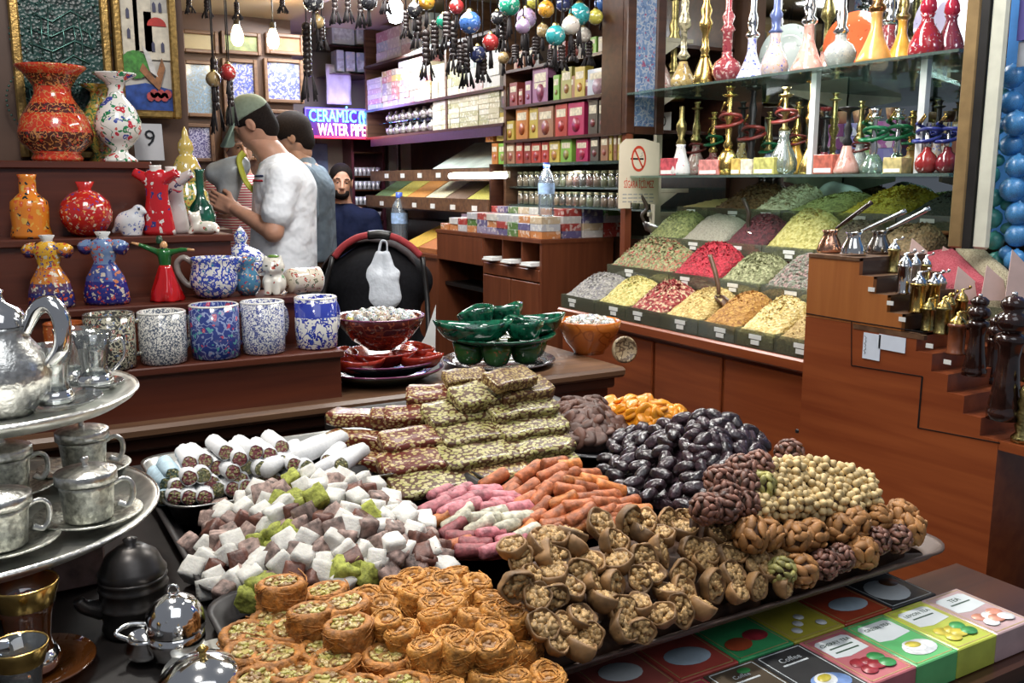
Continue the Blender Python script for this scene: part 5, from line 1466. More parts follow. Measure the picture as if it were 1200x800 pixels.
# boxes of sweets on the desk
BOXP = Mpal('sweet boxes', [(.62, .60, .55), (.42, .05, .04), (.55, .55, .58), (.14, .12, .26), (.60, .46, .30), (.42, .06, .05), (.66, .63, .60), (.10, .20, .05), (.30, .26, .40), (.60, .24, .08)], scale=70)
pal_ = 0
for row, (x, y0, y1, n, lv) in enumerate(((XD + .012, YD + .02, YD1 - .03, 10, 3), (XD + .13, YD + .02, YD1 - .05, 10, 4))):
 wy = (y1 - y0) / n
 for i in range(n):
  lvl = lv - (1 if (i > 6 and row == 0) else 0) - (1 if i > 8 else 0)
  for k in range(lvl):
   m = MB(); m.box(0, .105, .002, wy - .002, 0, .034, b=.0012)
   o = m.build('sweet_box', BOXP, None, (x + R.uniform(-.004, .004), y0 + i * wy, ZD + .0008 + k * .0346))
   tag(o, 'printed sweet box on the shop desk, ' + ('front row' if row == 0 else 'back row') + (', bottom layer' if k == 0 else ', top layer' if k == lvl - 1 else ', middle layer'), 'box', 'sweet boxes on the shop desk')
for i in range(2):
 for k in range(4):
  m = MB(); m.box(.002, .118, 0, .10, 0, .034, b=.0012)
  o = m.build('sweet_box', BOXP, None, (XD + .245 + .125 * i - .005, YD + .015, ZD + .0008 + k * .0346))
  tag(o, 'sweet box stacked at the near end of the desk by the blue bag', 'box', 'sweet boxes by the blue bag')
t = E('blue_bag', 'navy blue flat box standing at the near end of the shop desk', 'box', (2.58, YD + .02, ZD))
m = MB(); m.box(-.065, .085, .13, .20, .0008, .155, b=.004); m.build('box_body', M('navy card', (.03, .03, .16), .5, 0, .1, 10), t)
def bottle(px, py, X, z, hpx, lab, ax='x'):
 p = at(px, py, ax, X); p.z = z
 s = m_per_px(p); h = hpx * s
 t = E('water_bottle', lab, 'bottle', p)
 r = h * .155
 m = MB(); m.lathe([(0, .001), (r * .9, .001), (r, h * .05), (r * .95, h * .12), (r, h * .2), (r * .93, h * .3), (r, h * .42), (r, h * .62), (r * .8, h * .76), (r * .36, h * .88), (r * .34, h * .94), (0, h * .94)], 20); m.build('bottle_body', Mglass('bottle plastic', (.85, .92, .97), .12, .05, .14, (.7, .8, .9)), t)
 m = MB(); m.lathe([(r * 1.01, h * .42), (r * 1.01, h * .62)], 20); m.build('label', M('pale blue label', (.35, .50, .75), .4, 0, .3, 50), t)
 m = MB(); m.lathe([(r * .40, h * .9), (r * .40, h), (0, h)], 14); m.build('cap', M('blue cap', (.05, .10, .45), .3, 0, .1, 20), t)
bottle(640, 266, XD + .06, ZD + 3 * .0346 + .001, 62, 'clear water bottle with a blue cap standing on the sweet boxes')
bottle(469, 298, XD + .12, 1.0012, 62, 'clear water bottle with a blue cap on the low cabinet behind the pushchair')

# wall shelving along the right wall: section nearest, then the far one
XS = 2.45
def sy_(px, py): return at(px, py, 'x', XS).y
t = E('wall_shelving', 'dark wooden shelving full of tins, jars and boxes on the right shop wall', 'shelving', (XS, 4.4, 0))
Y0, Y1, Y2 = 3.10, 4.32, 6.30
zl = {k: at(a, b_, 'x', XS).z for k, (a, b_) in dict(a=(660, 190), b=(640, 161), c=(640, 119), d=(620, 78), j1=(640, 219), j2=(640, 241), s9=(500, 117), sA=(470, 66), sE=(470, 157)).items()}
SHW = WOODD
for k in 'abcd':
 part('shelf_board', lambda m: m.box(XS - .01, 2.90, Y0, Y1, zl[k] - .014, zl[k]), SHW if k != 'a' else GREENGLASS, t)
for k in ('j1', 'j2'): part('glass_board', lambda m: m.box(XS + .02, 2.90, Y0, Y1, zl[k] - .008, zl[k]), GREENGLASS, t)
for k in ('s9', 'sA', 'sE'):
 part('shelf_board', lambda m: m.box(XS - .01, 2.90, Y1, Y2, zl[k] - .016, zl[k]), SHW, t)
for y in (Y1, 5.02, Y2): part('upright', lambda m: m.box(XS, 2.90, y - .012, y + .012, zl['sE'] if y > Y1 + .1 else 1.2, 2.455), EDGE, t)
part('plinth', lambda m: m.box(2.70, 2.90, Y0, Y2, 0, 1.15), WOODD, t)
part('back_board', lambda m: m.box(2.88, 2.90, Y0, Y2, 1.15, 2.455), WOODD, t)
t = E('bracket_post', 'cream shelf upright with brackets left of the carved post', 'post', (XS, 3.06, 1.2))
part('upright', lambda m: m.box(XS + .0, XS + .03, 3.055, 3.075, 0, 2.455), CREAMP, t)
for pz in (55, 111, 222, 248):
 z = at(715, pz, 'x', XS).z
 part('bracket', lambda m: (m.box(XS - .01, XS + .2, 3.078, 3.094, z - .012, z + .006, b=.002), m.prism([(XS + .0, z - .012), (XS + .14, z - .012), (XS + .01, z - .09)], 3.080, 3.092, M=Matrix(((1, 0, 0, 0), (0, 0, 1, 0), (0, 1, 0, 0), (0, 0, 0, 1))))), CREAMP, t)

def row(specs, zkey, pb, dp, lab, group, nm='tea_box', cat='box'):
 """boxes on one board: (px left, px right, px top, colour)"""
 for k, (a, c, tp, col) in enumerate(specs):
  mat = M('box %.2f %.2f %.2f' % col, col, .4, 0, .18, 14, coat=.25)
  ya, yc = sy_(a, pb), sy_(c, pb); z = zl[zkey]
  h = at((a + c) / 2, tp, 'x', XS).z - z
  m = MB(); wy = abs(ya - yc) - .003
  m.box(0, dp, -wy / 2, wy / 2, 0, h, b=.001)
  o = m.build(nm, mat, None, (XS + .004 + R.uniform(0, .008), (ya + yc) / 2, z + .0008))
  tag(o, lab % cname(col), cat, group)
  m = MB(); m.box(-.0011, -.0003, -wy * .38, wy * .38, h * .60, h * .84); m.build('label_panel', M('label cream', (.62, .56, .42), .5, 0, .3, 60), o)
  if h > .07:
   m = MB(); m.lathe([(0, 0), (wy * .26, 0), (wy * .26, .0006), (0, .0008)], 12, M=T(-.0003, 0, h * .32, 0, -pi / 2, 0)); m.build('printed_fruit', M('print %.2f' % (col[0] * .6), (col[0] * .5 + .1, col[1] * .4, col[2] * .4), .4, 0, .4, 60), o)


def cname(c):
 r, g, b_ = c
 if max(c) < .14: return 'dark'
 if r > .4 and g > .35 and b_ > .3: return 'pale'
 if g > r: return 'green'
 if g > r * .62: return 'yellow'
 if b_ > g * 1.15: return 'purple' if b_ > r * .55 else 'crimson'
 return 'orange' if g > r * .3 else 'red'

RED, DRED, CRI, ORA, YEL, GRN, DRK, PUR, PAL, BRN = (.40, .05, .035), (.24, .04, .03), (.38, .02, .09), (.50, .19, .04), (.48, .36, .06), (.20, .40, .06), (.08, .065, .05), (.28, .11, .22), (.56, .50, .42), (.32, .16, .09)
row([(574, 581, 168, ORA), (582, 591, 168, GRN), (592, 602, 167, BRN), (603, 611, 167, RED), (612, 620, 167, DRED), (621, 632, 167, RED), (633, 641, 166, RED), (642, 654, 165, YEL), (655, 668, 163, GRN), (673, 687, 163, CRI), (690, 700, 160, DRK), (702, 711, 158, BRN), (712, 716, 157, YEL), (717, 721, 157, BRN), (722, 726, 157, YEL)], 'a', 190, .07, '%s tea box in the row just above the glass lamp shelf', 'tea boxes on the lamp shelf')
row([(567, 576, 145, ORA), (580, 590, 132, YEL), (591, 601, 142, YEL), (603, 617, 126, ORA), (618, 628, 126, YEL), (629, 647, 125, BRN), (649, 663, 122, RED), (664, 683, 120, CRI), (687, 698, 117, DRK), (699, 706, 117, DRK)], 'b', 161, .08, '%s tea box in the upper row of tea boxes on the right wall', 'tea boxes in the upper row')
t_ = [(585, 594, 103, DRK), (596, 605, 97, DRED), (606, 611, 104, DRED), (613, 620, 95, PUR), (622, 640, 92, PUR), (646, 653, 88, GRN), (655, 672, 90, BRN), (674, 712, 92, (.42, .27, .38))]
row(t_, 'c', 117, .09, '%s tin on the shelf above the tea boxes', 'tins over the tea boxes', 'tin', 'tin')
row([(622, 640, 79, PUR), (656, 668, 79, (.35, .33, .09)), (672, 684, 78, YEL), (687, 712, 80, (.45, .50, .58))], 'c', 117, .05, '%s box standing behind the tins, reaching above them', 'boxes behind the tins')
row([(600, 612, 60, BRN), (615, 630, 55, DRK), (640, 660, 50, DRED), (665, 680, 46, DRK), (684, 697, 44, GRN), (698, 712, 42, PAL), (714, 722, 20, PAL)], 'd', 78, .09, '%s box on the highest shelf behind the hanging lamps', 'boxes behind the hanging lamps')
# printed cases on the far section
def blocks(px0, px1, pyt, zkey, pb, nx, nz, mat, lab, group, nm='case', dp=.12):
 ya, yc = sy_(px0, pb), sy_(px1, pb); z = zl[zkey]
 h = at((px0 + px1) / 2, pyt, 'x', XS).z - z
 wy = (yc - ya) / nx; hz_ = h / nz
 me = None
 for i in range(nx):
  for k in range(nz):
   if me is None:
    m = MB(); w2 = abs(wy) / 2 - .0012; m.box(0, dp, -w2, w2, .0006, hz_ - .0006, b=.001)
    me = m.mesh(nm, mat)
   o = link(nm, me, None, (XS + .004 + R.uniform(0, .006), ya + wy * (i + .5), z + .0006 + hz_ * k))
   tag(o, lab, 'box', group)
WPAL = Mpal('white pink cases', [(.56, .55, .54), (.56, .42, .43), (.46, .56, .58), (.60, .58, .55), (.50, .26, .30)], scale=60)
MPAL = Mpal('mosaic cases', [(.62, .30, .25), (.66, .58, .42), (.50, .20, .22), (.70, .66, .60), (.42, .34, .30), (.60, .40, .15), (.36, .30, .42)], scale=60)
CPAL = Mpal('cream packs', [(.60, .55, .40), (.52, .47, .32), (.64, .60, .50), (.40, .38, .22)], scale=80)
blocks(440, 468, 34, 'sA', 68, 2, 3, WPAL, 'white and aqua printed case at the far end of the top shelf', 'white cases on the top shelf')
blocks(469, 503, 20, 'sA', 62, 3, 3, WPAL, 'bright white case stacked on the top shelf of the far section', 'bright cases on the top shelf')
blocks(428, 446, 92, 's9', 126, 1, 6, WPAL, 'flat white box in the stack at the far end of the middle shelf', 'flat white boxes')
blocks(447, 464, 82, 's9', 124, 3, 6, MPAL, 'small pink chequered packet in the far stack of the middle shelf', 'pink packets')
blocks(467, 503, 68, 's9', 120, 6, 7, MPAL, 'small coloured packet in the mosaic stack on the middle shelf', 'packets in the mosaic stack')
blocks(505, 545, 72, 's9', 110, 5, 4, CPAL, 'white gift set box with dark windows right of the mosaic stack', 'gift set boxes')
blocks(546, 584, 62, 's9', 98, 4, 3, WPAL, 'white box at the near end of the middle shelf behind the lamps', 'white boxes behind the lamps')
blocks(506, 584, 107, 'sE', 146, 7, 7, CPAL, 'small cream packet stacked on the lower shelf of the far section', 'cream packets')
# teapots on the low shelf of the far section
mb = MB(); mb.lathe([(0, 0), (.02, 0), (.034, .018), (.036, .032), (.028, .05), (.012, .058), (.016, .066), (.008, .076), (0, .078)], 16)
mb.tube([(.03, 0, .02), (.05, 0, .036), (.06, 0, .052)], [.007, .005, .004], 6)
mb.tube([(-.03, 0, .042), (-.054, 0, .044), (-.056, 0, .022), (-.032, 0, .014)], .004, 6)
pc = Proto(tag(mb.build('teapot', M('pewter teapot', (.52, .46, .46), .25, .6, .2, 60, .2, 80)), 'small pewter teapot in the double row under the purple edged shelf', 'teapot', 'teapots under the purple edge'))
for k in range(7):
 for r in range(2):
  pc.put((XS + .05, sy_(447, 157) + (sy_(503, 157) - sy_(447, 157)) * (k + .5) / 7, zl['sE'] + .001 + r * .085), (0, 0, pi / 2 + R.uniform(-.3, .3)))
t = E('glass_half_shelf', 'thin glass shelf between the two rows of teapots', 'shelf', (XS, 5.5, zl['sE'] + .08))
part('glass_pane', lambda m: m.box(XS + .0, XS + .12, sy_(503, 157), sy_(444, 157), zl['sE'] + .0795, zl['sE'] + .0845), GLASS, t)
# tagged sloping board, pale sheet, then spice troughs
zt0 = zl['sE'] - .02
t = E('spice_trough', 'wooden troughs of spice on the wall beyond the jars under a white tube lamp', 'trough', (XS, 5.0, 1.3))
ZT = {k: at(535, v, 'x', XS).z for k, v in dict(t1=198, b1=212, t2=232, b2=245, t3=285).items()}
part('trough_front', lambda m: m.box(XS - .02, XS - .008, 4.40, 6.2, ZT['b1'], ZT['t1']), EDGE, t)
part('trough_front', lambda m: m.box(XS - .06, XS - .048, 4.40, 6.2, ZT['b2'] - .01, ZT['t2']), EDGE, t)
part('trough_floor', lambda m: m.box(XS - .05, 2.87, 4.40, 6.2, ZT['b2'] - .02, ZT['b2'] - .01), WOODD, t)
part('trough_end', lambda m: m.box(XS - .05, 2.87, 4.385, 4.40, ZT['b2'] - .02, ZT['t1'] + .02), WOODD, t)
for k in range(6):
 y = 4.55 + .27 * k
 for zz_ in (ZT['b1'] + .02, ZT['b2']):
  part('price_tag', lambda m: m.box(XS - (.064 if zz_ < ZT['b1'] else .024), XS - (.061 if zz_ < ZT['b1'] else .0205), y - .03, y + .03, zz_ + .0, zz_ + .028), TAGM, t)
for k, (c, nm, cn) in enumerate((((.10, .16, .05), 'green', 'dark green leaves'), ((.50, .40, .06), 'gold', 'golden yellow spice'), ((.50, .20, .03), 'rust', 'rust orange spice'), ((.60, .54, .34), 'cream', 'cream coloured spice'), ((.16, .09, .05), 'brown', 'dark brown spice'), ((.48, .44, .08), 'lemon', 'lemon yellow spice'))):
 y0 = 4.42 + .28 * (5 - k); m = MB()
 m.prism([(XS - .045, ZT['b2']), (XS - .045, ZT['t2'] - .005), (2.60, ZT['t2'] + .11), (2.85, ZT['t2'] + .12), (2.85, ZT['b2'])], y0, y0 + .265, M=Matrix(((1, 0, 0, 0), (0, 0, 1, 0), (0, 1, 0, 0), (0, 0, 0, 1))))
 o = m.build(nm + '_spice', spice_mat(nm + ' trough', c, tuple(x * .6 for x in c), 200)); tag(o, cn + ' sloping in the wall trough', 'spice heap', None, 'stuff')
t = E('tilted_panel', 'pale tilted transparent sheet over the upper trough', 'sheet', (XS, 5.0, ZT['t1']))
part('sheet', lambda m: m.prism([(XS - .01, ZT['t1'] + .004), (XS - .006, ZT['t1'] + .004), (2.74, ZT['t1'] + .16), (2.735, ZT['t1'] + .165)], 4.45, 5.2, M=Matrix(((1, 0, 0, 0), (0, 0, 1, 0), (0, 1, 0, 0), (0, 0, 0, 1)))), M('pale plastic sheet', (.50, .56, .50), .25, 0, .2, 8), t)
part('board', lambda m: m.box(XS - .012, XS, 4.34, 6.2, zl['sE'] - .065, zl['sE'] - .017), M('purple board edge', (.05, .02, .05), .4), t)
t = E('tube_lamp', 'white glowing tube lamp in front of the wall troughs', 'lamp', at(560, 206, 'x', XS - .05))
ya, yb = at(592, 204, 'x', XS - .05).y - t.location.y, at(528, 208, 'x', XS - .05).y - t.location.y
m = MB(); m.tube([(0, ya, 0), (0, yb, 0)], .016, 12); m.build('glowing_tube', Memit('tube glow', (1, .98, .95), 9), t)
m = MB(); m.box(.012, .03, ya, yb, -.012, .022); m.build('lamp_housing', CREAMP, t)
# lower orange trough by the floor cabinet
for k, (c, nm, lab) in enumerate((((.55, .32, .03), 'turmeric', 'bright turmeric in the open bin behind the pushchair'), ((.45, .14, .03), 'paprika', 'orange red paprika in the open bin by the desk'))):
 m = MB(); y0 = YD1 + .05 + .26 * (1 - k)
 m.prism([(XD + .02, 1.002), (XD + .02, 1.03), (2.62, 1.17), (2.66, 1.17), (2.66, 1.002)], y0, y0 + .25, M=Matrix(((1, 0, 0, 0), (0, 0, 1, 0), (0, 1, 0, 0), (0, 0, 0, 1))))
 tag(m.build(nm + '_spice', spice_mat(nm + ' bin', c, tuple(x * .7 for x in c), 250)), lab, 'spice heap', None, 'stuff')
# jars on the two glass boards
JARB = Mglass('jar glass', (.92, .95, .93), .16, .02, .04)
mb = MB(); mb.lathe([(0, 0), (.022, 0), (.024, .004), (.024, .052), (.019, .058), (.019, .064), (0, .064)], 14); jar0 = mb.build('spice_jar', JARB)
tag(jar0, 'small jar', 'jar')
JF = Mpal('jar fill', [(.42, .26, .16), (.30, .10, .06), (.34, .34, .16), (.50, .36, .22), (.14, .10, .07), (.46, .40, .30)], detail=False)
mb = MB(); mb.lathe([(0, .003), (.021, .003), (.021, .046), (0, .048)], 12); mb.build('jar_fill', JF, jar0)
mb = MB(); mb.lathe([(.020, .062), (.020, .074), (0, .075)], 14); mb.build('jar_lid', M('jar lid', (.30, .26, .16), .3, .7, .2, 30), jar0)
pc = Proto(jar0)
for zk, n, lab, g, sc in (('j1', 19, 'warm coloured spice jar in the upper jar row under the lamp shelf', 'jars of the upper row', 1.02), ('j2', 19, 'spice jar in the lower jar row above the sweet boxes', 'jars of the lower row', .92)):
 for k in range(n):
  pc.put((XS + .05, Y0 + .06 + (Y1 - Y0 - .12) * (k + .5) / n, zl[zk] + .0008), (0, 0, R.uniform(0, 6)), lab, g, sc)
lamp('jar_light', 'AREA', (XS + .12, 3.7, zl['a'] - .03), 3.0, (.95, .98, 1), .06, (XS + .1, 3.7, 1.2), size_y=1.0)

# ---------------------------------------------------------------- back of the shop
YB = 6.55
TILES = lambda nm, base, pal, sc: Mpat(nm, tuple(x * .55 for x in base), [tuple(x * .7 for x in q) for q in pal], sc, .42, pal[0], sc * 1.1, .06, rough=.25)
tp = [((212, 70, 254, 138), 'pale aqua tile picture, leftmost of the middle row on the back wall', TILES('aqua tile', (.38, .46, .50), [(.20, .30, .42), (.50, .56, .58)], 45)),
      ((259, 68, 304, 152), 'white tile picture with blue flowers behind the hanging beads', TILES('blue floral tile', (.60, .58, .58), [(.10, .12, .38), (.30, .34, .52), (.45, .35, .40)], 38)),
      ((308, 68, 356, 122), 'square white tile picture with blue scrolls right of the bulbs', TILES('blue scroll tile', (.58, .57, .60), [(.10, .11, .36), (.25, .28, .50)], 36)),
      ((258, 36, 306, 66), 'green and gold landscape picture behind the bulbs', M('green gold picture', (.22, .24, .08), .5, 0, .6, 14)),
      ((310, 38, 356, 66), 'orange red picture right of the bulbs', M('orange picture', (.40, .12, .04), .5, 0, .6, 12)),
      ((210, 34, 256, 64), 'cream sheet in a brown frame, upper left of the back wall', M('cream sheet', (.42, .33, .18), .5, 0, .08, 6)),
      ((200, 144, 252, 190), 'violet blue tile picture at the lower left of the back wall', TILES('violet tile', (.18, .16, .38), [(.40, .38, .55), (.10, .08, .28)], 60)),
      ((260, 146, 302, 188), 'cream tile picture low on the back wall behind the cap', TILES('cream tile', (.50, .44, .36), [(.34, .16, .08), (.16, .16, .34)], 40)),
      ((306, 128, 350, 190), 'dark framed picture low on the back wall behind the heads', M('dim picture', (.12, .10, .14), .5, 0, .5, 14))]
for q, lab, mat in tp: frame_px('tile_picture', lab, 'picture', q, 5.595, .022, EDGE, mat, .018, 'pictures on the back wall')
# neon sign
a = at(357, 126, 'y', 6.35); c = at(432, 163, 'y', 6.35)
NW, NH = c.x - a.x, a.z - c.z
t = E('neon_sign', 'neon shop sign with cyan CERAMIC over white red WATER PIPE', 'sign', ((a.x + c.x) / 2, 6.35, c.z))
m = MB(); m.box(-NW / 2, NW / 2, .01, .05, 0, NH, b=.005); m.build('sign_board', M('violet board', (.10, .02, .22), .3, 0, .2, 10), t)
def fit(o, wd):
 xs = [v.co.x for v in o.data.vertices]; o.data.transform(Matrix.Diagonal((wd / (max(xs) - min(xs)), 1, 1, 1)))
fit(text('CERAMİC', NH * .58, Memit('cyan neon', (.10, .75, 1.0), 5.5), t, (-.03, .0, NH * .73), ext=.004), NW * .74)
fit(text('WATER PIPE', NH * .58, Memit('white neon', (1.0, .62, .42), 5.0), t, (.035, .0, NH * .27), ext=.004), NW * .76)
def neon(nm, pts, mat, r=.006):
 m = MB(); m.tube(pts, r, 6); m.build(nm, mat, t)
for sg, xx in ((1, -NW * .44),): neon('neon_pipe', [(xx - .02, 0, NH * .30), (xx, 0, NH * .10), (xx + .02, 0, NH * .30), (xx, 0, NH * .24), (xx, 0, NH * .46)], Memit('white neon', (1.0, .62, .42), 5))
neon('neon_jug', [(NW * .40 + .02 * cos(q), 0, NH * .72 + .05 * sin(q)) for q in [k * pi / 5 for k in range(10)]] + [(NW * .42, 0, NH * .72), (NW * .40, 0, NH * .95), (NW * .37, 0, NH * .85), (NW * .43, 0, NH * .85)], Memit('cyan neon', (.10, .75, 1.0), 5.5))
neon('red_border', [(-NW * .48, 0, NH * .03), (NW * .48, 0, NH * .03), (NW * .48, 0, NH * .48)], Memit('red neon', (1.0, .03, .08), 3.5), .008)
neon('blue_border', [(-NW * .49, 0, NH * .5), (-NW * .49, 0, NH * .98), (NW * .48, 0, NH * .98)], Memit('blue neon', (.12, .10, 1.0), 3.5), .008)
lamp('neon_glow', 'POINT', (t.location.x, 6.2, t.location.z + NH), 4, (.45, .3, 1), .1)
t = E('pink_neon', 'small pink neon loop sign hanging by the neon shop sign', 'sign', at(441, 156, 'y', 6.30))
m = MB(); m.tube([(.03 * cos(q) - .03, 0, .03 * sin(q)) for q in [k * pi / 6 for k in range(13)]] + [(.06, 0, .0), (.08, 0, .14)], .005, 6); m.build('neon_tube', Memit('pink neon', (1, .1, .55), 4), t)
m = MB(); m.box(-.07, .09, .01, .03, -.05, .16); m.build('neon_board', M('violet board', (.10, .02, .22), .3), t)
# door frame and glass cabinet
t = E('back_door', 'narrow brown door with a blue glass pane under the neon sign', 'door', at(373, 330, 'y', 6.66))
t.location.z = 0
def pxbox(nm, q, Y, d, mat, par):
 a_, c_ = at(q[0], q[1], 'y', Y), at(q[2], q[3], 'y', Y)
 return part(nm, lambda m: m.box(a_.x, c_.x, Y, Y + d, max(0, c_.z), a_.z, b=.004), mat, par)
pxbox('door_leaf', (355, 163, 390, 700), 6.66, .03, WOODV, t)
pxbox('glass_pane', (362, 168, 386, 235), 6.65, .008, M('blue dusk pane', (.16, .20, .34), .1, 0, .4, 6), t)
t = E('glass_cabinet', 'dark cabinet of drinking glasses in rows behind the seated seller', 'cabinet', at(430, 330, 'y', 6.5))
t.location.z = 0
ca, cb = at(411, 160, 'y', 6.5), at(453, 275, 'y', 6.5)
part('carcass', lambda m: (m.box(ca.x, ca.x + .02, 6.5, 6.68, 0, ca.z), m.box(cb.x - .02, cb.x, 6.5, 6.68, 0, ca.z), m.box(ca.x + .02, cb.x - .02, 6.66, 6.68, 0, ca.z), m.box(ca.x, cb.x, 6.5, 6.68, ca.z, ca.z + .06)), M('cabinet maroon', (.08, .02, .03), .3, 0, .2, 10), t)
mb = MB(); mb.lathe([(0, 0), (.018, 0), (.012, .02), (.024, .06), (.022, .06), (.008, .02), (0, .012)], 12)
pc = Proto(tag(mb.build('drinking_glass', M('frosted tea glass', (.55, .55, .58), .15, .2, .2, 40, coat=.6)), 'small glass', 'glass'))
for r, py in enumerate((178, 206, 222, 240, 258, 272)):
 z = at(430, py, 'y', 6.5).z
 part('glass_shelf', lambda m: m.box(ca.x + .02, cb.x - .02, 6.5, 6.66, z - .01, z), WOODD, t)
 if r == 0: continue
 for k in range(6):
  pc.put((ca.x + .045 + (cb.x - ca.x - .09) * k / 5, 6.54, z + .001), None, 'small drinking glass in the back cabinet, %s row' % ('top', 'second', 'third', 'fourth', 'lowest')[r - 1], 'glasses in the back cabinet', 1.0 if r < 5 else 1.3)
t = E('bright_doorway_panel', 'white floral panel beside the glass cabinet', 'panel', at(460, 240, 'y', 6.6))
t.location.z = 0
pxbox('panel_board', (455, 150, 466, 232), 6.58, .02, Mpat('white panel', (.66, .62, .60), [(.45, .18, .18), (.66, .62, .60)], 30, .3), t)
pxbox('lit_panel', (470, 160, 495, 215), 6.60, .02, M('lit cream panel', (.78, .70, .52), .5, 0, .1, 8), t)
pxbox('white_pipe', (465.5, 165, 468.5, 258), 6.54, .02, M('white pipe', (.75, .74, .72), .4), t)
# pale cases and banners above the neon sign
CASEB = Mpal('pale blue cases', [(.55, .66, .74), (.42, .55, .66), (.66, .74, .78), (.30, .40, .52)], scale=40)
for k, (q, lab) in enumerate((((388, 20, 416, 53), 'pale blue case high over the neon sign, left one'), ((417, 18, 441, 53), 'pale blue case high over the neon sign, right one'), ((394, 58, 404, 84), 'glass fronted blue case under the pale blue cases, left'), ((405, 60, 417, 84), 'glass fronted blue case under the pale blue cases, middle'), ((418, 61, 430, 85), 'glass fronted blue case under the pale blue cases, right'))):
 a_, c_ = at(q[0], q[1], 'y', 6.35), at(q[2], q[3], 'y', 6.35)
 m = MB(); w_ = (c_.x - a_.x) / 2; m.box(-w_ + .002, w_ - .002, 0, .12, 0, a_.z - c_.z, b=.003)
 o = m.build('display_case', CASEB, None, ((a_.x + c_.x) / 2, 6.35, c_.z)); tag(o, lab, 'case')
 m = MB(); m.box(-w_ * .8, w_ * .8, -.003, -.0005, (a_.z - c_.z) * .15, (a_.z - c_.z) * .6); m.build('case_window', M('case window', (.62, .74, .80), .1, 0, .4, 30), o)
t = E('hanging_shelf', 'dark wall shelf holding the pale blue cases over the neon sign', 'shelf', (2.2, 6.45, 2.1))
for q in ((384, 53, 444, 57), (390, 85, 444, 89)): pxbox('shelf_board', q, 6.33, .36, WOODD, t)
t = E('paper_banner', 'pale crumpled paper banner hanging above the neon sign', 'banner', at(397, 100, 'y', 6.40))
m = MB()
vs = [(-.09 + .02 * i, .006 * sin(i * 1.3 + j), -.13 + .03 * j) for j in range(10) for i in range(10)]
m.add(vs, [(j * 10 + i, j * 10 + i + 1, j * 10 + i + 11, j * 10 + i + 10) for j in range(9) for i in range(9)]); o = m.build('banner_sheet', M('pale violet paper', (.62, .60, .70), .6, 0, .15, 12), t)
md = o.modifiers.new('t', 'SOLIDIFY'); md.thickness = .002

# ---------------------------------------------------------------- things that hang
CEILZ = 2.46
def bulb(px, py, Y, lab):
 p = at(px, py, 'y', Y)
 t = E('light_bulb', lab, 'lamp', p)
 m = MB(); m.lathe([(0, -.06), (.018, -.055), (.030, -.035), (.032, -.01), (.024, .02), (.014, .045), (0, .05)], 16); m.build('glowing_bulb', Memit('warm bulb glow', (1, .78, .45), 14), t)
 m = MB(); m.lathe([(.015, .04), (.016, .075), (0, .078)], 12); m.build('socket', BLACK, t)
 m = MB(); m.tube([(0, 0, .075), (0, 0, CEILZ - p.z)], .004, 6); m.build('flex', BLACK, t)
 lamp('bulb_light', 'POINT', (p.x, p.y - .06, p.z - .02), 3.5, (1, .75, .42), .05)
bulb(278, 40, 4.9, 'glowing warm bulb hanging left over the man in the cap')
bulb(320, 44, 4.95, 'glowing warm bulb hanging right over the man in the cap')
TASS = M('dark tassel thread', (.02, .016, .018), .8, 0, .4, 80)
def mosaic(nm, c): return Mpat('mosaic ' + nm, c, [tuple(min(1, x * 1.8 + .08) for x in c), tuple(x * .5 for x in c), (.55, .55, .50)], 60, .5, None, rough=.15)
MG = dict(blue=mosaic('blue', (.05, .13, .38)), red=mosaic('red', (.36, .03, .03)), navy=mosaic('navy', (.03, .04, .12)), green=mosaic('green', (.02, .26, .16)), purple=mosaic('purple', (.36, .26, .42)), yellow=mosaic('yellow', (.50, .45, .08)), orange=mosaic('orange', (.55, .26, .03)), teal=mosaic('teal', (.03, .28, .30)), white=mosaic('white', (.58, .52, .46)), gold=mosaic('gold', (.42, .30, .14)), black=mosaic('black', (.03, .03, .035)))
def globe(px, py, r, col, Y, lab, tas=True):
 p = at(px, py, 'y', Y); s = m_per_px(p); r *= s
 t = E('mosaic_lamp', lab, 'lamp', p)
 m = MB(); m.lathe([(0, -r), (r * .5, -r * .87), (r * .87, -r * .5), (r, 0), (r * .87, r * .5), (r * .5, r * .87), (r * .3, r * .95), (0, r * .96)], 20); m.build('globe', MG[col], t)
 m = MB(); m.lathe([(r * .36, r * .9), (r * .3, r * 1.12), (r * .12, r * 1.25), (0, r * 1.26)], 12); m.build('lamp_cap', BRASSG, t)
 m = MB(); m.tube([(0, 0, r * 1.2), (0, 0, max(CEILZ - p.z, r * 1.3))], .0025, 5); m.build('chain', BLACK, t)
 if tas:
  m = MB()
  for k in range(9): 
   a = R.uniform(0, 6.3); m.tube([(.003 * cos(a), .003 * sin(a), -r * .95), (r * .25 * cos(a), r * .25 * sin(a), -r * 2.4 - R.uniform(0, r * .6))], [.003, .0035], 5)
  m.build('tassel', TASS, t)
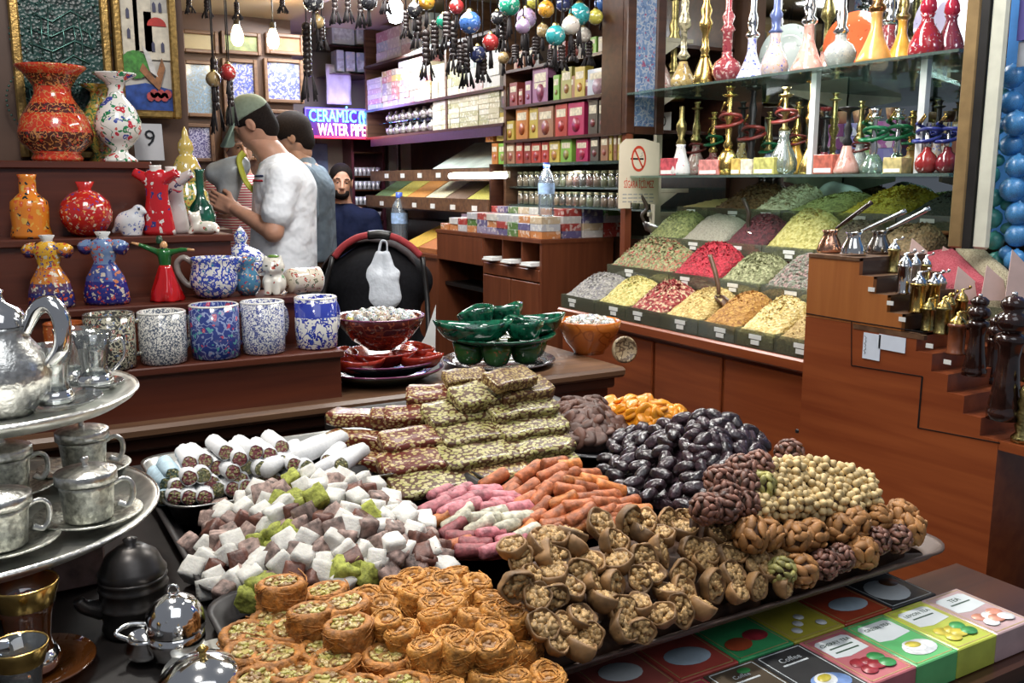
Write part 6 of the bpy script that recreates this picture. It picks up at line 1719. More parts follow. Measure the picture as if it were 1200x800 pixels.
POS = [(551, 27, 13, 'blue', 3.2), (575, 50, 10, 'red', 3.15), (583, 21, 8, 'black', 3.3), (597, 6, 13, 'green', 3.1), (617, 22, 12, 'purple', 3.15), (624, 3, 8, 'yellow', 3.3), (640, 11, 10, 'orange', 3.1), (613, 31, 9, 'purple', 3.0), (679, 17, 13, 'teal', 3.05), (698, 20, 9, 'yellow', 3.1), (669, 30, 11, 'white', 2.99), (651, 42, 12, 'teal', 3.0), (684, 41, 9, 'white', 3.2), (560, 64, 10, 'navy', 3.25), (500, 2, 10, 'orange', 3.4), (486, 12, 9, 'black', 3.5), (372, 26, 8, 'gold', 4.2), (367, 2, 12, 'black', 4.1), (432, 2, 10, 'black', 3.7), (636, 36, 8, 'gold', 3.3), (535, 8, 9, 'red', 3.3), (520, 26, 9, 'green', 3.35), (590, 68, 7, 'gold', 3.3), (660, 5, 9, 'navy', 3.2), (706, 4, 10, 'blue', 3.15)]
WHERE = {0: 'large blue mosaic globe lamp, biggest of the hanging cluster left of the red one', 1: 'red mosaic globe lamp with a band hanging lowest on its left', 3: 'big green mosaic globe cut by the top of the photo', 6: 'orange mosaic globe lamp above the teal ones', 8: 'large teal mosaic globe right of the orange one', 10: 'white and pink mosaic globe between two teal ones', 11: 'dark teal mosaic globe hanging below the white one', 13: 'navy mosaic globe hanging below the red one'}
for k, (px, py, r, c, Y) in enumerate(POS):
 globe(px, py, r, c, Y, WHERE.get(k) or '%s %s mosaic globe lamp hanging %s' % ('small' if r < 9 else 'mid sized' if r < 10 else 'round' if r < 12 else 'larger', c, 'over the pale blue cases' if px < 450 else 'over the white cases' if px < 540 else 'near the red globe' if px < 600 else 'between the green and orange globes' if px < 645 else 'by the carved post'), k not in (6, 9))
def beads(px, py0, py1, Y, lab, n=5, w_=1.0):
 Y += .12 if Y < 3.6 else 0
 p = at(px, py1, 'y', Y); s = m_per_px(p)
 L = at(px, py0, 'y', Y).z - p.z
 t = E('tassel_ornament', lab, 'ornament', p)
 m = MB(); m.tube([(0, 0, L * .3), (0, 0, CEILZ - p.z)], .003, 5); m.build('cord', TASS, t)
 m = MB()
 for k in range(n):
  m.ball((0, 0, L * (.35 + .6 * k / n)), (.013 * w_, .013 * w_, L * .5 / n), 8, 6)
 m.build('beads', M('dark beads', (.035, .025, .025), .25, 0, .5, 60), t)
 for a in (0, 2.1, 4.2):
  m = MB()
  for k in range(6):
   b_ = R.uniform(0, 6.3); m.tube([(.012 * w_ * cos(a), .012 * w_ * sin(a), L * .34), (.02 * w_ * cos(a) + .008 * cos(b_), .02 * w_ * sin(a) + .008 * sin(b_), R.uniform(0, L * .1))], [.0022, .004], 5)
  m.build('tassel', TASS, t)
for a in ((222, -10, 16, 4.4, 'dark tassel at the top left beside the ship painting'), (243, -10, 22, 4.4, 'dark tassel left of the bulbs at the top'), (278, 0, 24, 4.5, 'dark tassel right above the left bulb'), (331, -12, 16, 4.4, 'short dark tassel right of the right bulb'),
          (362, 20, 120, 4.3, 'long dark beaded string hanging left of the pale blue cases', 9, 1.7), (378, 15, 60, 4.2, 'dark beaded string before the pale blue cases', 6, 1.2), (393, -20, 30, 3.9, 'dark tassel hanging before the left pale blue case'), (408, -20, 28, 3.9, 'dark tassel between the pale blue cases'), (423, -20, 34, 3.8, 'dark tassel hanging before the right pale blue case'), (452, -30, 18, 3.7, 'short dark tassel left of the white cases'),
          (490, 5, 60, 3.45, 'dark tassel left of the thick pair', 5, 1.5), (500, 30, 95, 3.4, 'long dark tassel before the pink packets', 6, 1.4), (532, 20, 90, 3.3, 'long dark tassel left of the blue globe', 7, 1.5), (547, 40, 104, 3.25, 'lowest dark tassel before the gift set boxes', 7, 1.3), (590, 10, 62, 3.2, 'dark tassel between the green and the red globes', 6, 1.4), (616, 30, 80, 3.1, 'dark tassel left of the orange globe', 6, 1.3), (658, 50, 84, 2.98, 'dark tassel right under the white globe', 5, 1.2), (690, 45, 78, 3.1, 'dark tassel near the carved post', 5, 1.2), (476, 10, 46, 3.5, 'dark tassel before the white cases'), (510, 20, 72, 3.3, 'dark tassel in front of the white gift boxes', 6, 1.4), (524, 10, 60, 3.2, 'thick dark tassel left of the blue globe', 6, 1.4), (540, 50, 86, 3.2, 'dark tassel under the blue globe', 5, 1.2), (566, 60, 98, 3.15, 'grey brown tassel under the red globe', 5, 1.4), (604, 50, 76, 3.1, 'dark tassel between the red and the teal globes', 5, 1.3), (628, 40, 72, 3.05, 'dark tassel below the purple globe', 5, 1.3), (646, 55, 80, 3.0, 'dark tassel below the dark teal globe', 5, 1.2), (670, 45, 74, 3.0, 'pale brown tassel below the white globe', 5, 1.3),
          (255, 60, 158, 4.35, 'dark beaded string with a tassel left of the cap', 8, 1.3), (272, 70, 148, 4.3, 'dark beaded string beside the cap', 8, 1.2)):
 beads(*a)
globe(250, 93, 9, 'gold', 4.3, 'golden mosaic ball hanging left of the man in the cap')
globe(267, 85, 10, 'red', 4.25, 'red and gold mosaic ball hanging above the cap')
lamp('white_lamp', 'POINT', at(462, 14, 'y', 4.6), 4, (.9, .97, 1), .08)
t = E('white_bulb', 'bright white bulb high up over the white cases', 'lamp', at(463, 12, 'y', 4.7))
m = MB(); m.lathe([(0, -.07), (.03, -.06), (.045, -.02), (.04, .03), (.02, .06), (0, .065)], 16); m.build('glowing_bulb', Memit('white bulb glow', (.9, .97, 1), 16), t)
m = MB(); m.tube([(0, 0, .06), (0, 0, CEILZ - t.location.z)], .006, 6); m.build('flex', BLACK, t)
# ---------------------------------------------------------------- people
def hand(mb, w_, d, n, s=1.0, curl=.5, mi=0):
 """palm, four curled fingers and a thumb at wrist w_: d along the hand, n out of the palm's inner side"""
 d = Vector(d).normalized(); n = Vector(n); n = (n - d * n.dot(d)).normalized(); b_ = d.cross(n)
 Mx = Matrix((b_, d, n)).transposed().to_4x4(); Mx.translation = Vector(w_)
 f = SDF((-.07, -.03, -.05), (.07, .20, .10), .0045)
 f.add(f.cone((0, -.02, 0), (0, .02, 0), .026, .024), .01)
 for k in range(4): f.add(f.cone((-.024 + .016 * k, .01, 0), (-.030 + .020 * k, .085, 0), .014, .0115), .012)
 for k, l in enumerate((.068, .078, .074, .058)):
  x = -.030 + .020 * k; p = Vector((x, .088, 0)); a = 0
  for q in (.45, .32, .23):
   a += curl * .6
   e = p + Vector((.0, l * q * cos(a), l * q * sin(a))); f.add(f.cone(p, e, .0095, .0085), .004); p = e
 p = Vector((-.030, .025, .004))
 for e, r in ((Vector((-.052, .055, .018)), .0115), (Vector((-.054, .085, .034)), .010)): f.add(f.cone(p, e, r + .001, r), .006); p = e
 f.into(mb, mi, Mx @ Matrix.Scale(s, 4))


def head(mb, c, fwd, up_, s=1.0, beard=False, mi=0):
 """head about c (between the eyes and ears): brow, sockets, nose, lips, chin, ears"""
 x = Vector(fwd).normalized(); z = Vector(up_); z = (z - x * z.dot(x)).normalized(); y = z.cross(x)
 Mx = Matrix((x, y, z)).transposed().to_4x4(); Mx.translation = Vector(c)
 f = SDF((-.13, -.10, -.17), (.15, .10, .14), .005)
 f.add(f.ell((-.012, 0, .035), (.095, .075, .085)), .02); f.add(f.ell((.025, 0, -.035), (.062, .060, .075)), .03)
 f.add(f.cone((.045, 0, -.095), (.058, 0, -.088), .026, .020), .02); f.add(f.cone((-.03, .04, -.05), (.04, .022, -.088), .025, .018), .02); f.add(f.cone((-.03, -.04, -.05), (.04, -.022, -.088), .025, .018), .02)
 f.add(f.cone((-.02, 0, -.06), (-.025, 0, -.10), .055, .05), .03)
 for sg in (-1, 1):
  f.sub(f.ell((.086, .031 * sg, .006), (.020, .019, .012)), .012); f.add(f.ell((.069, .031 * sg, .004), (.012, .013, .012)), .004)
  f.add(f.cone((.078, .018 * sg, .026), (.068, .048 * sg, .024), .010, .009), .012)
  f.add(f.ell((-.008, .078 * sg, -.008), (.022, .010, .034)), .006); f.sub(f.ell((-.002, .088 * sg, -.008), (.010, .006, .018)), .004)
  f.add(f.ell((.096, .012 * sg, -.034), (.010, .009, .008)), .006)
 f.add(f.cone((.085, 0, .012), (.106, 0, -.028), .010, .013), .010)
 f.add(f.cone((.080, -.018, -.060), (.080, .018, -.060), .009, .009), .008); f.add(f.cone((.078, -.014, -.070), (.078, .014, -.070), .010, .010), .006); f.sub(f.cone((.094, -.02, -.0645), (.094, .02, -.0645), .004, .004), .003)
 f.into(mb, mi, Mx @ Matrix.Scale(s, 4))
 return Mx @ Matrix.Scale(s, 4)


def hair_cap(Mx, mat, par, cut=.01, back=-.09, full=0.0, nm='hair'):
 f = SDF((-.14, -.11, -.13), (.13, .11, .15), .006)
 f.add(f.ell((-.018, 0, .040), (.105 + full, .085 + full, .094 + full)), .02); f.add(f.ell((-.052, 0, -.035), (.066, .068, .075)), .03)
 f.sub(f.ell((.116, 0, -.022), (.084, .074, .114)), .012); f.F = np.maximum(f.F, (cut - .14) - f.Z)
 f.sub(f.ell((.03, 0, -.06), (.050, .12, .070)), .01)
 m = MB(); f.into(m, 0, Mx); return m.build(nm, mat, par)


def garment(nm, prims, lo, hi, par, mat, h=.011, k=.03, clips=(), subs=()):
 f = SDF(lo, hi, h)
 for q in prims: f.add(f.cone(*q[1:]) if q[0] == 'c' else f.ell(*q[1:]), k)
 for ax, v, ab in clips: f.clip(ax, v, ab)
 for q in subs: f.sub(f.cone(*q), .01)
 m = MB(); f.into(m); return m.build(nm, mat, par)


def legs(par, hip, knee_f, mat, shoe, stance=.10):
 P_ = [('e', (0, 0, hip), (.13, .17, .12))]
 for sg in (-1, 1):
  P_ += [('c', (0, .09 * sg, hip - .03), (.01 + knee_f, stance * sg, .50), .095, .068), ('c', (.01 + knee_f, stance * sg, .50), (-.02, stance * sg, .10), .068, .056)]
 garment('trousers', P_, (-.25, -.30, .03), (.35, .30, hip + .16), par, mat, .013, .03, [(2, .045, True)])
 for sg in (-1, 1):
  m = MB(); m.lathe([(0, .0), (.042, 0), (.046, .02), (.042, .05), (.035, .075), (0, .08)], 16, M=T(.05, stance * sg, .001, 0, 0, 0, (2.8, 1, 1))); m.build('shoe', shoe, par)


JEANS = M('blue grey denim', (.07, .09, .13), .8, 0, .25, 90, .2, 400); JEANSL = M('faded denim', (.20, .25, .28), .8, 0, .25, 60, .2, 400)
SHOE = M('brown leather shoe', (.06, .035, .02), .4)
# man in the cap: in profile, looking down at what he holds
pm = at(338, 300, 'y', 4.6); base = Vector((pm.x, pm.y, 0)); k_ = m_per_px(pm)
def L(px, py, y=0.0): return ((338 - px) * k_, y, 1.42 - (py - 212) * k_)
man = E('person', 'person in a green grey baseball cap and white T-shirt looking down at a bag', 'person', base, radians(152))
b = MB()
Hm = head(b, L(303, 149), (.86, 0, -.50), (.5, 0, .86), 1.0)
nk = L(322, 180); sh = (L(345, 208, .17), L(340, 208, -.17)); el = (L(334, 268, .24), L(322, 268, -.22)); wr = (L(284, 243, .10), L(279, 246, -.06))
f = SDF((-.30, -.36, .85), (.34, .36, 1.66), .011)
f.add(f.cone(L(308, 166), nk, .058, .062), .03); f.add(f.cone(nk, L(335, 200), .062, .09), .04); f.add(f.cone(L(335, 215), L(335, 300), .12, .13), .05)
for i in (0, 1):
 f.add(f.cone(L(338, 203), sh[i], .07, .062), .03); f.add(f.cone(sh[i], el[i], .056, .046), .02); f.add(f.cone(el[i], wr[i], .046, .029), .015)
f.into(b)
hand(b, wr[0], (.9, -.05, .42), (0, -1, .1), 1.0, .55); hand(b, wr[1], (.9, .1, .30), (0, 1, .1), 1.0, .6)
b.build('body', SKIN, man)
TEE = M('white cotton', (.78, .81, .86), .9, 0, .06, 12, .6, 11, bdist=.04, spec=.1)
T_ = [('c', L(327, 189), L(337, 205), .066, .10), ('c', L(331, 196), L(337, 222), .085, .14), ('c', L(337, 222), L(332, 305), .155, .165), ('c', L(337, 216, .09), L(332, 310, .05), .12, .145), ('c', L(337, 216, -.09), L(332, 310, -.05), .12, .145)]
for i in (0, 1): T_ += [('c', sh[i], tuple(sh[i][j] + (el[i][j] - sh[i][j]) * .66 for j in range(3)), .074, .076)]
garment('t_shirt', T_, (-.32, -.40, .95), (.36, .40, 1.56), man, TEE, .011, .035, [(2, L(0, 322)[2], True)], [(L(316, 168), L(324, 183), .06, .062)])
for dz, nm, c in ((0, 'navy_stripe', (.02, .03, .09)), (-.022, 'red_stripe', (.40, .02, .03))):
 garment(nm, [(a, b_, c_, ra + .004, rb + .004) for a, b_, c_, ra, rb in T_[1:5]], (.0, -.2, 1.38), (.3, .3, 1.47), man, M(nm, c, .8), .006, .035, [(2, 1.437 + dz, True), (2, 1.449 + dz, False), (0, .06, True)])
legs(man, .93, .02, JEANS, SHOE)
hair_cap(Hm, HAIR, man, .03)
# cap: crown and visor
f = SDF((-.15, -.12, -.02), (.26, .12, .18), .006)
f.add(f.ell((-.010, 0, .050), (.112, .092, .098)), .01); f.clip(2, .035, True)
m = MB(); f.into(m, 0, Hm); CAPM = M('green grey cap cloth', (.20, .25, .19), .85, 0, .12, 60); m.build('cap_crown', CAPM, man)
m = MB(); vs, fs = [], []
for i in range(13):
 a = -1.15 + 2.3 * i / 12
 for r in (0, 1): vs.append(((.075 + (.115 * cos(a * .75) + .0) * r) if r else .095 * cos(a) - .0, .082 * sin(a) * (1 - .08 * r), .045 - .05 * r - .028 * abs(sin(a)) * r))
for i in range(12): fs.append((2 * i, 2 * i + 1, 2 * i + 3, 2 * i + 2))
m.add(vs, fs, M=Hm); o = m.build('cap_visor', M('teal cap visor', (.26, .36, .30), .8, 0, .1, 40), man); md = o.modifiers.new('t', 'SOLIDIFY'); md.thickness = .005
# the bag he looks into
pb = at(268, 213, 'y', 4.72)
t = E('grey_bag', 'shiny grey bag with a yellow green strap held by the man in the cap', 'bag', pb, radians(152))
f = SDF((-.16, -.09, -.20), (.16, .09, .18), .009); f.add(f.cone((.06, 0, .04), (-.06, 0, .08), .055, .05), .04); f.add(f.cone((.02, 0, -.10), (-.02, 0, .04), .05, .06), .04)
m = MB(); f.into(m); m.build('bag_body', M('grey bag film', (.34, .36, .37), .25, .2, .25, 14, .4, 20), t)
m = MB(); m.tube([(-.09, .03, .14), (-.07, .05, .10), (-.10, .06, .0), (-.15, .05, -.06)], .018, 8, flat=.3); m.build('strap', M('yellow green strap', (.36, .36, .03), .6), t)
# second person behind him
pm = at(352, 300, 'y', 5.15); man2 = E('person', 'person with dark hair in a grey shirt and faded jeans standing behind the cap wearer', 'person', (pm.x, pm.y, 0), radians(150)); k2 = m_per_px(pm)
def L2(px, py, y=0.0): return ((352 - px) * k2, y, 1.42 - (py - 212) * k2)
b = MB(); Hm2 = head(b, L2(347, 163), (.92, .1, -.38), (.38, 0, .92), 1.0)
f = SDF((-.30, -.36, .85), (.34, .36, 1.66), .012); f.add(f.cone(L2(350, 175), L2(358, 195), .058, .07), .03); f.add(f.cone(L2(362, 215), L2(364, 300), .11, .12), .05)
for sg in (1, -1):
 f.add(f.cone(L2(362, 205), L2(366, 208, .17 * sg), .07, .06), .03); f.add(f.cone(L2(366, 208, .18 * sg), L2(372, 262, .23 * sg), .055, .045), .02); f.add(f.cone(L2(372, 262, .23 * sg), L2(350, 292, .18 * sg), .045, .028), .015)
f.into(b)
for sg in (1, -1): hand(b, L2(350, 292, .18 * sg), (.8, 0, -.5), (0, -sg, 0), 1.0, .4)
b.build('body', SKIN2, man2)
garment('shirt', [('c', L2(359, 197), L2(364, 222), .08, .14), ('c', L2(364, 222, .06), L2(366, 296, .05), .135, .13), ('c', L2(364, 222, -.06), L2(366, 296, -.05), .135, .13)] + [('c', L2(366, 208, .18 * sg), L2(371, 250, .23 * sg), .075, .07) for sg in (1, -1)], (-.34, -.40, .9), (.30, .40, 1.56), man2, M('blue grey shirt', (.12, .15, .18), .9, 0, .15, 14, .6, 11, bdist=.04, spec=.1), .012, .035, [(2, L2(0, 304)[2], True)])
legs(man2, .92, -.02, JEANSL, SHOE); hair_cap(Hm2, HAIR, man2, -.02, full=.008)
# person in stripes beyond the bag
pm = at(287, 300, 'y', 5.42); man3 = E('person', 'person in a red and white striped top seen beyond the grey bag', 'person', (pm.x, pm.y, 0), radians(-100)); k3 = m_per_px(pm)
b = MB(); zc = 1.42 - (172 - 212) * k3; Hm3 = head(b, (.02, 0, zc), (1, .2, -.25), (.2, 0, 1), .95)
f = SDF((-.25, -.36, .8), (.30, .36, zc), .012); f.add(f.cone((-.01, 0, zc - .08), (-.02, 0, zc - .22), .05, .07), .03); f.add(f.cone((-.02, 0, zc - .30), (-.02, 0, .95), .10, .12), .05)
for sg in (1, -1): f.add(f.cone((-.02, .06 * sg, zc - .23), (-.02, .17 * sg, zc - .25), .06, .055), .03); f.add(f.cone((-.02, .17 * sg, zc - .25), (-.03, .22 * sg, zc - .52), .048, .04), .02); f.add(f.cone((-.03, .22 * sg, zc - .52), (.14, .16 * sg, zc - .62), .04, .026), .015)
f.into(b)
for sg in (1, -1): hand(b, (.14, .16 * sg, zc - .62), (.9, -.2 * sg, -.2), (0, -sg, 0), .95, .5)
b.build('body', SKIN2, man3)
m_, nt, bb = nt_new('striped jersey'); tc = nd(nt, 'ShaderNodeTexCoord'); wv = nd(nt, 'ShaderNodeTexWave', i_Scale=22.0, bands_direction='Z'); nt.links.new(tc.outputs['Object'], wv.inputs[0]); nt.links.new(ramp(nt, wv.outputs[0], [(0, (.40, .03, .06)), (.5, (.62, .56, .54))], True), bb.inputs[0]); bb.inputs['Roughness'].default_value = .85
garment('striped_top', [('c', (-.02, 0, zc - .26), (-.02, 0, .92), .12, .15)] + [('c', (-.02, .15 * sg, zc - .25), (-.03, .21 * sg, zc - .42), .068, .062) for sg in (1, -1)], (-.3, -.36, .78), (.3, .36, zc - .12), man3, m_, .012, .04, [(2, .84, True)])
legs(man3, .86, .0, JEANS, SHOE); hair_cap(Hm3, M('brown hair', (.06, .03, .015), .6, 0, .4, 150), man3, -.05, full=.006)
# seller on a stool at the back
pm = at(402, 260, 'y', 6.0); s4 = E('person', 'bearded person in a navy open shirt sitting at the back of the shop', 'person', (pm.x, pm.y, 0), radians(-118)); k4 = m_per_px(pm)
zc = 1.42 - (213 - 212) * k4
b = MB(); Hm4 = head(b, (.04, .0, zc), (1, .25, -.12), (.12, .12, 1), .95)
f = SDF((-.30, -.40, .55), (.45, .40, zc), .012); f.add(f.cone((.0, 0, zc - .08), (-.01, 0, zc - .2), .052, .07), .03); f.add(f.cone((-.02, 0, zc - .30), (-.04, 0, .78), .11, .12), .05)
for sg in (1, -1): f.add(f.cone((-.02, .07 * sg, zc - .22), (-.02, .18 * sg, zc - .25), .065, .06), .03); f.add(f.cone((-.02, .18 * sg, zc - .25), (.02, .25 * sg, zc - .52), .052, .044), .02); f.add(f.cone((.02, .25 * sg, zc - .52), (.26, .10 * sg, zc - .55), .044, .028), .015)
f.into(b)
for sg in (1, -1): hand(b, (.26, .10 * sg, zc - .55), (.8, -.5 * sg, .1), (0, -sg * .3, -1), 1.0, .5)
b.build('body', SKIN, s4)
NAVY = M('navy shirt', (.008, .011, .032), .85, 0, .2, 14, .5, 12, bdist=.03, spec=.1)
garment('shirt', [('c', (-.01, 0, zc - .25), (-.03, 0, .80), .125, .15), ('c', (-.02, .10, zc - .27), (-.03, .06, .80), .10, .12), ('c', (-.02, -.10, zc - .27), (-.03, -.06, .80), .10, .12)] + [('c', (-.02, .18 * sg, zc - .25), (.02, .25 * sg, zc - .52), .072, .062) for sg in (1, -1)] + [('c', (.02, .25 * sg, zc - .52), (.20, .14 * sg, zc - .545), .062, .05) for sg in (1, -1)], (-.32, -.42, .6), (.45, .42, zc - .10), s4, NAVY, .012, .035, [(2, .72, True)], [((.12, 0, zc - .12), (.13, 0, zc - .36), .05, .018)])
P_ = [('e', (0, 0, .74), (.15, .18, .10))]
for sg in (1, -1): P_ += [('c', (.02, .09 * sg, .72), (.40, .12 * sg, .66), .09, .068), ('c', (.40, .12 * sg, .66), (.36, .12 * sg, .12), .065, .055)]
garment('trousers', P_, (-.3, -.32, .05), (.6, .32, .9), s4, BLACKM, .014, .03)
for sg in (1, -1):
 m = MB(); m.lathe([(0, 0), (.042, 0), (.046, .02), (.042, .05), (.035, .085), (0, .09)], 16, M=T(.42, .12 * sg, .001, 0, 0, 0, (2.6, 1, 1))); m.build('shoe', SHOE, s4)
hair_cap(Hm4, HAIR, s4, .03, full=-.004)
f = SDF((-.02, -.09, -.14), (.11, .09, -.02), .005); f.add(f.ell((.038, 0, -.075), (.058, .060, .046)), .01); f.sub(f.ell((.11, 0, -.062), (.045, .028, .014)), .008); f.F = np.maximum(f.F, f.Z + .045 - .3 * np.abs(f.Y)); f.sub(f.ell((0.10, 0, -.02), (.05, .05, .035)), .01)
m = MB(); f.into(m, 0, Hm4); m.build('beard', HAIR, s4)
m = MB()
for sg in (-1, 1): m.tube([(.086, .016 * sg, .026), (.084, .032 * sg, .031), (.072, .048 * sg, .026)], .0045, 5, M=Hm4)
m.build('eyebrows', HAIR, s4)
for Hh, pp in ((Hm4, s4), (Hm, man), (Hm3, man3)):
 m = MB()
 for sg in (-1, 1): m.ball((.0805, .031 * sg, .004), (.0035, .008, .0045), 8, 5, M=Hh)
 m.build('eyes', INK, pp)
t = E('bar_stool', 'dark stool under the seated seller', 'stool', (pm.x, pm.y, 0))
m = MB(); m.lathe([(0, .56), (.16, .56), (.17, .575), (.15, .60), (0, .603)], 20); m.build('seat', BLACKM, t)
for a in range(4):
 m = MB(); m.tube([(.10 * cos(a * pi / 2 + .8), .10 * sin(a * pi / 2 + .8), .56), (.18 * cos(a * pi / 2 + .8), .18 * sin(a * pi / 2 + .8), .0)], .014, 8); m.build('leg', WOODD, t)

# ---------------------------------------------------------------- pushchair with a plastic bag
ps = at(437, 300, 'y', 4.25); t = E('pushchair', 'black pushchair with red foam handle grips standing in the shop aisle', 'pushchair', (ps.x, ps.y, 0), radians(-30)); k5 = m_per_px(ps)
def Q(px, py, y=0): return ((px - 437) * k5, y, 1.42 - (py - 212) * k5)
hz_ = Q(437, 276)[2]
m = MB(); m.tube([Q(392, 300), Q(402, 288), Q(418, 278), Q(432, 274.5)], .017, 10); m.build('handle_grip', M('red foam', (.30, .025, .03), .8, 0, .15, 90), t)
m = MB(); m.tube([Q(493, 299), Q(482, 288), Q(468, 279), Q(458, 275.5)], .017, 10); m.build('handle_grip', M('red foam', (.30, .025, .03), .8, 0, .15, 90), t)
m = MB(); m.tube([Q(432, 274.5), Q(445, 273.5), Q(458, 275.5)], .022, 10); m.build('folding_joint', BLACK, t)
for sg, px in ((-1, 390), (1, 495)):
 m = MB(); m.tube([Q(px, 300), (sg * .27, -.05, .75), (sg * .28, -.35, .30), (sg * .28, -.48, .10)], .013, 8); m.tube([(sg * .27, -.05, .72), (sg * .28, .25, .30), (sg * .28, .34, .10)], .013, 8); m.build('side_frame', BLACK, t)
f = SDF((-.34, -.50, .15), (.34, .42, 1.2), .014)
f.add(f.cone((-.18, 0, .92), (.18, 0, .92), .10, .10), .04); f.add(f.cone((-.20, 0, .55), (.20, 0, .55), .08, .08), .05); f.add(f.cone((0, 0, .9), (0, -.02, .5), .22, .20), .06); f.add(f.cone((-.17, .05, .42), (.17, .05, .42), .10, .10), .05); f.add(f.cone((-.17, .30, .40), (.17, .30, .40), .07, .07), .05)
m = MB(); f.into(m, 0, T(0, .14, 0)); m.build('fabric_seat', BLACKM, t)
m = MB(); vs, fs = [], []
for j in range(9):
 a = -.15 + j * .2
 for i in range(13): q = pi * i / 12; vs.append((-.27 * cos(q) - .03, .10 + .32 * sin(a) * (.2 + sin(q)), .88 + (.08 + .17 * cos(a * .4)) * sin(q) + .02 * (j % 2) * sin(q)))
for j in range(8):
 for i in range(12): fs.append((j * 13 + i, j * 13 + i + 1, j * 13 + i + 14, j * 13 + i + 13))
m.add(vs, fs); o = m.build('hood', M('dark hood cloth', (.025, .016, .018), .9, 0, .3, 40), t); md = o.modifiers.new('t', 'SOLIDIFY'); md.thickness = .006
for x in (-.28, .28):
 for y in (-.48, .36):
  m = MB(); m.tube([(.088 * cos(a * pi / 8), 0, .088 * sin(a * pi / 8)) for a in range(17)], .018, 8, M=T(x, y, .107, 0, 0, pi / 2)); m.tube([(0, -.02, 0), (0, .02, 0)], .03, 10, M=T(x, y, .107, 0, 0, pi / 2)); m.build('wheel', BLACK, t)
# bag hanging from its handle
t = E('plastic_bag', 'white plastic carrier bag hanging from the pushchair handle', 'bag', ps + Vector((0, -.06, 0)), radians(-30)); t.location.z = 0
f = SDF((-.20, -.10, .60), (.20, .10, 1.16), .008)
for a, c, ra, rb in ((Q(432, 345), Q(432, 325), .05, .045), (Q(452, 345), Q(450, 325), .05, .045), (Q(442, 330), Q(442, 350), .055, .06), (Q(433, 318), Q(438, 295), .032, .016), (Q(451, 318), Q(448, 295), .032, .016), (Q(434, 322), Q(430, 314), .03, .012), (Q(451, 322), Q(459, 317), .03, .012)): f.add(f.cone(a, c, ra, rb), .03)
f.add(np.abs(f.Y) * 1.0 + 9, .01)
m = MB(); f.into(m, 0, Matrix.Diagonal((1, .6, 1, 1))); m.build('bag_film', M('white bag film', (.62, .66, .72), .35, 0, .08, 20, .6, 26, bdist=.012), t)
m = MB(); m.tube([Q(438, 297), Q(441, 283), Q(444, 280), Q(448, 283), Q(448, 297)], .008, 8, flat=.5); m.build('bag_handles', M('white bag film', (.62, .66, .72)), t)
# ---------------------------------------------------------------- bowls on the ledge
LZ = LEDGE_Z
BWL = Mpat('dark red flowered bowl', (.10, .018, .016), [(.36, .10, .05), (.30, .22, .16), (.20, .03, .03)], 60, .42, (.25, .06, .03), 30, .03)
RIMP = M('plum glaze rim', (.20, .05, .12), .1, 0, .2, 30, coat=.6)
p = at(447, 420, 'y', 2.20); p.z = LZ; s = m_per_px(p); xb, yb_ = p.x, p.y
def dish(nm, z0, prof, mat, lab, cat, par=None, x=xb, y=yb_, n=40, sy=1, wob=None, rz=0, rim=None):
 m = MB(); m.lathe([(a * s, h * s) for a, h in prof], n, sy=sy, wob=wob)
 o = m.build(nm, mat, None, (x, y, z0 + .0006), (0, 0, rz))
 if rim:
  m = MB(); a, h = rim; m.lathe([((a - 1.2) * s, h * s), (a * s, (h + .9) * s), ((a + .8) * s, h * s), ((a - .2) * s, (h - 1) * s)], n, sy=sy, wob=wob); m.build('rim', RIMP, o)
 return tag(o, lab, cat)
PLT = [(0, 0), (36, 0), (40, 2), (66, 14), (70, 17), (69, 18), (40, 5), (0, 3)]
dish('platter', LZ, [(0, 0), (44, 0), (48, 2), (70, 13), (72, 16), (70, 16.5), (46, 5), (0, 4)], M('dark teal glaze', (.012, .035, .04), .07, 0, .5, 20, coat=.7), 'dark teal glazed platter lowest in the stack left of the green dishes', 'platter', rim=(72, 16))
dish('platter', LZ + 8 * s, [(0, 0), (40, 0), (46, 3), (67, 15), (69, 18), (67, 18.5), (44, 6), (0, 5)], M('plum black glaze', (.035, .010, .022), .07, 0, .5, 20, coat=.7), 'plum black platter under the red scoop shaped bowls', 'platter', rim=(69, 18))
zr = LZ + 17 * s
REDB = M('crackled red glaze', (.34, .028, .012), .12, 0, .45, 90, .15, 140, coat=.6)
def boat(nm, x, y, z, rz, w_, l, h, mat, lab, group=None, tilt=0.0):
 """petal shaped scoop bowl: pointed at both ends"""
 m = MB(); vs, fs = [], []
 nu, nv = 20, 5
 for shell in (0, 1):
  for j in range(nv + 1):
   v = j / nv
   for i in range(nu):
    a = 2 * pi * i / nu
    kk = (.35 + .65 * v ** .6) - .05 * shell
    xx = l / 2 * kk * cos(a); y_ = w_ / 2 * kk * sin(a) * (1 - .45 * cos(a) ** 4)
    vs.append((xx, y_, h * v ** 1.6 * (1 + .25 * cos(a) ** 2) + (.1 * h if shell else 0) * (1 - v)))
 o_ = (nv + 1) * nu
 for sh_ in (0, 1):
  for j in range(nv):
   for i in range(nu):
    i2 = (i + 1) % nu; q = (j * nu + i, j * nu + i2, (j + 1) * nu + i2, (j + 1) * nu + i)
    fs.append(tuple(k + sh_ * o_ for k in (q if not sh_ else q[::-1])))
 for i in range(nu): i2 = (i + 1) % nu; fs.append((nv * nu + i, nv * nu + i2, o_ + nv * nu + i2, o_ + nv * nu + i))
 fs.append(tuple(reversed(range(nu)))); fs.append(tuple(o_ + i for i in range(nu)))
 m.add(vs, fs); o = m.build(nm, mat, None, (x, y, z + .0006), (tilt, 0, rz)); return tag(o, lab, 'bowl', group)
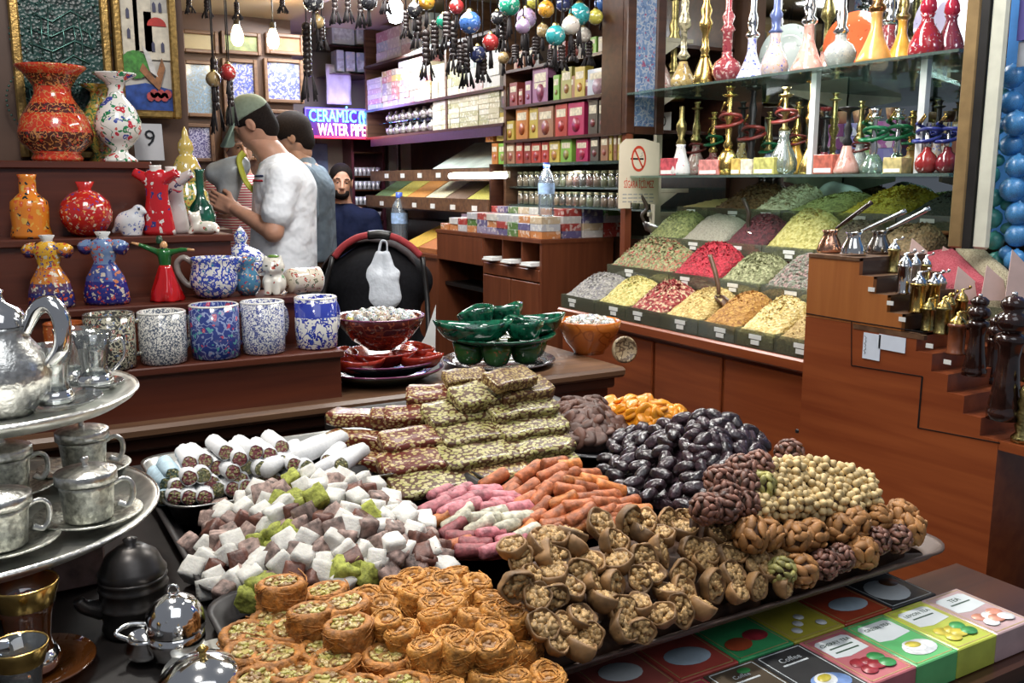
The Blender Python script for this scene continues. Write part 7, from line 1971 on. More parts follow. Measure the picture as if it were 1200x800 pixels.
for (dx, dy, rz, lab) in ((-36, -30, .5, 'red petal shaped bowl at the front left under the big flowered bowl'), (30, -36, -.35, 'red petal shaped bowl at the front right under the big flowered bowl'), (-44, 14, 1.6, 'red petal shaped bowl at the left side under the big flowered bowl'), (48, 4, -1.2, 'red petal shaped bowl at the right side under the big flowered bowl')):
 boat('petal_bowl', xb + dx * s, yb_ + dy * s, zr, rz - pi / 6, 40 * s, 66 * s, 15 * s, REDB, lab)
dish('round_bowl', zr, [(0, 0), (22, 0), (26, 2), (42, 16), (43, 18), (40, 18), (24, 4), (0, 3)], REDB, 'red round bowl directly under the big flowered bowl', 'bowl', n=30)
zb = zr + 14 * s + .012
dish('flowered_bowl', zb, [(0, 0), (17, 0), (18, 2), (34, 12), (46, 27), (51, 38), (50, 39.5), (47, 38), (40, 24), (28, 13), (0, 10)], BWL, 'big dark red flowered bowl full of small white ceramic eggs', 'bowl', rim=(51, 39))
EGG = [Mpat('egg glaze %d' % k, c, [(.03, .14, .08), (.35, .04, .04), (.03, .05, .22), (.02, .02, .02), c], 190, .58) for k, c in enumerate(((.62, .62, .56), (.52, .58, .58), (.58, .50, .38), (.50, .45, .06)))]
def eggs(c, rad, n, z, r, lab, group, lift=.5):
 prot = []
 for k, mt in enumerate(EGG):
  mb = MB(); mb.lathe([(0, -1), (.5, -.85), (.85, -.45), (.95, 0), (.8, .5), (.45, .9), (0, 1.12)], 14, M=T(s=r)); prot.append(Proto(tag(mb.build('ceramic_egg', mt), lab, 'ornament', group)))
 for i in range(n):
  a = i * 2.4; rr = rad * sqrt((i + .5) / n)
  k = 3 if i == n - 2 else R.choice((0, 0, 1, 2))
  lb = ('white', 'bluish white', 'cream', 'yellow')[k] + ' ' + lab
  prot[k].put((c[0] + rr * cos(a), c[1] + rr * sin(a), z + r * lift * 2 * (1 - (rr / rad) ** 2) * 1.3), rquat(), lb, group + ', ' + ('white', 'bluish', 'cream', 'yellow')[k])
 for k, q in enumerate(prot):
  if not q.used: bpy.data.objects.remove(q.o)
eggs((xb, yb_), 39 * s, 40, zb + 35 * s, 6.4 * s, 'painted ceramic egg heaped in the big flowered bowl', 'eggs in the flowered bowl')
# white napkin behind
pn = at(498, 385, 'y', 2.36); t = E('paper_napkin', 'white paper cone standing behind the big flowered bowl', 'paper', (pn.x, pn.y, LZ))
m = MB(); m.prism([(-.05, 0), (.03, 0), (.035, .16), (.0, .07)], -.001, .001, M=T(0, 0, .0006, pi / 2, 0, 0)); m.build('sheet', WHITE, t)

# green dishes
GRN1 = M('marbled emerald glaze', (.006, .085, .045), .07, 0, .9, 55, coat=.8); GRN2 = Mpat('leaf green flowered glaze', (.03, .13, .03), [(.22, .10, .02), (.06, .22, .04), (.03, .13, .03)], 60, .4)
p = at(585, 428, 'y', 2.22); s = m_per_px(p); xg, yg = p.x, p.y
dish('platter', LZ, [(0, 0), (48, 0), (60, 4), (66, 7), (65, 8), (48, 3), (0, 2)], M('grey plum glaze', (.10, .09, .10), .1, 0, .4, 20, coat=.5), 'wide grey plate lowest under the green dishes', 'platter', x=xg, y=yg)
for k in range(5):
 a = -pi / 6 - pi / 2 + (k - 2) * .95
 boat('petal_bowl', xg + 40 * s * cos(a), yg + 34 * s * sin(a), LZ + 5 * s, a, 38 * s, 46 * s, 22 * s, GRN2, 'leaf green flowered petal bowl in the lower ring of green dishes', 'leaf green petal bowls')
dish('platter', LZ + 27 * s, [(0, 0), (46, 0), (64, 7), (67, 10), (65, 10.5), (46, 3), (0, 2)], GRN1, 'emerald green plate between the two rings of green petal bowls', 'platter', x=xg, y=yg)
for k, (dx, dy, rz, l, lab) in enumerate(((-42, -16, .1, 92, 'long emerald petal bowl pointing left, longest of the green bowls'), (14, -32, -1.0, 60, 'emerald petal bowl facing the street in the middle of the green stack'), (46, -8, .35, 74, 'emerald petal bowl pointing right towards the orange bowl'), (-14, 22, 1.5, 56, 'emerald petal bowl at the back left of the green stack'), (26, 26, 1.0, 56, 'emerald petal bowl at the back right of the green stack'))):
 boat('petal_bowl', xg + dx * s, yg + dy * s, LZ + 33 * s + (9 * s if k > 2 else 0), rz - pi / 6, 46 * s, l * s, 20 * s, GRN1, lab, tilt=(-.25 if k > 2 else 0))
# orange bowl
p = at(690, 424, 'y', 2.24); s = m_per_px(p); zo = LZ
ORB = Mpat('orange bowl glaze', (.52, .15, .025), [(.30, .06, .01), (.52, .15, .025), (.40, .10, .02)], 40, .34, (.34, .08, .01), 18, .02)
dish('orange_bowl', zo, [(0, 0), (18, 0), (19, 4), (28, 14), (35, 28), (37, 38), (36, 39), (34, 37), (28, 22), (18, 12), (0, 10)], ORB, 'orange glazed bowl of white beads at the end of the ledge', 'bowl', x=p.x, y=p.y)
eggs((p.x, p.y), 29 * s, 34, zo + 35 * s, 4.8 * s, 'painted bead heaped in the orange bowl', 'beads in the orange bowl')
p = at(731, 426, 'y', 2.04); s = m_per_px(p)
t = E('round_plaque', 'small round carved plaque leaning at the right end of the ledge', 'plaque', (at(731, 426, 'y', 2.06).x, 2.06, LZ + .0006), radians(-12)); r = 16 * s
m = MB(); m.lathe([(0, 0), (r, 0), (r, .006), (r * .86, .009), (r * .8, .006), (0, .005)], 28, M=T(0, 0, r * .98, pi / 2 - .15, 0, 0)); m.build('disc', Mpat('carved plaque', (.34, .25, .14), [(.10, .06, .03), (.46, .38, .24)], 90, .45, (.10, .06, .03), 50, .06, rough=.5), t)
# ---------------------------------------------------------------- sweets table
TZ = .918
t = E('sweets_table', 'brown market table under the trays of sweets', 'table', (.3, 1.3, 0))
part('table_top', lambda m: (m.box(-.75, .40, .60, .822, TZ - .03, TZ - .002), m.box(-.75, .62, .822, 1.72, TZ - .03, TZ - .002), m.box(.62, 1.13, .822, 1.89, TZ - .03, TZ - .002)), M('dark oilcloth', (.012, .009, .008), .5, 0, .4, 30), t)
part('front_panel', lambda m: (m.box(.40, 1.12, .83, .85, .0, TZ - .03), m.box(-.74, .39, .61, .63, 0, TZ - .03), m.box(.37, .39, .63, .85, 0, TZ - .03)), WOODD, t)
part('end_panel', lambda m: m.box(1.10, 1.12, .85, 1.88, 0, TZ - .03), WOOD, t)
part('back_panel', lambda m: m.box(-.74, .61, 1.69, 1.71, 0, TZ - .03), WOODD, t)
TRAYD = M('black tray enamel', (.015, .012, .012), .5, 0, .3, 20)
TRAYB = M('brown tray', (.10, .065, .05), .5, .1, .2, 14)
def tray(x0, x1_, y0, y1, lab, mat, lip=.022, z=TZ, rz=0, fl=.018):
 m = MB(); n = 6; rr = .03
 def loop(g, zz_):
  pts = []
  for cx, cy, a0 in ((x1_ - rr, y1 - rr, 0), (x0 + rr, y1 - rr, pi / 2), (x0 + rr, y0 + rr, pi), (x1_ - rr, y0 + rr, 1.5 * pi)):
   for i in range(n + 1): a = a0 + pi / 2 * i / n; pts.append((cx + (rr + g) * cos(a), cy + (rr + g) * sin(a), zz_))
  return pts
 Ls = [loop(-.008, z + .0012), loop(0, z + .003), loop(fl * .6, z + lip), loop(fl, z + lip + .002), loop(fl, z + lip - .001), loop(fl * .6, z + lip - .004), loop(.001, z + .0004), loop(-.008, z + .0004)]
 k = len(Ls[0]); vs = [q for l in Ls for q in l]; fs = []
 for j in range(len(Ls) - 1):
  for i in range(k): fs.append((j * k + i, j * k + (i + 1) % k, (j + 1) * k + (i + 1) % k, (j + 1) * k + i))
 fs.append(tuple(range(k))); fs.append(tuple((len(Ls) - 1) * k + i for i in range(k))[::-1])
 m.add(vs, fs); return tag(m.build('sweet_tray', mat), lab, 'tray')
A_ = lambda px, py, z=TZ + .018: at(px, py, 'z', z)
q = A_(1105, 640); q0 = A_(680, 800)
tray(q0.x - .06, q.x + .005, .735, 1.16, 'long dark tray under the walnut figs and nut clusters', TRAYB, .016)
tray(.205, q0.x - .09, .655, 1.035, 'dark tray under the shredded pastry rolls', TRAYD)
a_ = A_(196, 610)
tray(a_.x + .01, .655, 1.065, 1.43, 'dark tray under the heap of lokum cubes', TRAYD)
tray(A_(200, 603).x + .01, .60, A_(230, 592, TZ + .035).y + .01, 1.62, 'steel tray holding the white pistachio rolls', STEELD, .035)
tray(.70, 1.10, 1.19, 1.38, 'dark tray under the pink and orange rolls', TRAYD)
tray(.66, 1.10, 1.53, 1.85, 'dark tray under the slabs of nut jelly', TRAYD, .014)

ZONE = (('at the back of the heap', 'back'), ('in the middle of the heap', 'middle'), ('along the front of the heap', 'front'))
def zone(v): return ZONE[min(2, int(v * 3))]
def heap(pts, protos, weights, name, extra='', tilt=.5, rnd=True, sc=(.9, 1.1), rots=None):
 for p_, n, u, v in pts:
  k = R.choices(range(len(protos)), weights)[0] if not callable(weights) else weights(u, v)
  pr, nm = protos[k]
  z_, zg = zone(v)
  lab = '%s %s%s' % (nm, z_, extra)
  rot = rots(n) if rots else (rquat() if rnd else align(n, R.uniform(0, 6.3), tilt))
  pr.put(p_, rot, lab, '%s, %s' % (nm, zg), R.uniform(*sc))

CARA = M('caramel and date paste', (.055, .026, .013), .6, 0, .5, 60, .5, 90, spec=.3)
# --- lokum cubes
def lump(s_, amp, n=3, seed=0, bev=.25):
 rr = random.Random(seed); m = MB(); bmh = bmesh_cube(s_, n, bev)
 m.add([tuple(c + rr.uniform(-amp, amp) for c in v) for v in bmh[0]], bmh[1], 0, True); return m
def bmesh_cube(s_, n, bev):
 vs, fs, ix = [], [], {}
 def vid(q):
  k = tuple(round(c, 6) for c in q)
  if k not in ix:
   v = Vector(q); b_ = Vector([max(-1 + bev, min(1 - bev, c)) for c in v]); d = v - b_
   ix[k] = len(vs); vs.append(tuple((b_ + d.normalized() * bev if d.length > 1e-9 else v) * (s_ / 2)))
  return ix[k]
 g = [-1 + 2 * i / n for i in range(n + 1)]
 for a in range(3):
  o = [k for k in range(3) if k != a]
  for sg in (-1, 1):
   for i in range(n):
    for j in range(n):
     q = []
     for du, dv in ((0, 0), (1, 0), (1, 1), (0, 1)):
      w_ = [0, 0, 0]; w_[a] = sg; w_[o[0]] = g[i + du]; w_[o[1]] = g[j + dv]; q.append(vid(w_))
     fs.append(tuple(q if (sg > 0) == (a != 1) else q[::-1]))
 return vs, fs
LW = M('white sugared jelly', (.60, .58, .53), .75, 0, .12, 120, .4, 300, rnd=.10, sss=.1); LB = M('dusted rose brown jelly', (.24, .165, .14), .7, 0, .8, 95, .4, 300, rnd=.3, det=6)
LG = M('pistachio coated jelly', (.27, .29, .05), .8, 0, .5, 160, .9, 150, rnd=.2); LD = M('dark red jelly', (.12, .045, .03), .5, 0, .6, 80, .4, 200, rnd=.2)
def cube(s_, amp, mat, sd): return Proto(tag(lump(s_, amp, 4, sd, .18).build('lokum_cube', mat), 'cube', 'sweet'))
LP = [(cube(.0275, .0005, LW, 1), 'white sugared lokum cube'), (cube(.0265, .0006, LB, 2), 'rose brown dusted lokum cube'), (cube(.029, .0018, LG, 3), 'green pistachio coated lokum cube'), (cube(.0255, .0007, LD, 4), 'dark red lokum cube')]
LOK = Patch([[(255, 592, .945), (310, 572, .962), (370, 553, .985), (420, 560, .985), (462, 590, .96)], [(222, 632, .94), (300, 610, .975), (370, 592, 1.005), (440, 600, .99), (505, 618, .955)], [(228, 668, .935), (300, 650, .96), (370, 640, .975), (445, 640, .97), (526, 648, .945)], [(252, 708, .93), (310, 700, .935), (380, 690, .94), (450, 680, .94), (520, 668, .935)]])
LOK.mound('lokum_bed', LD, TZ + .002, .026, 'lower layer under the lokum cubes, dark as the shade between them', 'sweet', 22, .007)  # dark bed: shade of the gaps between cubes is put into its colour
GC = [(.38, .22), (.45, .30), (.30, .52), (.36, .55), (.33, .62), (.72, .40), (.90, .30), (.30, .98), (.22, .95), (.40, .08), (.62, .92)]
def lokw(u, v):
 if any((u - a) ** 2 + (v - b_) ** 2 < .0035 for a, b_ in GC): return 2
 return R.choices((0, 1, 3), (.52, .38, .10))[0]
heap([(p_ + n * R.uniform(-.005, .006), n, u, v) for p_, n, u, v in LOK.fill(.0275, .0275, .3)], LP, lokw, 'lokum', tilt=.6, sc=(.82, 1.08))
# --- shredded pastry rolls
KAD = M('golden shredded pastry', (.46, .20, .035), .65, 0, .5, 160, 1.0, 230, rnd=.12, det=6); KADD = M('browned pastry', (.36, .14, .025), .65, 0, .5, 150, 1.0, 220, rnd=.12, det=6)
PIS = Mnuts('pistachio slices', (.24, .13, .04), (.40, .35, .09), (.48, .34, .14), 120, .62); NUTC = M('walnut crumbs', (.30, .16, .07), .6, 0, .5, 150, .8, 200)
def wobk(sd):
 rr = random.Random(sd); ph = [rr.uniform(0, 6.3) for _ in range(5)]
 return lambda a, z, k: 1 + .05 * sin(3 * a + ph[0] + k) + .035 * sin(7 * a + ph[1] + 2 * k) + .03 * sin(15 * a + ph[2] + 5 * k)
def kad(r, h, mat, sd, big):
 m = MB(); pr = [(0, 0), (r * .9, 0), (r * 1.0, h * .08), (r * 1.03, h * .25), (r * .97, h * .42), (r * 1.03, h * .6), (r * .98, h * .78), (r * 1.01, h * .9), (r * .93, h * .99), (r * .80, h * 1.02), (r * .70, h * .985)]
 pr += [(r * .66, h * .95)] if big else [(r * .5, h * 1.0), (r * .40, h * .92), (r * .34, h * .85)]
 m.lathe(pr, 36, wob=wobk(sd)); rr = random.Random(sd)
 for k in range(26):      # stray threads
  a = rr.uniform(0, 6.3); z = rr.uniform(.1, .95) * h; da = rr.uniform(.4, 1.1); dz = rr.uniform(-.25, .25) * h
  m.tube([((r * 1.04 + .0006 * q) * cos(a + da * q / 3), (r * 1.04) * sin(a + da * q / 3), z + dz * q / 3) for q in range(4)], .0007, 4)
 if not big:
  for k in range(10):
   a = rr.uniform(0, 6.3); m.tube([(r * (.55 + .3 * rr.random()) * cos(a + .5 * q), r * (.55 + .3 * rr.random()) * sin(a + .5 * q), h * 1.01 + .001 * rr.random()) for q in range(4)], .0007, 4)
 o = tag(m.build('pastry_roll', mat), 'roll', 'pastry'); m = MB()
 rad = r * (.66 if big else .38)
 m.lathe([(rad, h * (.95 if big else .86)), (rad * .5, h * (.98 if big else .88)), (0, h * (.985 if big else .89))], 18)
 for k in range(34 if big else 9):
  a, q = rr.uniform(0, 6.3), rad * sqrt(rr.random()) * .92
  m.ball((q * cos(a), q * sin(a), h * (.985 if big else .9)), (.0042, .0028, .0018), 6, 4, M=None) if k % 2 else m.ball((q * cos(a), q * sin(a), h * (.99 if big else .9)), (.0026, .0042, .0018), 6, 4)
 m.build('pistachio_filling' if big else 'nut_filling', PIS if big else NUTC, o); return Proto(o)
KB = [kad(.0262, .040, KADD, 5, True), kad(.025, .038, KADD, 6, True)]; KS = [kad(.0175, .036, KAD, 7, False), kad(.0168, .038, KAD, 8, False), kad(.0178, .034, KAD, 9, False)]
BIG = [(329, 682, 1), (386, 687, 0), (321, 722, 0), (365, 712, 1), (411, 704, 1), (411, 726, 1), (325, 765, 0), (371, 757, 0), (394, 770, 0), (345, 786, 0), (451, 765, 0), (422, 800, 0), (479, 800, 0), (285, 735, 0), (292, 760, 0), (305, 745, 0), (340, 735, 0), (388, 735, 0), (436, 745, 0), (300, 790, 0), (385, 798, 0)]
for k, (px, py, up_) in enumerate(BIG):
 zt = TZ + (.076 if up_ else .052); p = at(px, py, 'z', zt); p.z = zt - .040
 KB[k % 2].put(p, (R.uniform(-.12, .12) - .05, R.uniform(-.12, .12), R.uniform(0, 6)), 'wide pastry roll topped with pistachio, ' + ('standing on the lower layer' if up_ else 'near the white sugar bowl plate' if px < 350 else 'between the other wide rolls'), 'wide pastry rolls, ' + ('upper' if up_ else 'left' if px < 350 else 'centre'))
 if up_: KB[0].put(Vector((p.x, p.y, TZ + .004)), (0, 0, R.uniform(0, 6)), 'wide pastry roll half hidden in the lower layer', 'wide pastry rolls, lower')
SML = [(489, 669), (455, 680), (429, 687), (520, 674), (552, 677), (540, 687), (497, 685), (475, 692), (505, 699), (447, 702), (535, 706), (572, 695), (592, 707), (455, 718), (480, 729), (512, 718), (546, 720), (520, 736), (546, 744), (571, 732), (505, 749), (597, 716), (562, 792), (592, 786), (530, 799), (505, 787), (606, 717), (620, 742), (610, 760), (632, 776), (602, 790), (470, 680), (505, 668), (536, 668), (575, 712), (590, 740), (575, 760), (545, 770), (520, 768), (490, 772), (585, 772), (648, 790), (570, 745), (530, 752)]
for k, (px, py) in enumerate(SML):
 zt = TZ + (.074 if py < 755 and px < 600 else .050); p = at(px, py, 'z', zt); p.z = zt - .037
 KS[k % 3].put(p, (R.uniform(-.3, .2), R.uniform(-.25, .25), R.uniform(0, 6)), 'narrow pastry roll with a nut centre, ' + ('beside the figs' if px > 560 else 'next to the lokum cubes' if py < 690 else 'in the middle of the rolls'), 'narrow pastry rolls, ' + ('right' if px > 560 else 'back' if py < 690 else 'middle'))
 if py < 755 and px < 600 and k % 2: KS[0].put(Vector((p.x, p.y, TZ + .004)), (0, 0, R.uniform(0, 6)), 'narrow pastry roll in the lower layer, mostly covered', 'narrow pastry rolls, lower')
# --- white rolls with pistachio ends
WSUG = M('white sugar coat', (.66, .66, .66), .8, 0, .06, 200, .3, 260); BSUG = M('bluish sugar coat', (.42, .56, .64), .8, 0, .15, 100, .3, 260)
def wroll(mat, base, sd, r=.0130, l=.10):
 m = MB(); m.lathe([(r * .86, 0), (r, .002), (r * 1.02, l * .3), (r * .98, l * .6), (r, l * .9), (r * .8, l), (0, l)], 20, wob=wobk(sd)); o = tag(m.build('sugar_roll', mat), 'roll', 'sweet')
 m = MB(); m.lathe([(0, .0005), (r * .84, .001), (r * .86, .004)], 16)
 rr = random.Random(sd)
 for k in range(16): a, q = rr.uniform(0, 6.3), r * .72 * sqrt(rr.random()); m.ball((q * cos(a), q * sin(a), .0), (.0022, .0018, .0012), 6, 4)
 m.build('pistachio_end', Mnuts('roll end %d' % sd, base, (.45, .42, .16), (.55, .47, .28), 240, .5), o); return Proto(o)
WR = [wroll(WSUG, (.30, .09, .10), 1), wroll(WSUG, (.22, .23, .12), 2), wroll(BSUG, (.12, .17, .12), 3)]
nrm = Quaternion((1, 0, 0), radians(-94))
for k, (px, py, zz_, c) in enumerate([(203, 557, .985, 2), (222, 560, .985, 0), (238, 557, .985, 1), (255, 548, .985, 0), (273, 553, .985, 0), (290, 548, .985, 1), (307, 549, .985, 1), (331, 542, .985, 1), (318, 546, .985, 0), (205, 583, .958, 0), (222, 583, .958, 0), (240, 583, .958, 0), (256, 574, .958, 1), (273, 573, .958, 0), (289, 571, .958, 0), (305, 568, .958, 1), (322, 564, .958, 0), (340, 562, .958, 1), (196, 568, .972, 2), (345, 545, .985, 0), (360, 548, .98, 1), (384, 541, .99, 0), (400, 545, .99, 1), (372, 560, .965, 0), (265, 530, 1.01, 0), (300, 530, 1.008, 0), (222, 543, 1.0, 0), (240, 540, 1.0, 0), (281, 538, 1.002, 0), (316, 533, 1.0, 0), (192, 583, .955, 2), (357, 556, .97, 0), (330, 524, 1.005, 0), (208, 571, .97, 0), (248, 566, .97, 0), (282, 562, .97, 0), (315, 557, .97, 0)]):
 p = at(px, py, 'z', zz_); WR[c].put(p, Quaternion((0, 0, 1), R.uniform(-.16, .10) - (.5 if px > 365 else 0)) @ nrm, '%s pistachio roll %s' % ('bluish' if c == 2 else 'white sugared', 'in the upper row by the steel lip' if zz_ > .975 and px < 350 else 'in the lower row by the steel lip' if px < 350 else 'at the end near the nut slabs'), 'sugar rolls %d %d' % (c == 2, 0 if zz_ > .975 and px < 350 else 1 if px < 350 else 2))
for k, (px, py, zz_, rz) in enumerate(((352, 528, .985, -.9), (375, 524, .99, -.9), (398, 540, .985, -.95), (330, 536, .985, -.6))):
 p = at(px, py, 'z', zz_); m = MB(); m.lathe([(0, -.07), (.012, -.068), (.014, -.04), (.014, .04), (.012, .068), (0, .07)], 18, wob=wobk(30 + k)); o = m.build('sugar_log', WSUG, None, p); o.rotation_euler = (pi / 2, 0, rz)
 tag(o, 'long white sugared log lying slantwise beside the nut slabs, %s' % ('nearest the white rolls', 'second', 'third', 'furthest left')[k] if k else 'long white sugared log lying slantwise on top of the white rolls', 'sweet')
# --- nut slabs
SL1 = Mnuts('red jelly with nuts', (.12, .022, .012), (.50, .38, .18), (.36, .27, .09), 135, .47, stretch=(1, 1.5, 1.5)); SL2 = Mnuts('green cut nuts in jelly', (.09, .042, .02), (.46, .40, .20), (.34, .32, .10), 150, .56, stretch=(1, 1.4, 1.4)); SL3 = Mnuts('brown jelly with crumbs', (.10, .04, .018), (.42, .31, .13), (.30, .22, .07), 170, .53)
def slab(l, w_, h, mat, sd):
 rr = random.Random(sd); m = MB(); v, f = bmesh_cube(2, 6, .22); m.add([(x * l / 2 + rr.uniform(-.001, .001), y * w_ / 2 * (1 + .05 * sin(9 * x + sd)) + rr.uniform(-.001, .001), z * h / 2 + rr.uniform(-.0012, .0012) + .002 * sin(5 * x + sd)) for x, y, z in v], f)
 return Proto(tag(m.build('nut_slab', mat), 'slab', 'sweet'))
SP_ = [slab(.125, .050, .024, SL1, 1), slab(.13, .062, .022, SL2, 2), slab(.12, .060, .024, SL3, 3)]
for k, (px, py, zz_, c, rz, sc, lab) in enumerate([(425, 540, .94, 0, -.75, 1.0, 'lowest red slab end at the left of the nut slabs'), (423, 515, .966, 0, -.75, 1.0, 'middle red slab in the left stack of nut slabs'), (425, 490, .99, 0, -.75, 1.05, 'top red slab of the left stack'),
 (505, 566, .932, 1, .0, 1.1, 'front nut slab along the tray lip, left'), (575, 552, .932, 2, .0, 1.1, 'front nut slab along the tray lip, middle'), (632, 540, .932, 1, .0, 1.1, 'front nut slab along the tray lip, right'), (490, 543, .955, 0, -.05, 1.1, 'second row nut slab with pale nuts, left'), (560, 532, .957, 1, .0, 1.1, 'second row nut slab, middle'), (628, 521, .957, 1, .05, 1.1, 'second row nut slab, right'),
 (490, 516, .98, 0, .0, 1.1, 'third row nut slab with pale nuts, left'), (556, 507, .982, 1, .03, 1.1, 'third row nut slab, middle'), (622, 499, .982, 1, .05, 1.1, 'third row nut slab, right'), (487, 487, 1.005, 0, -.35, .9, 'short red slab on the third row, left'), (540, 484, 1.008, 1, .0, 1.1, 'fourth row nut slab, middle'), (610, 477, 1.01, 1, .05, 1.1, 'fourth row nut slab, right'),
 (516, 464, 1.03, 0, -.45, 1.0, 'red slab leaning near the top of the pile, left'), (568, 463, 1.034, 1, .1, 1.05, 'upper nut slab in the middle of the pile'), (612, 457, 1.036, 2, .1, 1.0, 'upper nut slab at the right of the pile'), (545, 442, 1.06, 2, -.1, .7, 'crumbly pale slab at the top left of the pile'), (598, 444, 1.062, 2, .2, .85, 'crumbly brown slab at the top right of the pile'), (462, 487, 1.0, 0, -.5, .7, 'small red slab between the left stack and the main pile')]):
 p = at(px, py, 'z', zz_); SP_[c].put(p, Quaternion((0, 0, 1), rz) @ Quaternion((1, 0, 0), .35 if k > 2 else 0), lab, None, sc)
NB = Patch([[(470, 470, 1.01), (540, 450, 1.045), (620, 446, 1.05)], [(440, 520, .965), (550, 500, .985), (640, 495, .985)], [(450, 572, .925), (560, 555, .925), (652, 535, .925)]])
NB.mound('slab_bed', SL2, TZ + .002, .022, 'lower pieces of nut jelly filling the pile under the slabs', 'sweet', 14, .004)
# --- apricots, dates
m = MB(); m.lathe([(0, 0), (.17, 0), (.205, .012), (.21, .016), (.20, .018), (.165, .004), (0, .003)], 40); o = m.build('round_plate', M('dark plate', (.03, .03, .035), .2, 0, .3, 20, coat=.4), None, (*A_(712, 500).xy, TZ + .0006)); tag(o, 'round dark plate under the dried apricots', 'plate')
def apri(mat, sd, r=.0205, th=.006):
 m = MB(); rr = random.Random(sd); ph = rr.uniform(0, 6)
 m.lathe([(0, -th), (r * .55, -th * .95), (r * .9, -th * .5), (r, 0), (r * .92, th * .55), (r * .6, th * .9), (r * .25, th * .86), (0, th * .8)], 20, sy=.82, wob=lambda a, z, k: 1 + .06 * sin(2 * a + ph) + .04 * sin(5 * a + ph * 2 + k)); return Proto(tag(m.build('dried_apricot', mat), 'apricot', 'dried fruit'))
AO = M('orange dried apricot', (.70, .26, .012), .35, 0, .25, 50, .5, 90, rnd=.15, sss=.15, coat=.15); AD = M('brown dried apricot', (.09, .038, .025), .55, 0, .45, 50, .6, 90, rnd=.35)
ap = [(apri(AO, 1), 'orange dried apricot'), (apri(AO, 2, .020, .006), 'orange dried apricot')]; ad = [(apri(AD, 3), 'dark brown dried apricot'), (apri(AD, 4, .019, .009), 'dark brown dried apricot')]
ORA_ = Patch([[(690, 474, .965), (735, 466, .99), (770, 468, .99), (802, 484, .965)], [(715, 487, .955), (745, 480, .985), (770, 484, .98), (800, 492, .95)], [(735, 503, .945), (752, 500, .955), (770, 503, .95), (790, 502, .94)]])
BRN_ = Patch([[(632, 478, .95), (665, 466, .985), (695, 466, .985), (712, 474, .97)], [(638, 500, .945), (668, 490, .975), (700, 488, .98), (728, 496, .955)], [(655, 525, .94), (680, 520, .945), (705, 516, .95), (732, 512, .94)]])
ORA_.mound('apricot_bed', AO, TZ + .004, .014, 'lower layer of orange apricots', 'dried fruit', 10); BRN_.mound('apricot_bed', AD, TZ + .004, .014, 'lower layer of dark brown apricots', 'dried fruit', 10)
for P__, pr in ((ORA_, ap), (BRN_, ad)):
 for ps_ in (0, 1): heap(P__.fill(.025, .025, .35), pr, (1, 1), '', tilt=.9, rnd=False)
DAT = M('wrinkled dark date', (.022, .012, .016), .28, 0, .8, 120, 1.0, 130, rnd=.5, coat=.2)
def date(sd):
 m = MB(); r, l = .0115, .020; rr = random.Random(sd); ph = rr.uniform(0, 6)
 m.lathe([(0, -l)] + [(r * sqrt(max(.02, 1 - (q / 6) ** 2)) * (1 + .04 * (k % 2)), l * q / 6) for k, q in enumerate(range(-5, 6))] + [(0, l * .98)], 18, wob=lambda a, z, k: 1 + .05 * sin(5 * a + ph) + .035 * sin(9 * a + ph + k * .5)); return Proto(tag(m.build('date', DAT), 'date', 'dried fruit'))
dp = [(date(k), 'glossy black date') for k in (1, 2, 3)]
DT = Patch([[(722, 508, .965), (768, 498, 1.0), (828, 484, 1.05), (862, 492, 1.04), (897, 518, 1.0)], [(712, 530, .95), (762, 520, .985), (822, 512, 1.025), (860, 518, 1.015), (897, 538, .985)], [(705, 552, .94), (755, 548, .96), (812, 550, .98), (850, 552, .985), (880, 560, .97)], [(728, 582, .935), (760, 590, .94), (800, 598, .945), (822, 594, .95), (845, 585, .955)]])
DT.mound('date_bed', DAT, TZ + .002, .018, 'lower layer of dates under the visible ones', 'dried fruit', 16)
heap(DT.fill(.031, .022, .3, .002), dp, (1, 1, 1), '', rots=lambda n: align(n, R.uniform(0, 6.3)) @ Quaternion((1, 0, 0), pi / 2 + R.uniform(-.3, .3)))
# --- pink, white and orange rolls
def rroll(mat, nm, sd, r=.0100, l=.046):
 m = MB(); m.lathe([(0, -l / 2), (r * .75, -l / 2), (r, -l * .44), (r * 1.04, -l * .15), (r * .96, l * .1), (r * 1.03, l * .3), (r * .95, l * .45), (r * .7, l / 2), (0, l / 2)], 16, wob=wobk(sd)); return (Proto(tag(m.build('lokum_roll', mat), 'roll', 'sweet')), nm)
def RM(nm, c): return M(nm, c, .55, 0, .5, 110, .7, 160, rnd=.22, sss=.08)
RO, RP, RWH, RWI, RAM = RM('orange jelly roll', (.34, .10, .035)), RM('pink jelly roll', (.42, .14, .16)), RM('greenish white roll', (.46, .43, .33)), RM('wine jelly roll', (.20, .05, .055)), RM('light orange roll', (.48, .16, .04))
rp = [rroll(RO, 'brick orange lokum roll', 1), rroll(RAM, 'bright orange lokum roll', 2), rroll(RP, 'pink lokum roll', 3), rroll(RWH, 'greenish white lokum roll', 4), rroll(RWI, 'wine red lokum roll', 5)]
RL = [[(570, 562, .965), (645, 540, 1.0), (675, 545, .99)], [(590, 590, .955), (660, 570, .985), (712, 568, .965)], [(608, 622, .945), (680, 600, .965), (752, 592, .95)], [(640, 636, .935), (690, 622, .94), (750, 606, .94)]]
RL2 = [[(505, 578, .96), (545, 570, .97), (598, 576, .965)], [(505, 600, .955), (555, 594, .97), (615, 596, .96)], [(520, 622, .945), (570, 618, .955), (618, 618, .95)], [(525, 652, .935), (575, 652, .935), (640, 642, .935)]]
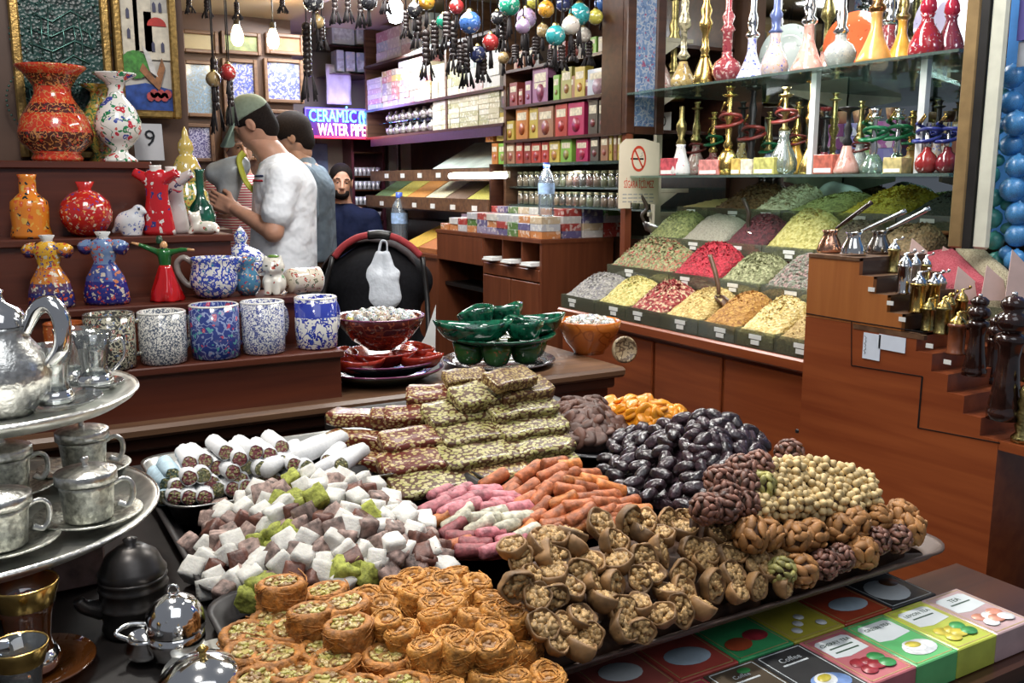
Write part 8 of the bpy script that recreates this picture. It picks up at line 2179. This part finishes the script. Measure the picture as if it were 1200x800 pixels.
for rows, wf, tg in ((RL, lambda u, v: R.choice((0, 0, 1)), 'orange'), (RL2, lambda u, v: 2 if v < .36 and u > .0 else (3 if v < .66 and u > .22 else (R.choice((0, 1, 4)) if u < .5 else R.choice((2, 4, 2, 3)))), 'pink')):
 Pq = Patch(rows); Pq.mound('roll_bed', RO if tg == 'orange' else RWI, TZ + .002, .012, 'lower layer of %s lokum rolls' % tg, 'sweet', 12)
 for p_, n, u, v in Pq.fill(.040, .0185, .22, .001):
  k = wf(u, v); pr, nm = rp[k]; z_, zg = zone(v)
  pr.put(p_, align(n) @ Quaternion((0, 0, 1), R.uniform(-.28, .28) + (.0 if tg == 'orange' or v < .66 else -.5 if u < .4 else .1)) @ Quaternion((0, 1, 0), pi / 2 + R.uniform(-.12, .12)), '%s %s, %s half of the tray' % (nm, z_, 'right' if tg == 'orange' else 'left'), '%s, %s %s' % (nm, zg, tg), R.uniform(.9, 1.12))
# --- figs with walnut
FIG = M('dried fig skin', (.21, .112, .042), .6, 0, .55, 45, .7, 70, rnd=.25); WAL = M('walnut crumb filling', (.43, .265, .105), .6, 0, .5, 220, .6, 160, rnd=.15, det=2)
def fig(sd):
 rr = random.Random(sd); m = MB(); r = .0195; ph = rr.uniform(0, 6); cl = rr.uniform(.2, .5)
 def wb(a, z, k): return 1 + .10 * sin(2 * a + ph) * cl * 2 + .07 * sin(5 * a + ph * 3 + k * .4)
 m.lathe([(0, -.011), (r * .5, -.010), (r * .85, -.004), (r, .003), (r * 1.02, .008), (r * .96, .0105), (r * .86, .009), (r * .80, .006), (r * .5, .006), (0, .0065)], 22, sy=.82, wob=wb)
 b0 = [Vector(v) for v in m.v]; m.v = [(v.x, v.y, v.z + (.42 * cl) * (abs(v.x) * v.x * 18 if sd % 2 else v.y * v.y * 26)) for v in b0]
 o = tag(m.build('walnut_fig', FIG), 'fig', 'dried fruit'); m = MB()
 for k in range(34):
  a, q = rr.uniform(0, 6.3), r * .70 * sqrt(rr.random()); x, y = q * cos(a), q * sin(a) * .8
  bm_ = bmesh_cube(rr.uniform(.0050, .0085), 1, .3); qq = Quaternion((rr.gauss(0, 1), rr.gauss(0, 1), rr.gauss(0, 1), 1)).normalized()
  m.add([tuple(qq @ Vector(v) + Vector((x, y, .0085 - q * .16 + (.42 * cl) * (abs(x) * x * 18 if sd % 2 else y * y * 26)))) for v in bm_[0]], bm_[1], 0, True)
 m.build('walnut_filling', WAL, o); return Proto(o)
fg = [(fig(k), 'dried fig stuffed with chopped walnut') for k in range(5)]
def ZL(rows, k=.0007): return [[(a, b_, .942 + k * (800 - .376 * (a - 680) - b_)) for a, b_ in r] for r in rows]
FG = Patch(ZL([[(600, 640), (655, 622), (730, 604), (800, 600), (876, 613)], [(592, 680), (660, 660), (740, 648), (815, 640), (900, 643)], [(615, 725), (680, 705), (750, 690), (825, 676), (918, 664)], [(650, 782), (705, 768), (770, 743), (840, 717), (930, 684)]], .0005))
FG.mound('fig_bed', CARA, TZ + .003, .030, 'lower layer of stuffed figs under the visible ones', 'dried fruit', 18, .006)
FR = Vector((.05, -.75, .65)).normalized()
heap(FG.fill(.0315, .029, .3, .004), fg, (1,) * 5, '', rots=lambda n: align((n * .7 + FR * .5).normalized(), R.uniform(0, 6.3), .95), sc=(.78, 1.05))
# --- nut clusters
ALM = M('almond skin', (.33, .15, .045), .55, 0, .35, 70, .3, 300); HAZ = M('peeled hazelnut', (.56, .41, .19), .5, 0, .3, 60); PEC = M('pistachio kernel skin', (.17, .075, .05), .5, 0, .8, 90, .4, 120); PEG = M('green pistachio', (.30, .27, .08), .5, 0, .6, 80)
def cluster(nut, mat, nm, n, r, dims, sd, lie=True):
 rr = random.Random(sd); m = MB(); m.ball((0, 0, 0), r * .86, 14, 9); o = tag(m.build(nm + '_cluster', CARA), 'cluster', 'sweet'); m = MB()
 for k in range(n):
  z = 1 - 2 * (k + .5) / n; a = k * 2.39996 + rr.uniform(-.15, .15); d = Vector((sqrt(1 - z * z) * cos(a), sqrt(1 - z * z) * sin(a), z))
  q = Vector((0, 0, 1)).rotation_difference(d) @ Quaternion((0, 0, 1), rr.uniform(0, 6.3))
  if lie: q = q @ Quaternion((1, 0, 0), pi / 2 + rr.uniform(-.35, .35))
  a_, w_, t_ = dims
  m.lathe([(0, -a_), (w_ * .75, -a_ * .6), (w_, -.1 * a_), (w_ * .8, a_ * .4), (w_ * .35, a_ * .85), (0, a_)], 9, M=Matrix.Translation(d * (r * .93)) @ q.to_matrix().to_4x4(), sy=t_)
 m.build(nm + '_coating', mat, o); return (Proto(o), nm + ' cluster')
cl = dict(a=[cluster(None, ALM, 'almond', 26, .020, (.0115, .0066, .62), 1), cluster(None, ALM, 'almond', 24, .019, (.0118, .0068, .6), 2)], h=[cluster(None, HAZ, 'hazelnut', 34, .0185, (.0062, .0060, 1), 3, False)], p=[cluster(None, PEC, 'pistachio', 46, .019, (.0075, .0042, .8), 4), cluster(None, PEG, 'green pistachio', 40, .0175, (.0078, .0044, .8), 5)])
def cls(rows, prs, wts, sp, bed, lab, g):
 Pq = Patch(rows); Pq.mound('cluster_bed', CARA, TZ + .003, .028, lab, 'sweet', 12, .005)
 for p_, n, u, v in Pq.fill(sp, sp, .2):
  pr, nm = R.choices(prs, wts)[0]; z_, zg = zone(v); pr.put(p_, rquat(), '%s %s, %s' % (nm, z_, g), '%s, %s, %s' % (nm, zg, g), R.uniform(.9, 1.08))
cls(ZL([[(842, 552), (880, 536), (915, 532)], [(835, 580), (868, 572), (895, 570)], [(818, 604), (850, 606), (885, 604)]]), cl['p'], (.88, .12), .037, None, 'caramel lower layer of clusters next to the dates', 'next to the dates')
cls(ZL([[(900, 550), (945, 542), (985, 546), (1022, 566)], [(890, 575), (935, 570), (978, 572), (1022, 584)], [(882, 600), (925, 600), (965, 598), (1005, 600)]]), cl['h'], (1,), .031, None, 'caramel lower layer of the hazelnut heap', 'at the crest of the nut heap')
cls(ZL([[(872, 615), (910, 610), (965, 608), (1018, 600), (1062, 592)], [(885, 648), (925, 642), (980, 634), (1030, 622), (1078, 606)]]), cl['a'] + cl['p'], (.46, .46, .08, .0), .037, None, 'caramel lower layer of the almond heap', 'below the hazelnuts')
cls(ZL([[(900, 658), (950, 645), (1000, 632), (1042, 620), (1078, 608)], [(925, 690), (965, 672), (1008, 656), (1048, 641), (1088, 625)]]), cl['p'] + cl['a'], (.62, .05, .18, .15), .037, None, 'caramel lower layer by the tray lip', 'by the lip of the long tray')
cl['p'][0][0].put(at(925, 531, 'z', 1.06), None, 'single dark pistachio cluster topping the heap left of the hazelnuts', None, 1.0)
# ---------------------------------------------------------------- tea boxes by the tray
BZ, BH = .88, .038
t = E('tea_box_stand', 'dark stand under the rows of tea boxes in front of the long tray', 'stand', (.8, .65, 0))
part('stand_top', lambda m: m.box(.42, 1.26, .585, .816, BZ - BH - .02, BZ - BH - .0004), WOODD, t)
part('stand_body', lambda m: m.box(.44, 1.24, .60, .812, 0, BZ - BH - .02), BLACK, t)
PA = M('label paper', (.66, .70, .70), .35, 0, .05, 30); GOLDP = M('gold print line', (.55, .42, .18), .35, .3, .2, 60)
def blob(nm, cx, cy, a, b_, mat, o, z=.0006, n=18):
 m = MB(); m.lathe([(1, 0), (.97, .0003), (0, .0004)], n, M=T(cx, cy, BH + z, 0, 0, R.uniform(-.3, .3), (a, b_, 1))); return m.build(nm, mat, o)
def teabox(x, y, w_, l, col, lab, words, pic, dark=False):
 m = MB(); m.box(-w_ / 2, w_ / 2, -l / 2, l / 2, .0002, BH, b=.0012)
 o = tag(m.build('tea_box', [M('tea card %.2f %.2f %.2f' % col, col, .3, 0, .12, 40, coat=.4)], None, (x, y, BZ - BH)), lab, 'box')
 m = MB(); e = .004
 for a in ((-w_ / 2 + e, w_ / 2 - e, l / 2 - e - .0012, l / 2 - e), (-w_ / 2 + e, w_ / 2 - e, -l / 2 + e, -l / 2 + e + .0012), (-w_ / 2 + e, -w_ / 2 + e + .0012, -l / 2 + e, l / 2 - e), (w_ / 2 - e - .0012, w_ / 2 - e, -l / 2 + e, l / 2 - e)): m.box(a[0], a[1], a[2], a[3], BH, BH + .0003)
 m.build('printed_border', PA if dark else GOLDP, o)
 if not dark and words:
  m = MB(); W, H = w_ * .38, l * .17; cy = l * .22
  m.prism([(-W, cy - H), (-W * .3, cy - H * 1.25), (W, cy - H), (W, cy + H * .75), (W * .8, cy + H), (-W * .8, cy + H), (-W, cy + H * .75)], BH, BH + .0004); m.build('label_plaque', PA, o)
 tm = PA if dark else M('print ink %.2f' % col[0], (.30, .04, .05) if col[0] > .3 and col[1] < .2 else (.04, .08, .05), .5)
 for k, (s_, sz) in enumerate(words):
  if s_ == '-':
   m = MB(); m.box(-w_ * .26, w_ * .26, l * (.29 - .085 * k) - .0012, l * (.29 - .085 * k) + .0012, BH, BH + .0006); m.build('small_print', tm, o); continue
  text(s_, sz, tm, o, (0, l * (.29 - .095 * k), BH + .0006), (0, 0, 0), 'lettering' if k == 0 else 'small_print', .0001)
 pic(o, w_, l); return o
MR, MY, MGR, MW, MBL, MBR, MPK = (M('print ' + n, c, .35, 0, .35, 70, coat=.3) for n, c in (('cherry', (.32, .03, .04)), ('lemon', (.55, .46, .06)), ('leaf', (.05, .28, .08)), ('white cup', (.70, .72, .72)), ('blue cup', (.16, .26, .50)), ('coffee', (.12, .05, .02)), ('peach', (.60, .26, .18))))
def cup(c2, mc): return lambda o, w_, l: (blob('printed_saucer', .004, -l * .24, w_ * .34, l * .15, mc, o), blob('printed_cup', .0, -l * .20, w_ * .20, l * .11, MW, o, .0011), blob('printed_drink', .0, -l * .18, w_ * .14, l * .06, c2, o, .0016))
def fruit(ms): return lambda o, w_, l: [blob('printed_fruit', w_ * (-.2 + .2 * (k % 3)), -l * (.14 + .12 * (k // 3) + .03 * (k % 2)), w_ * .15, l * .085, ms[k % len(ms)], o, .0005 + .0003 * k) for k in range(6)]
W_, L_ = .0735, .106; yf = .6575
for k, (c, lab, wd, pc_, dk) in enumerate((
 ((.52, .36, .36), 'pale pink tea box at the right end of the outer row', [('TEA', .011), ('-', 0)], fruit([MPK, MW]), 0), ((.50, .56, .08), 'yellow green tea box with printed lemons in the outer row', [('LEMON TEA', .0085), ('-', 0)], fruit([MY, MY, MGR]), 0), ((.12, .46, .16), 'green box reading GREEN TEA with a white cup', [('GREEN TEA', .0085)], cup(MY, MW), 0),
 ((.50, .15, .17), 'red box reading CHERRY TEA with printed cherries', [('CHERRY TEA', .0085), ('-', 0), ('-', 0)], fruit([MR, MR, MGR]), 0), ((.045, .045, .045), 'black box with a blue and white printed cup in the outer row', [('Coffee', .012), ('-', 0)], cup(MY, MBL), 1), ((.10, .075, .05), 'brown black box with a pale printed emblem left of the black cup box', [('Coffee', .009), ('-', 0)], lambda o, w_, l: (blob('printed_leaf', .01, l * .36, w_ * .12, l * .05, MGR, o), blob('printed_mug', 0, -l * .2, w_ * .3, l * .13, MBR, o), blob('printed_emblem', .0, -l * .02, w_ * .26, l * .07, MW, o)), 1), ((.48, .06, .09), 'red and white box at the left end of the outer row', [('TEA', .012)], fruit([MR]), 0))):
 teabox(.878 + .0368 + .0747 * (2 - k), yf, W_, L_, c, lab, wd, pc_, dk)
for k, (c, lab, pc_) in enumerate((((.035, .035, .045), 'dark navy box with a pale label at the right end of the inner row', lambda o, w_, l: (blob('printed_label', -.006, -.01, w_ * .36, l * .30, PA, o), blob('printed_cup', .016, .005, w_ * .16, l * .12, MBR, o, .0012))), ((.45, .07, .03), 'red orange box with a pale blue printed cup in the inner row', lambda o, w_, l: blob('printed_cup', .004, -.012, w_ * .34, l * .18, M('pale blue cup print', (.45, .55, .62), .3), o)), ((.48, .42, .05), 'yellow box with white printed flowers in the inner row', lambda o, w_, l: [blob('printed_flower', -.02 + .014 * q, -.03 + .012 * (q % 3), w_ * .08, l * .07, MW, o, .0005 + .0002 * q) for q in range(4)]),
 ((.06, .40, .14), 'green box with two red printed fruits in the inner row', lambda o, w_, l: (blob('printed_fruit', .016, -.012, w_ * .2, l * .13, MR, o), blob('printed_fruit', -.018, -.02, w_ * .22, l * .14, M('apple print', (.42, .08, .03), .3), o, .001))), ((.48, .08, .06), 'red box with a pale blue printed cup towards the pastry end of the inner row', lambda o, w_, l: blob('printed_cup', .0, -.01, w_ * .34, l * .2, M('pale blue cup print', (.45, .55, .62), .3), o)), ((.40, .10, .08), 'red box at the left end of the inner row', lambda o, w_, l: blob('printed_label', 0, 0, w_ * .3, l * .2, PA, o)))):
 w2 = .088; o = teabox(1.03 - w2 * k - .01, .7625, w2 - .0012, .098, c, lab, [], pc_, k == 0)

# ---------------------------------------------------------------- silver ware, front left
def turned(nm, par, prof, mat, n=28, s=1, **k):
 m = MB(); m.lathe([(a * s, h * s) for a, h in prof], n, **k); return m.build(nm, mat, par)
for (cx, cy, z, r, lab) in ((-.05, 1.22, 1.02, .222, 'large round silver tray carrying the lidded coffee cups'), (-.02, 1.315, 1.14, .190, 'round silver tray with tea glasses and the silver teapot')):
 t = E('silver_tray', lab, 'tray', (cx, cy, z)); turned('tray_plate', t, [(0, -.002), (r * .84, -.002), (r * .9, .004), (r * .97, .012), (r, .014), (r * 1.005, .011), (r * .98, .005), (r * .9, -.004), (r * .84, -.007), (0, -.007)], TRAYM, 64)
 turned('rope_rim', t, [(r * .992, .013), (r * 1.004, .0155), (r * 1.012, .012)], SILVER, 96, wob=lambda a, z_, k: 1 + .004 * sin(48 * a))
t = E('pedestal', 'dark round pedestal under the lower silver tray', 'pedestal', (-.08, 1.25, TZ)); turned('pedestal_body', t, [(0, -.001), (.11, -.001), (.11, .01), (.08, .03), (.08, .07), (.12, .093), (0, .0945)], BLACK)
t = E('pedestal', 'short dark pedestal between the two silver trays', 'pedestal', (-.09, 1.37, 1.0185)); turned('pedestal_body', t, [(0, 0), (.05, 0), (.03, .03), (.03, .09), (.06, .113), (0, .114)], BLACK)
def saucer(p, r, mat, lab, nm='saucer'):
 t = E(nm, lab, 'saucer', p); turned('saucer_plate', t, [(0, .001), (r * .5, .001), (r * .62, .003), (r * .95, .011), (r, .0125), (r * .98, .014), (r * .6, .006), (r * .45, .004), (0, .004)], mat, 36); return t
def coffee_cup(px, py, z, lab, hand, lid=True, k=1.0, sl=None):
 p = at(px, py, 'z', z); saucer(p, .060 * k, PEWTER, 'silver saucer under the ' + lab.replace('silver coffee cup', 'cup').replace(' on the lower tray', '')); p = p + Vector((0, 0, .0045))
 t = E('coffee_cup', lab, 'cup', p)
 turned('cup_holder', t, [(0, 0), (.024, 0), (.027, .003), (.028, .018), (.030, .040), (.0315, .044), (.029, .046), (.027, .04), (0, .02)], PEWTER, 30, k)
 if lid:
  turned('lid', t, [(.0305, .046), (.0345, .047), (.0345, .058), (.033, .0595), (.030, .0600), (.026, .062), (.012, .065), (0, .066)], SILVER, 30, k); turned('lid_knob', t, [(.004, .065), (.003, .069), (.005, .073), (.004, .076), (0, .077)], SILVER, 12, k)
 m = MB(); a = radians(hand); m.tube([(cos(a) * r * k, sin(a) * r * k, h * k) for r, h in ((.028, .040), (.040, .045), (.049, .038), (.049, .022), (.042, .012), (.032, .016))], .0028 * k, 8, flat=1.4); m.build('handle', SILVER, t)
for a in ((105, 612, 1.022, 'lidded silver coffee cup nearest the edge of the lower tray', -10), (100, 556, 1.022, 'lidded silver coffee cup behind the nearest one on the lower tray', -5), (8, 580, 1.022, 'lidded silver coffee cup at the left edge of the lower tray', 0), (2, 645, 1.022, 'silver coffee cup cut by the left edge near the front', 5)): coffee_cup(*a)
def tea_glass(p, lab, k=1.0, mat=None, rim=None, han=False):
 t = E('tea_glass', lab, 'glass', p)
 turned('glass_bowl', t, [(0, .001), (.020, .001), (.022, .006), (.018, .018), (.0165, .03), (.019, .05), (.0255, .076), (.0245, .076), (.018, .05), (.0150, .03), (.016, .012), (0, .009)], mat or TEAGLASS, 26, k)
 turned('silver_collar', t, [(.0215, .004), (.0235, .010), (.0200, .018), (.0185, .019)], SILVERP, 26, k)
 if rim: turned('gold_band', t, [(.0215, .058), (.0262, .0762), (.0255, .0775), (.0245, .0762)], rim, 26, k)
 if han: m = MB(); m.tube([(.022 * k, 0, .06 * k), (.036 * k, 0, .064 * k), (.038 * k, 0, .04 * k), (.021 * k, 0, .02 * k)], .0022, 7); m.build('handle', SILVERP, t)
for px, py, lab in ((66, 478, 'clear tea glass nearest the edge on the upper silver tray'), (113, 458, 'clear tea glass at the right on the upper silver tray'), (90, 452, 'clear tea glass at the back of the upper silver tray')):
 p = at(px, py, 'z', 1.1385); saucer(p, .056 if px == 66 else .036, TEAGLASS, 'glass saucer under the ' + lab[6:], 'glass_saucer'); tea_glass(p + Vector((0, 0, .0045)), lab, 1.0, han=px != 66)
p = at(8, 486, 'z', 1.1385); t = E('silver_teapot', 'engraved silver teapot with a broad looped handle at the left edge', 'teapot', p)
turned('pot_body', t, [(0, 0), (.030, 0), (.034, .006), (.050, .028), (.055, .05), (.048, .074), (.034, .092), (.030, .104), (.032, .110), (0, .11)], SILVER, 36)
turned('lid', t, [(.033, .110), (.032, .118), (.024, .130), (.010, .138), (.007, .146), (.009, .152), (0, .156)], SILVERP, 30, wob=lambda a, z, k: 1 + .03 * cos(14 * a))
m = MB(); m.tube([(.030, .0, .098), (.046, .0, .128), (.064, .0, .136), (.076, .0, .118), (.074, .0, .085), (.056, .0, .062)], [.006, .009, .011, .011, .009, .006], 10, M=T(rz=-radians(30))); m.build('handle', SILVERP, t)
m = MB(); m.tube([(-.045, 0, .05), (-.075, 0, .075), (-.09, 0, .105)], [.012, .008, .006], 10); m.build('spout', SILVER, t)
# lower left corner
p = at(208, 770, 'z', TZ); t = E('sugar_pot', 'polished silver sugar pot with a domed lid and a ring', 'pot', p)
turned('pot_body', t, [(0, 0), (.018, 0), (.026, .006), (.030, .02), (.029, .034), (0, .034)], SILVERP); turned('domed_lid', t, [(.031, .034), (.031, .040), (.029, .052), (.021, .064), (.010, .070), (0, .071)], SILVERP)
m = MB(); m.tube([(.006 * cos(q * pi / 6), 0, .076 + .006 * sin(q * pi / 6)) for q in range(13)], .0014, 6, M=T(rz=-.5)); m.build('ring', SILVERP, t)
p = at(172, 772, 'z', TZ); t = E('creamer', 'small polished silver creamer with a looped handle left of the sugar pot', 'jug', p)
turned('jug_body', t, [(0, 0), (.012, 0), (.019, .006), (.022, .014), (.018, .024), (.019, .028), (.017, .027), (0, .01)], SILVERP); m = MB(); m.tube([(-.016, .0, .026), (-.028, .004, .034), (-.012, .010, .038), (.012, .008, .032)], .0028, 8); m.build('handle', SILVERP, t)
p = at(242, 838, 'z', TZ); t = E('domed_dish', 'large polished silver domed dish at the bottom edge', 'dish', p)
turned('dish', t, [(0, 0), (.030, 0), (.046, .008), (.050, .014), (0, .014)], SILVERP, 36); turned('dome', t, [(.048, .014), (.047, .024), (.040, .042), (.026, .054), (.010, .060), (0, .061)], SILVERP, 36); turned('knob', t, [(.004, .060), (.003, .064), (.006, .068), (0, .073)], BRASS, 12)
p = at(268, 800, 'z', TZ); saucer(p - Vector((.0, -.012, 0)), .062, TRAYM, 'white embossed silver plate beside the wide pastry rolls', 'silver_plate')
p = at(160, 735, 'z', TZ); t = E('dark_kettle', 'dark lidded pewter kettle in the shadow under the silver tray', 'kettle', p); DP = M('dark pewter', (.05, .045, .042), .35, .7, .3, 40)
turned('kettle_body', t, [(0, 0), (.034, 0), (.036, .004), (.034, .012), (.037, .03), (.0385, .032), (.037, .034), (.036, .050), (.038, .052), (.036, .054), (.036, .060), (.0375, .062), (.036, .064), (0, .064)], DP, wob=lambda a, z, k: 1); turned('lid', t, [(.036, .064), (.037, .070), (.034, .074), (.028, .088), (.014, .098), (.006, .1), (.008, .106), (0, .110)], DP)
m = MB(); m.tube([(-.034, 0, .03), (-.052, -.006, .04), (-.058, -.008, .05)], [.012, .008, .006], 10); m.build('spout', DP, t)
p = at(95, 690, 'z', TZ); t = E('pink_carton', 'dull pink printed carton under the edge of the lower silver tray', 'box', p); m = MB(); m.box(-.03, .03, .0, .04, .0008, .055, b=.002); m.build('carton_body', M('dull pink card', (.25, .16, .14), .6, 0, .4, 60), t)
GB_ = M('gold leaf band', (.50, .33, .10), .22, 1, .3, 60)
p = at(38, 790, 'z', TZ); saucer(p, .062, AMBER, 'gold rimmed amber glass saucer in the lower left corner', 'amber_saucer'); tea_glass(p + Vector((0, 0, .0045)), 'amber tea glass with a broad gold band in the lower left corner', 1.25, AMBER, GB_)
p = at(30, 850, 'z', TZ); saucer(p, .05, TEAGLASS, 'clear saucer at the very bottom left', 'glass_saucer'); tea_glass(p + Vector((0, 0, .0045)), 'clear tea glass with a thin gold rim at the very bottom left', 1.0, None, GB_)
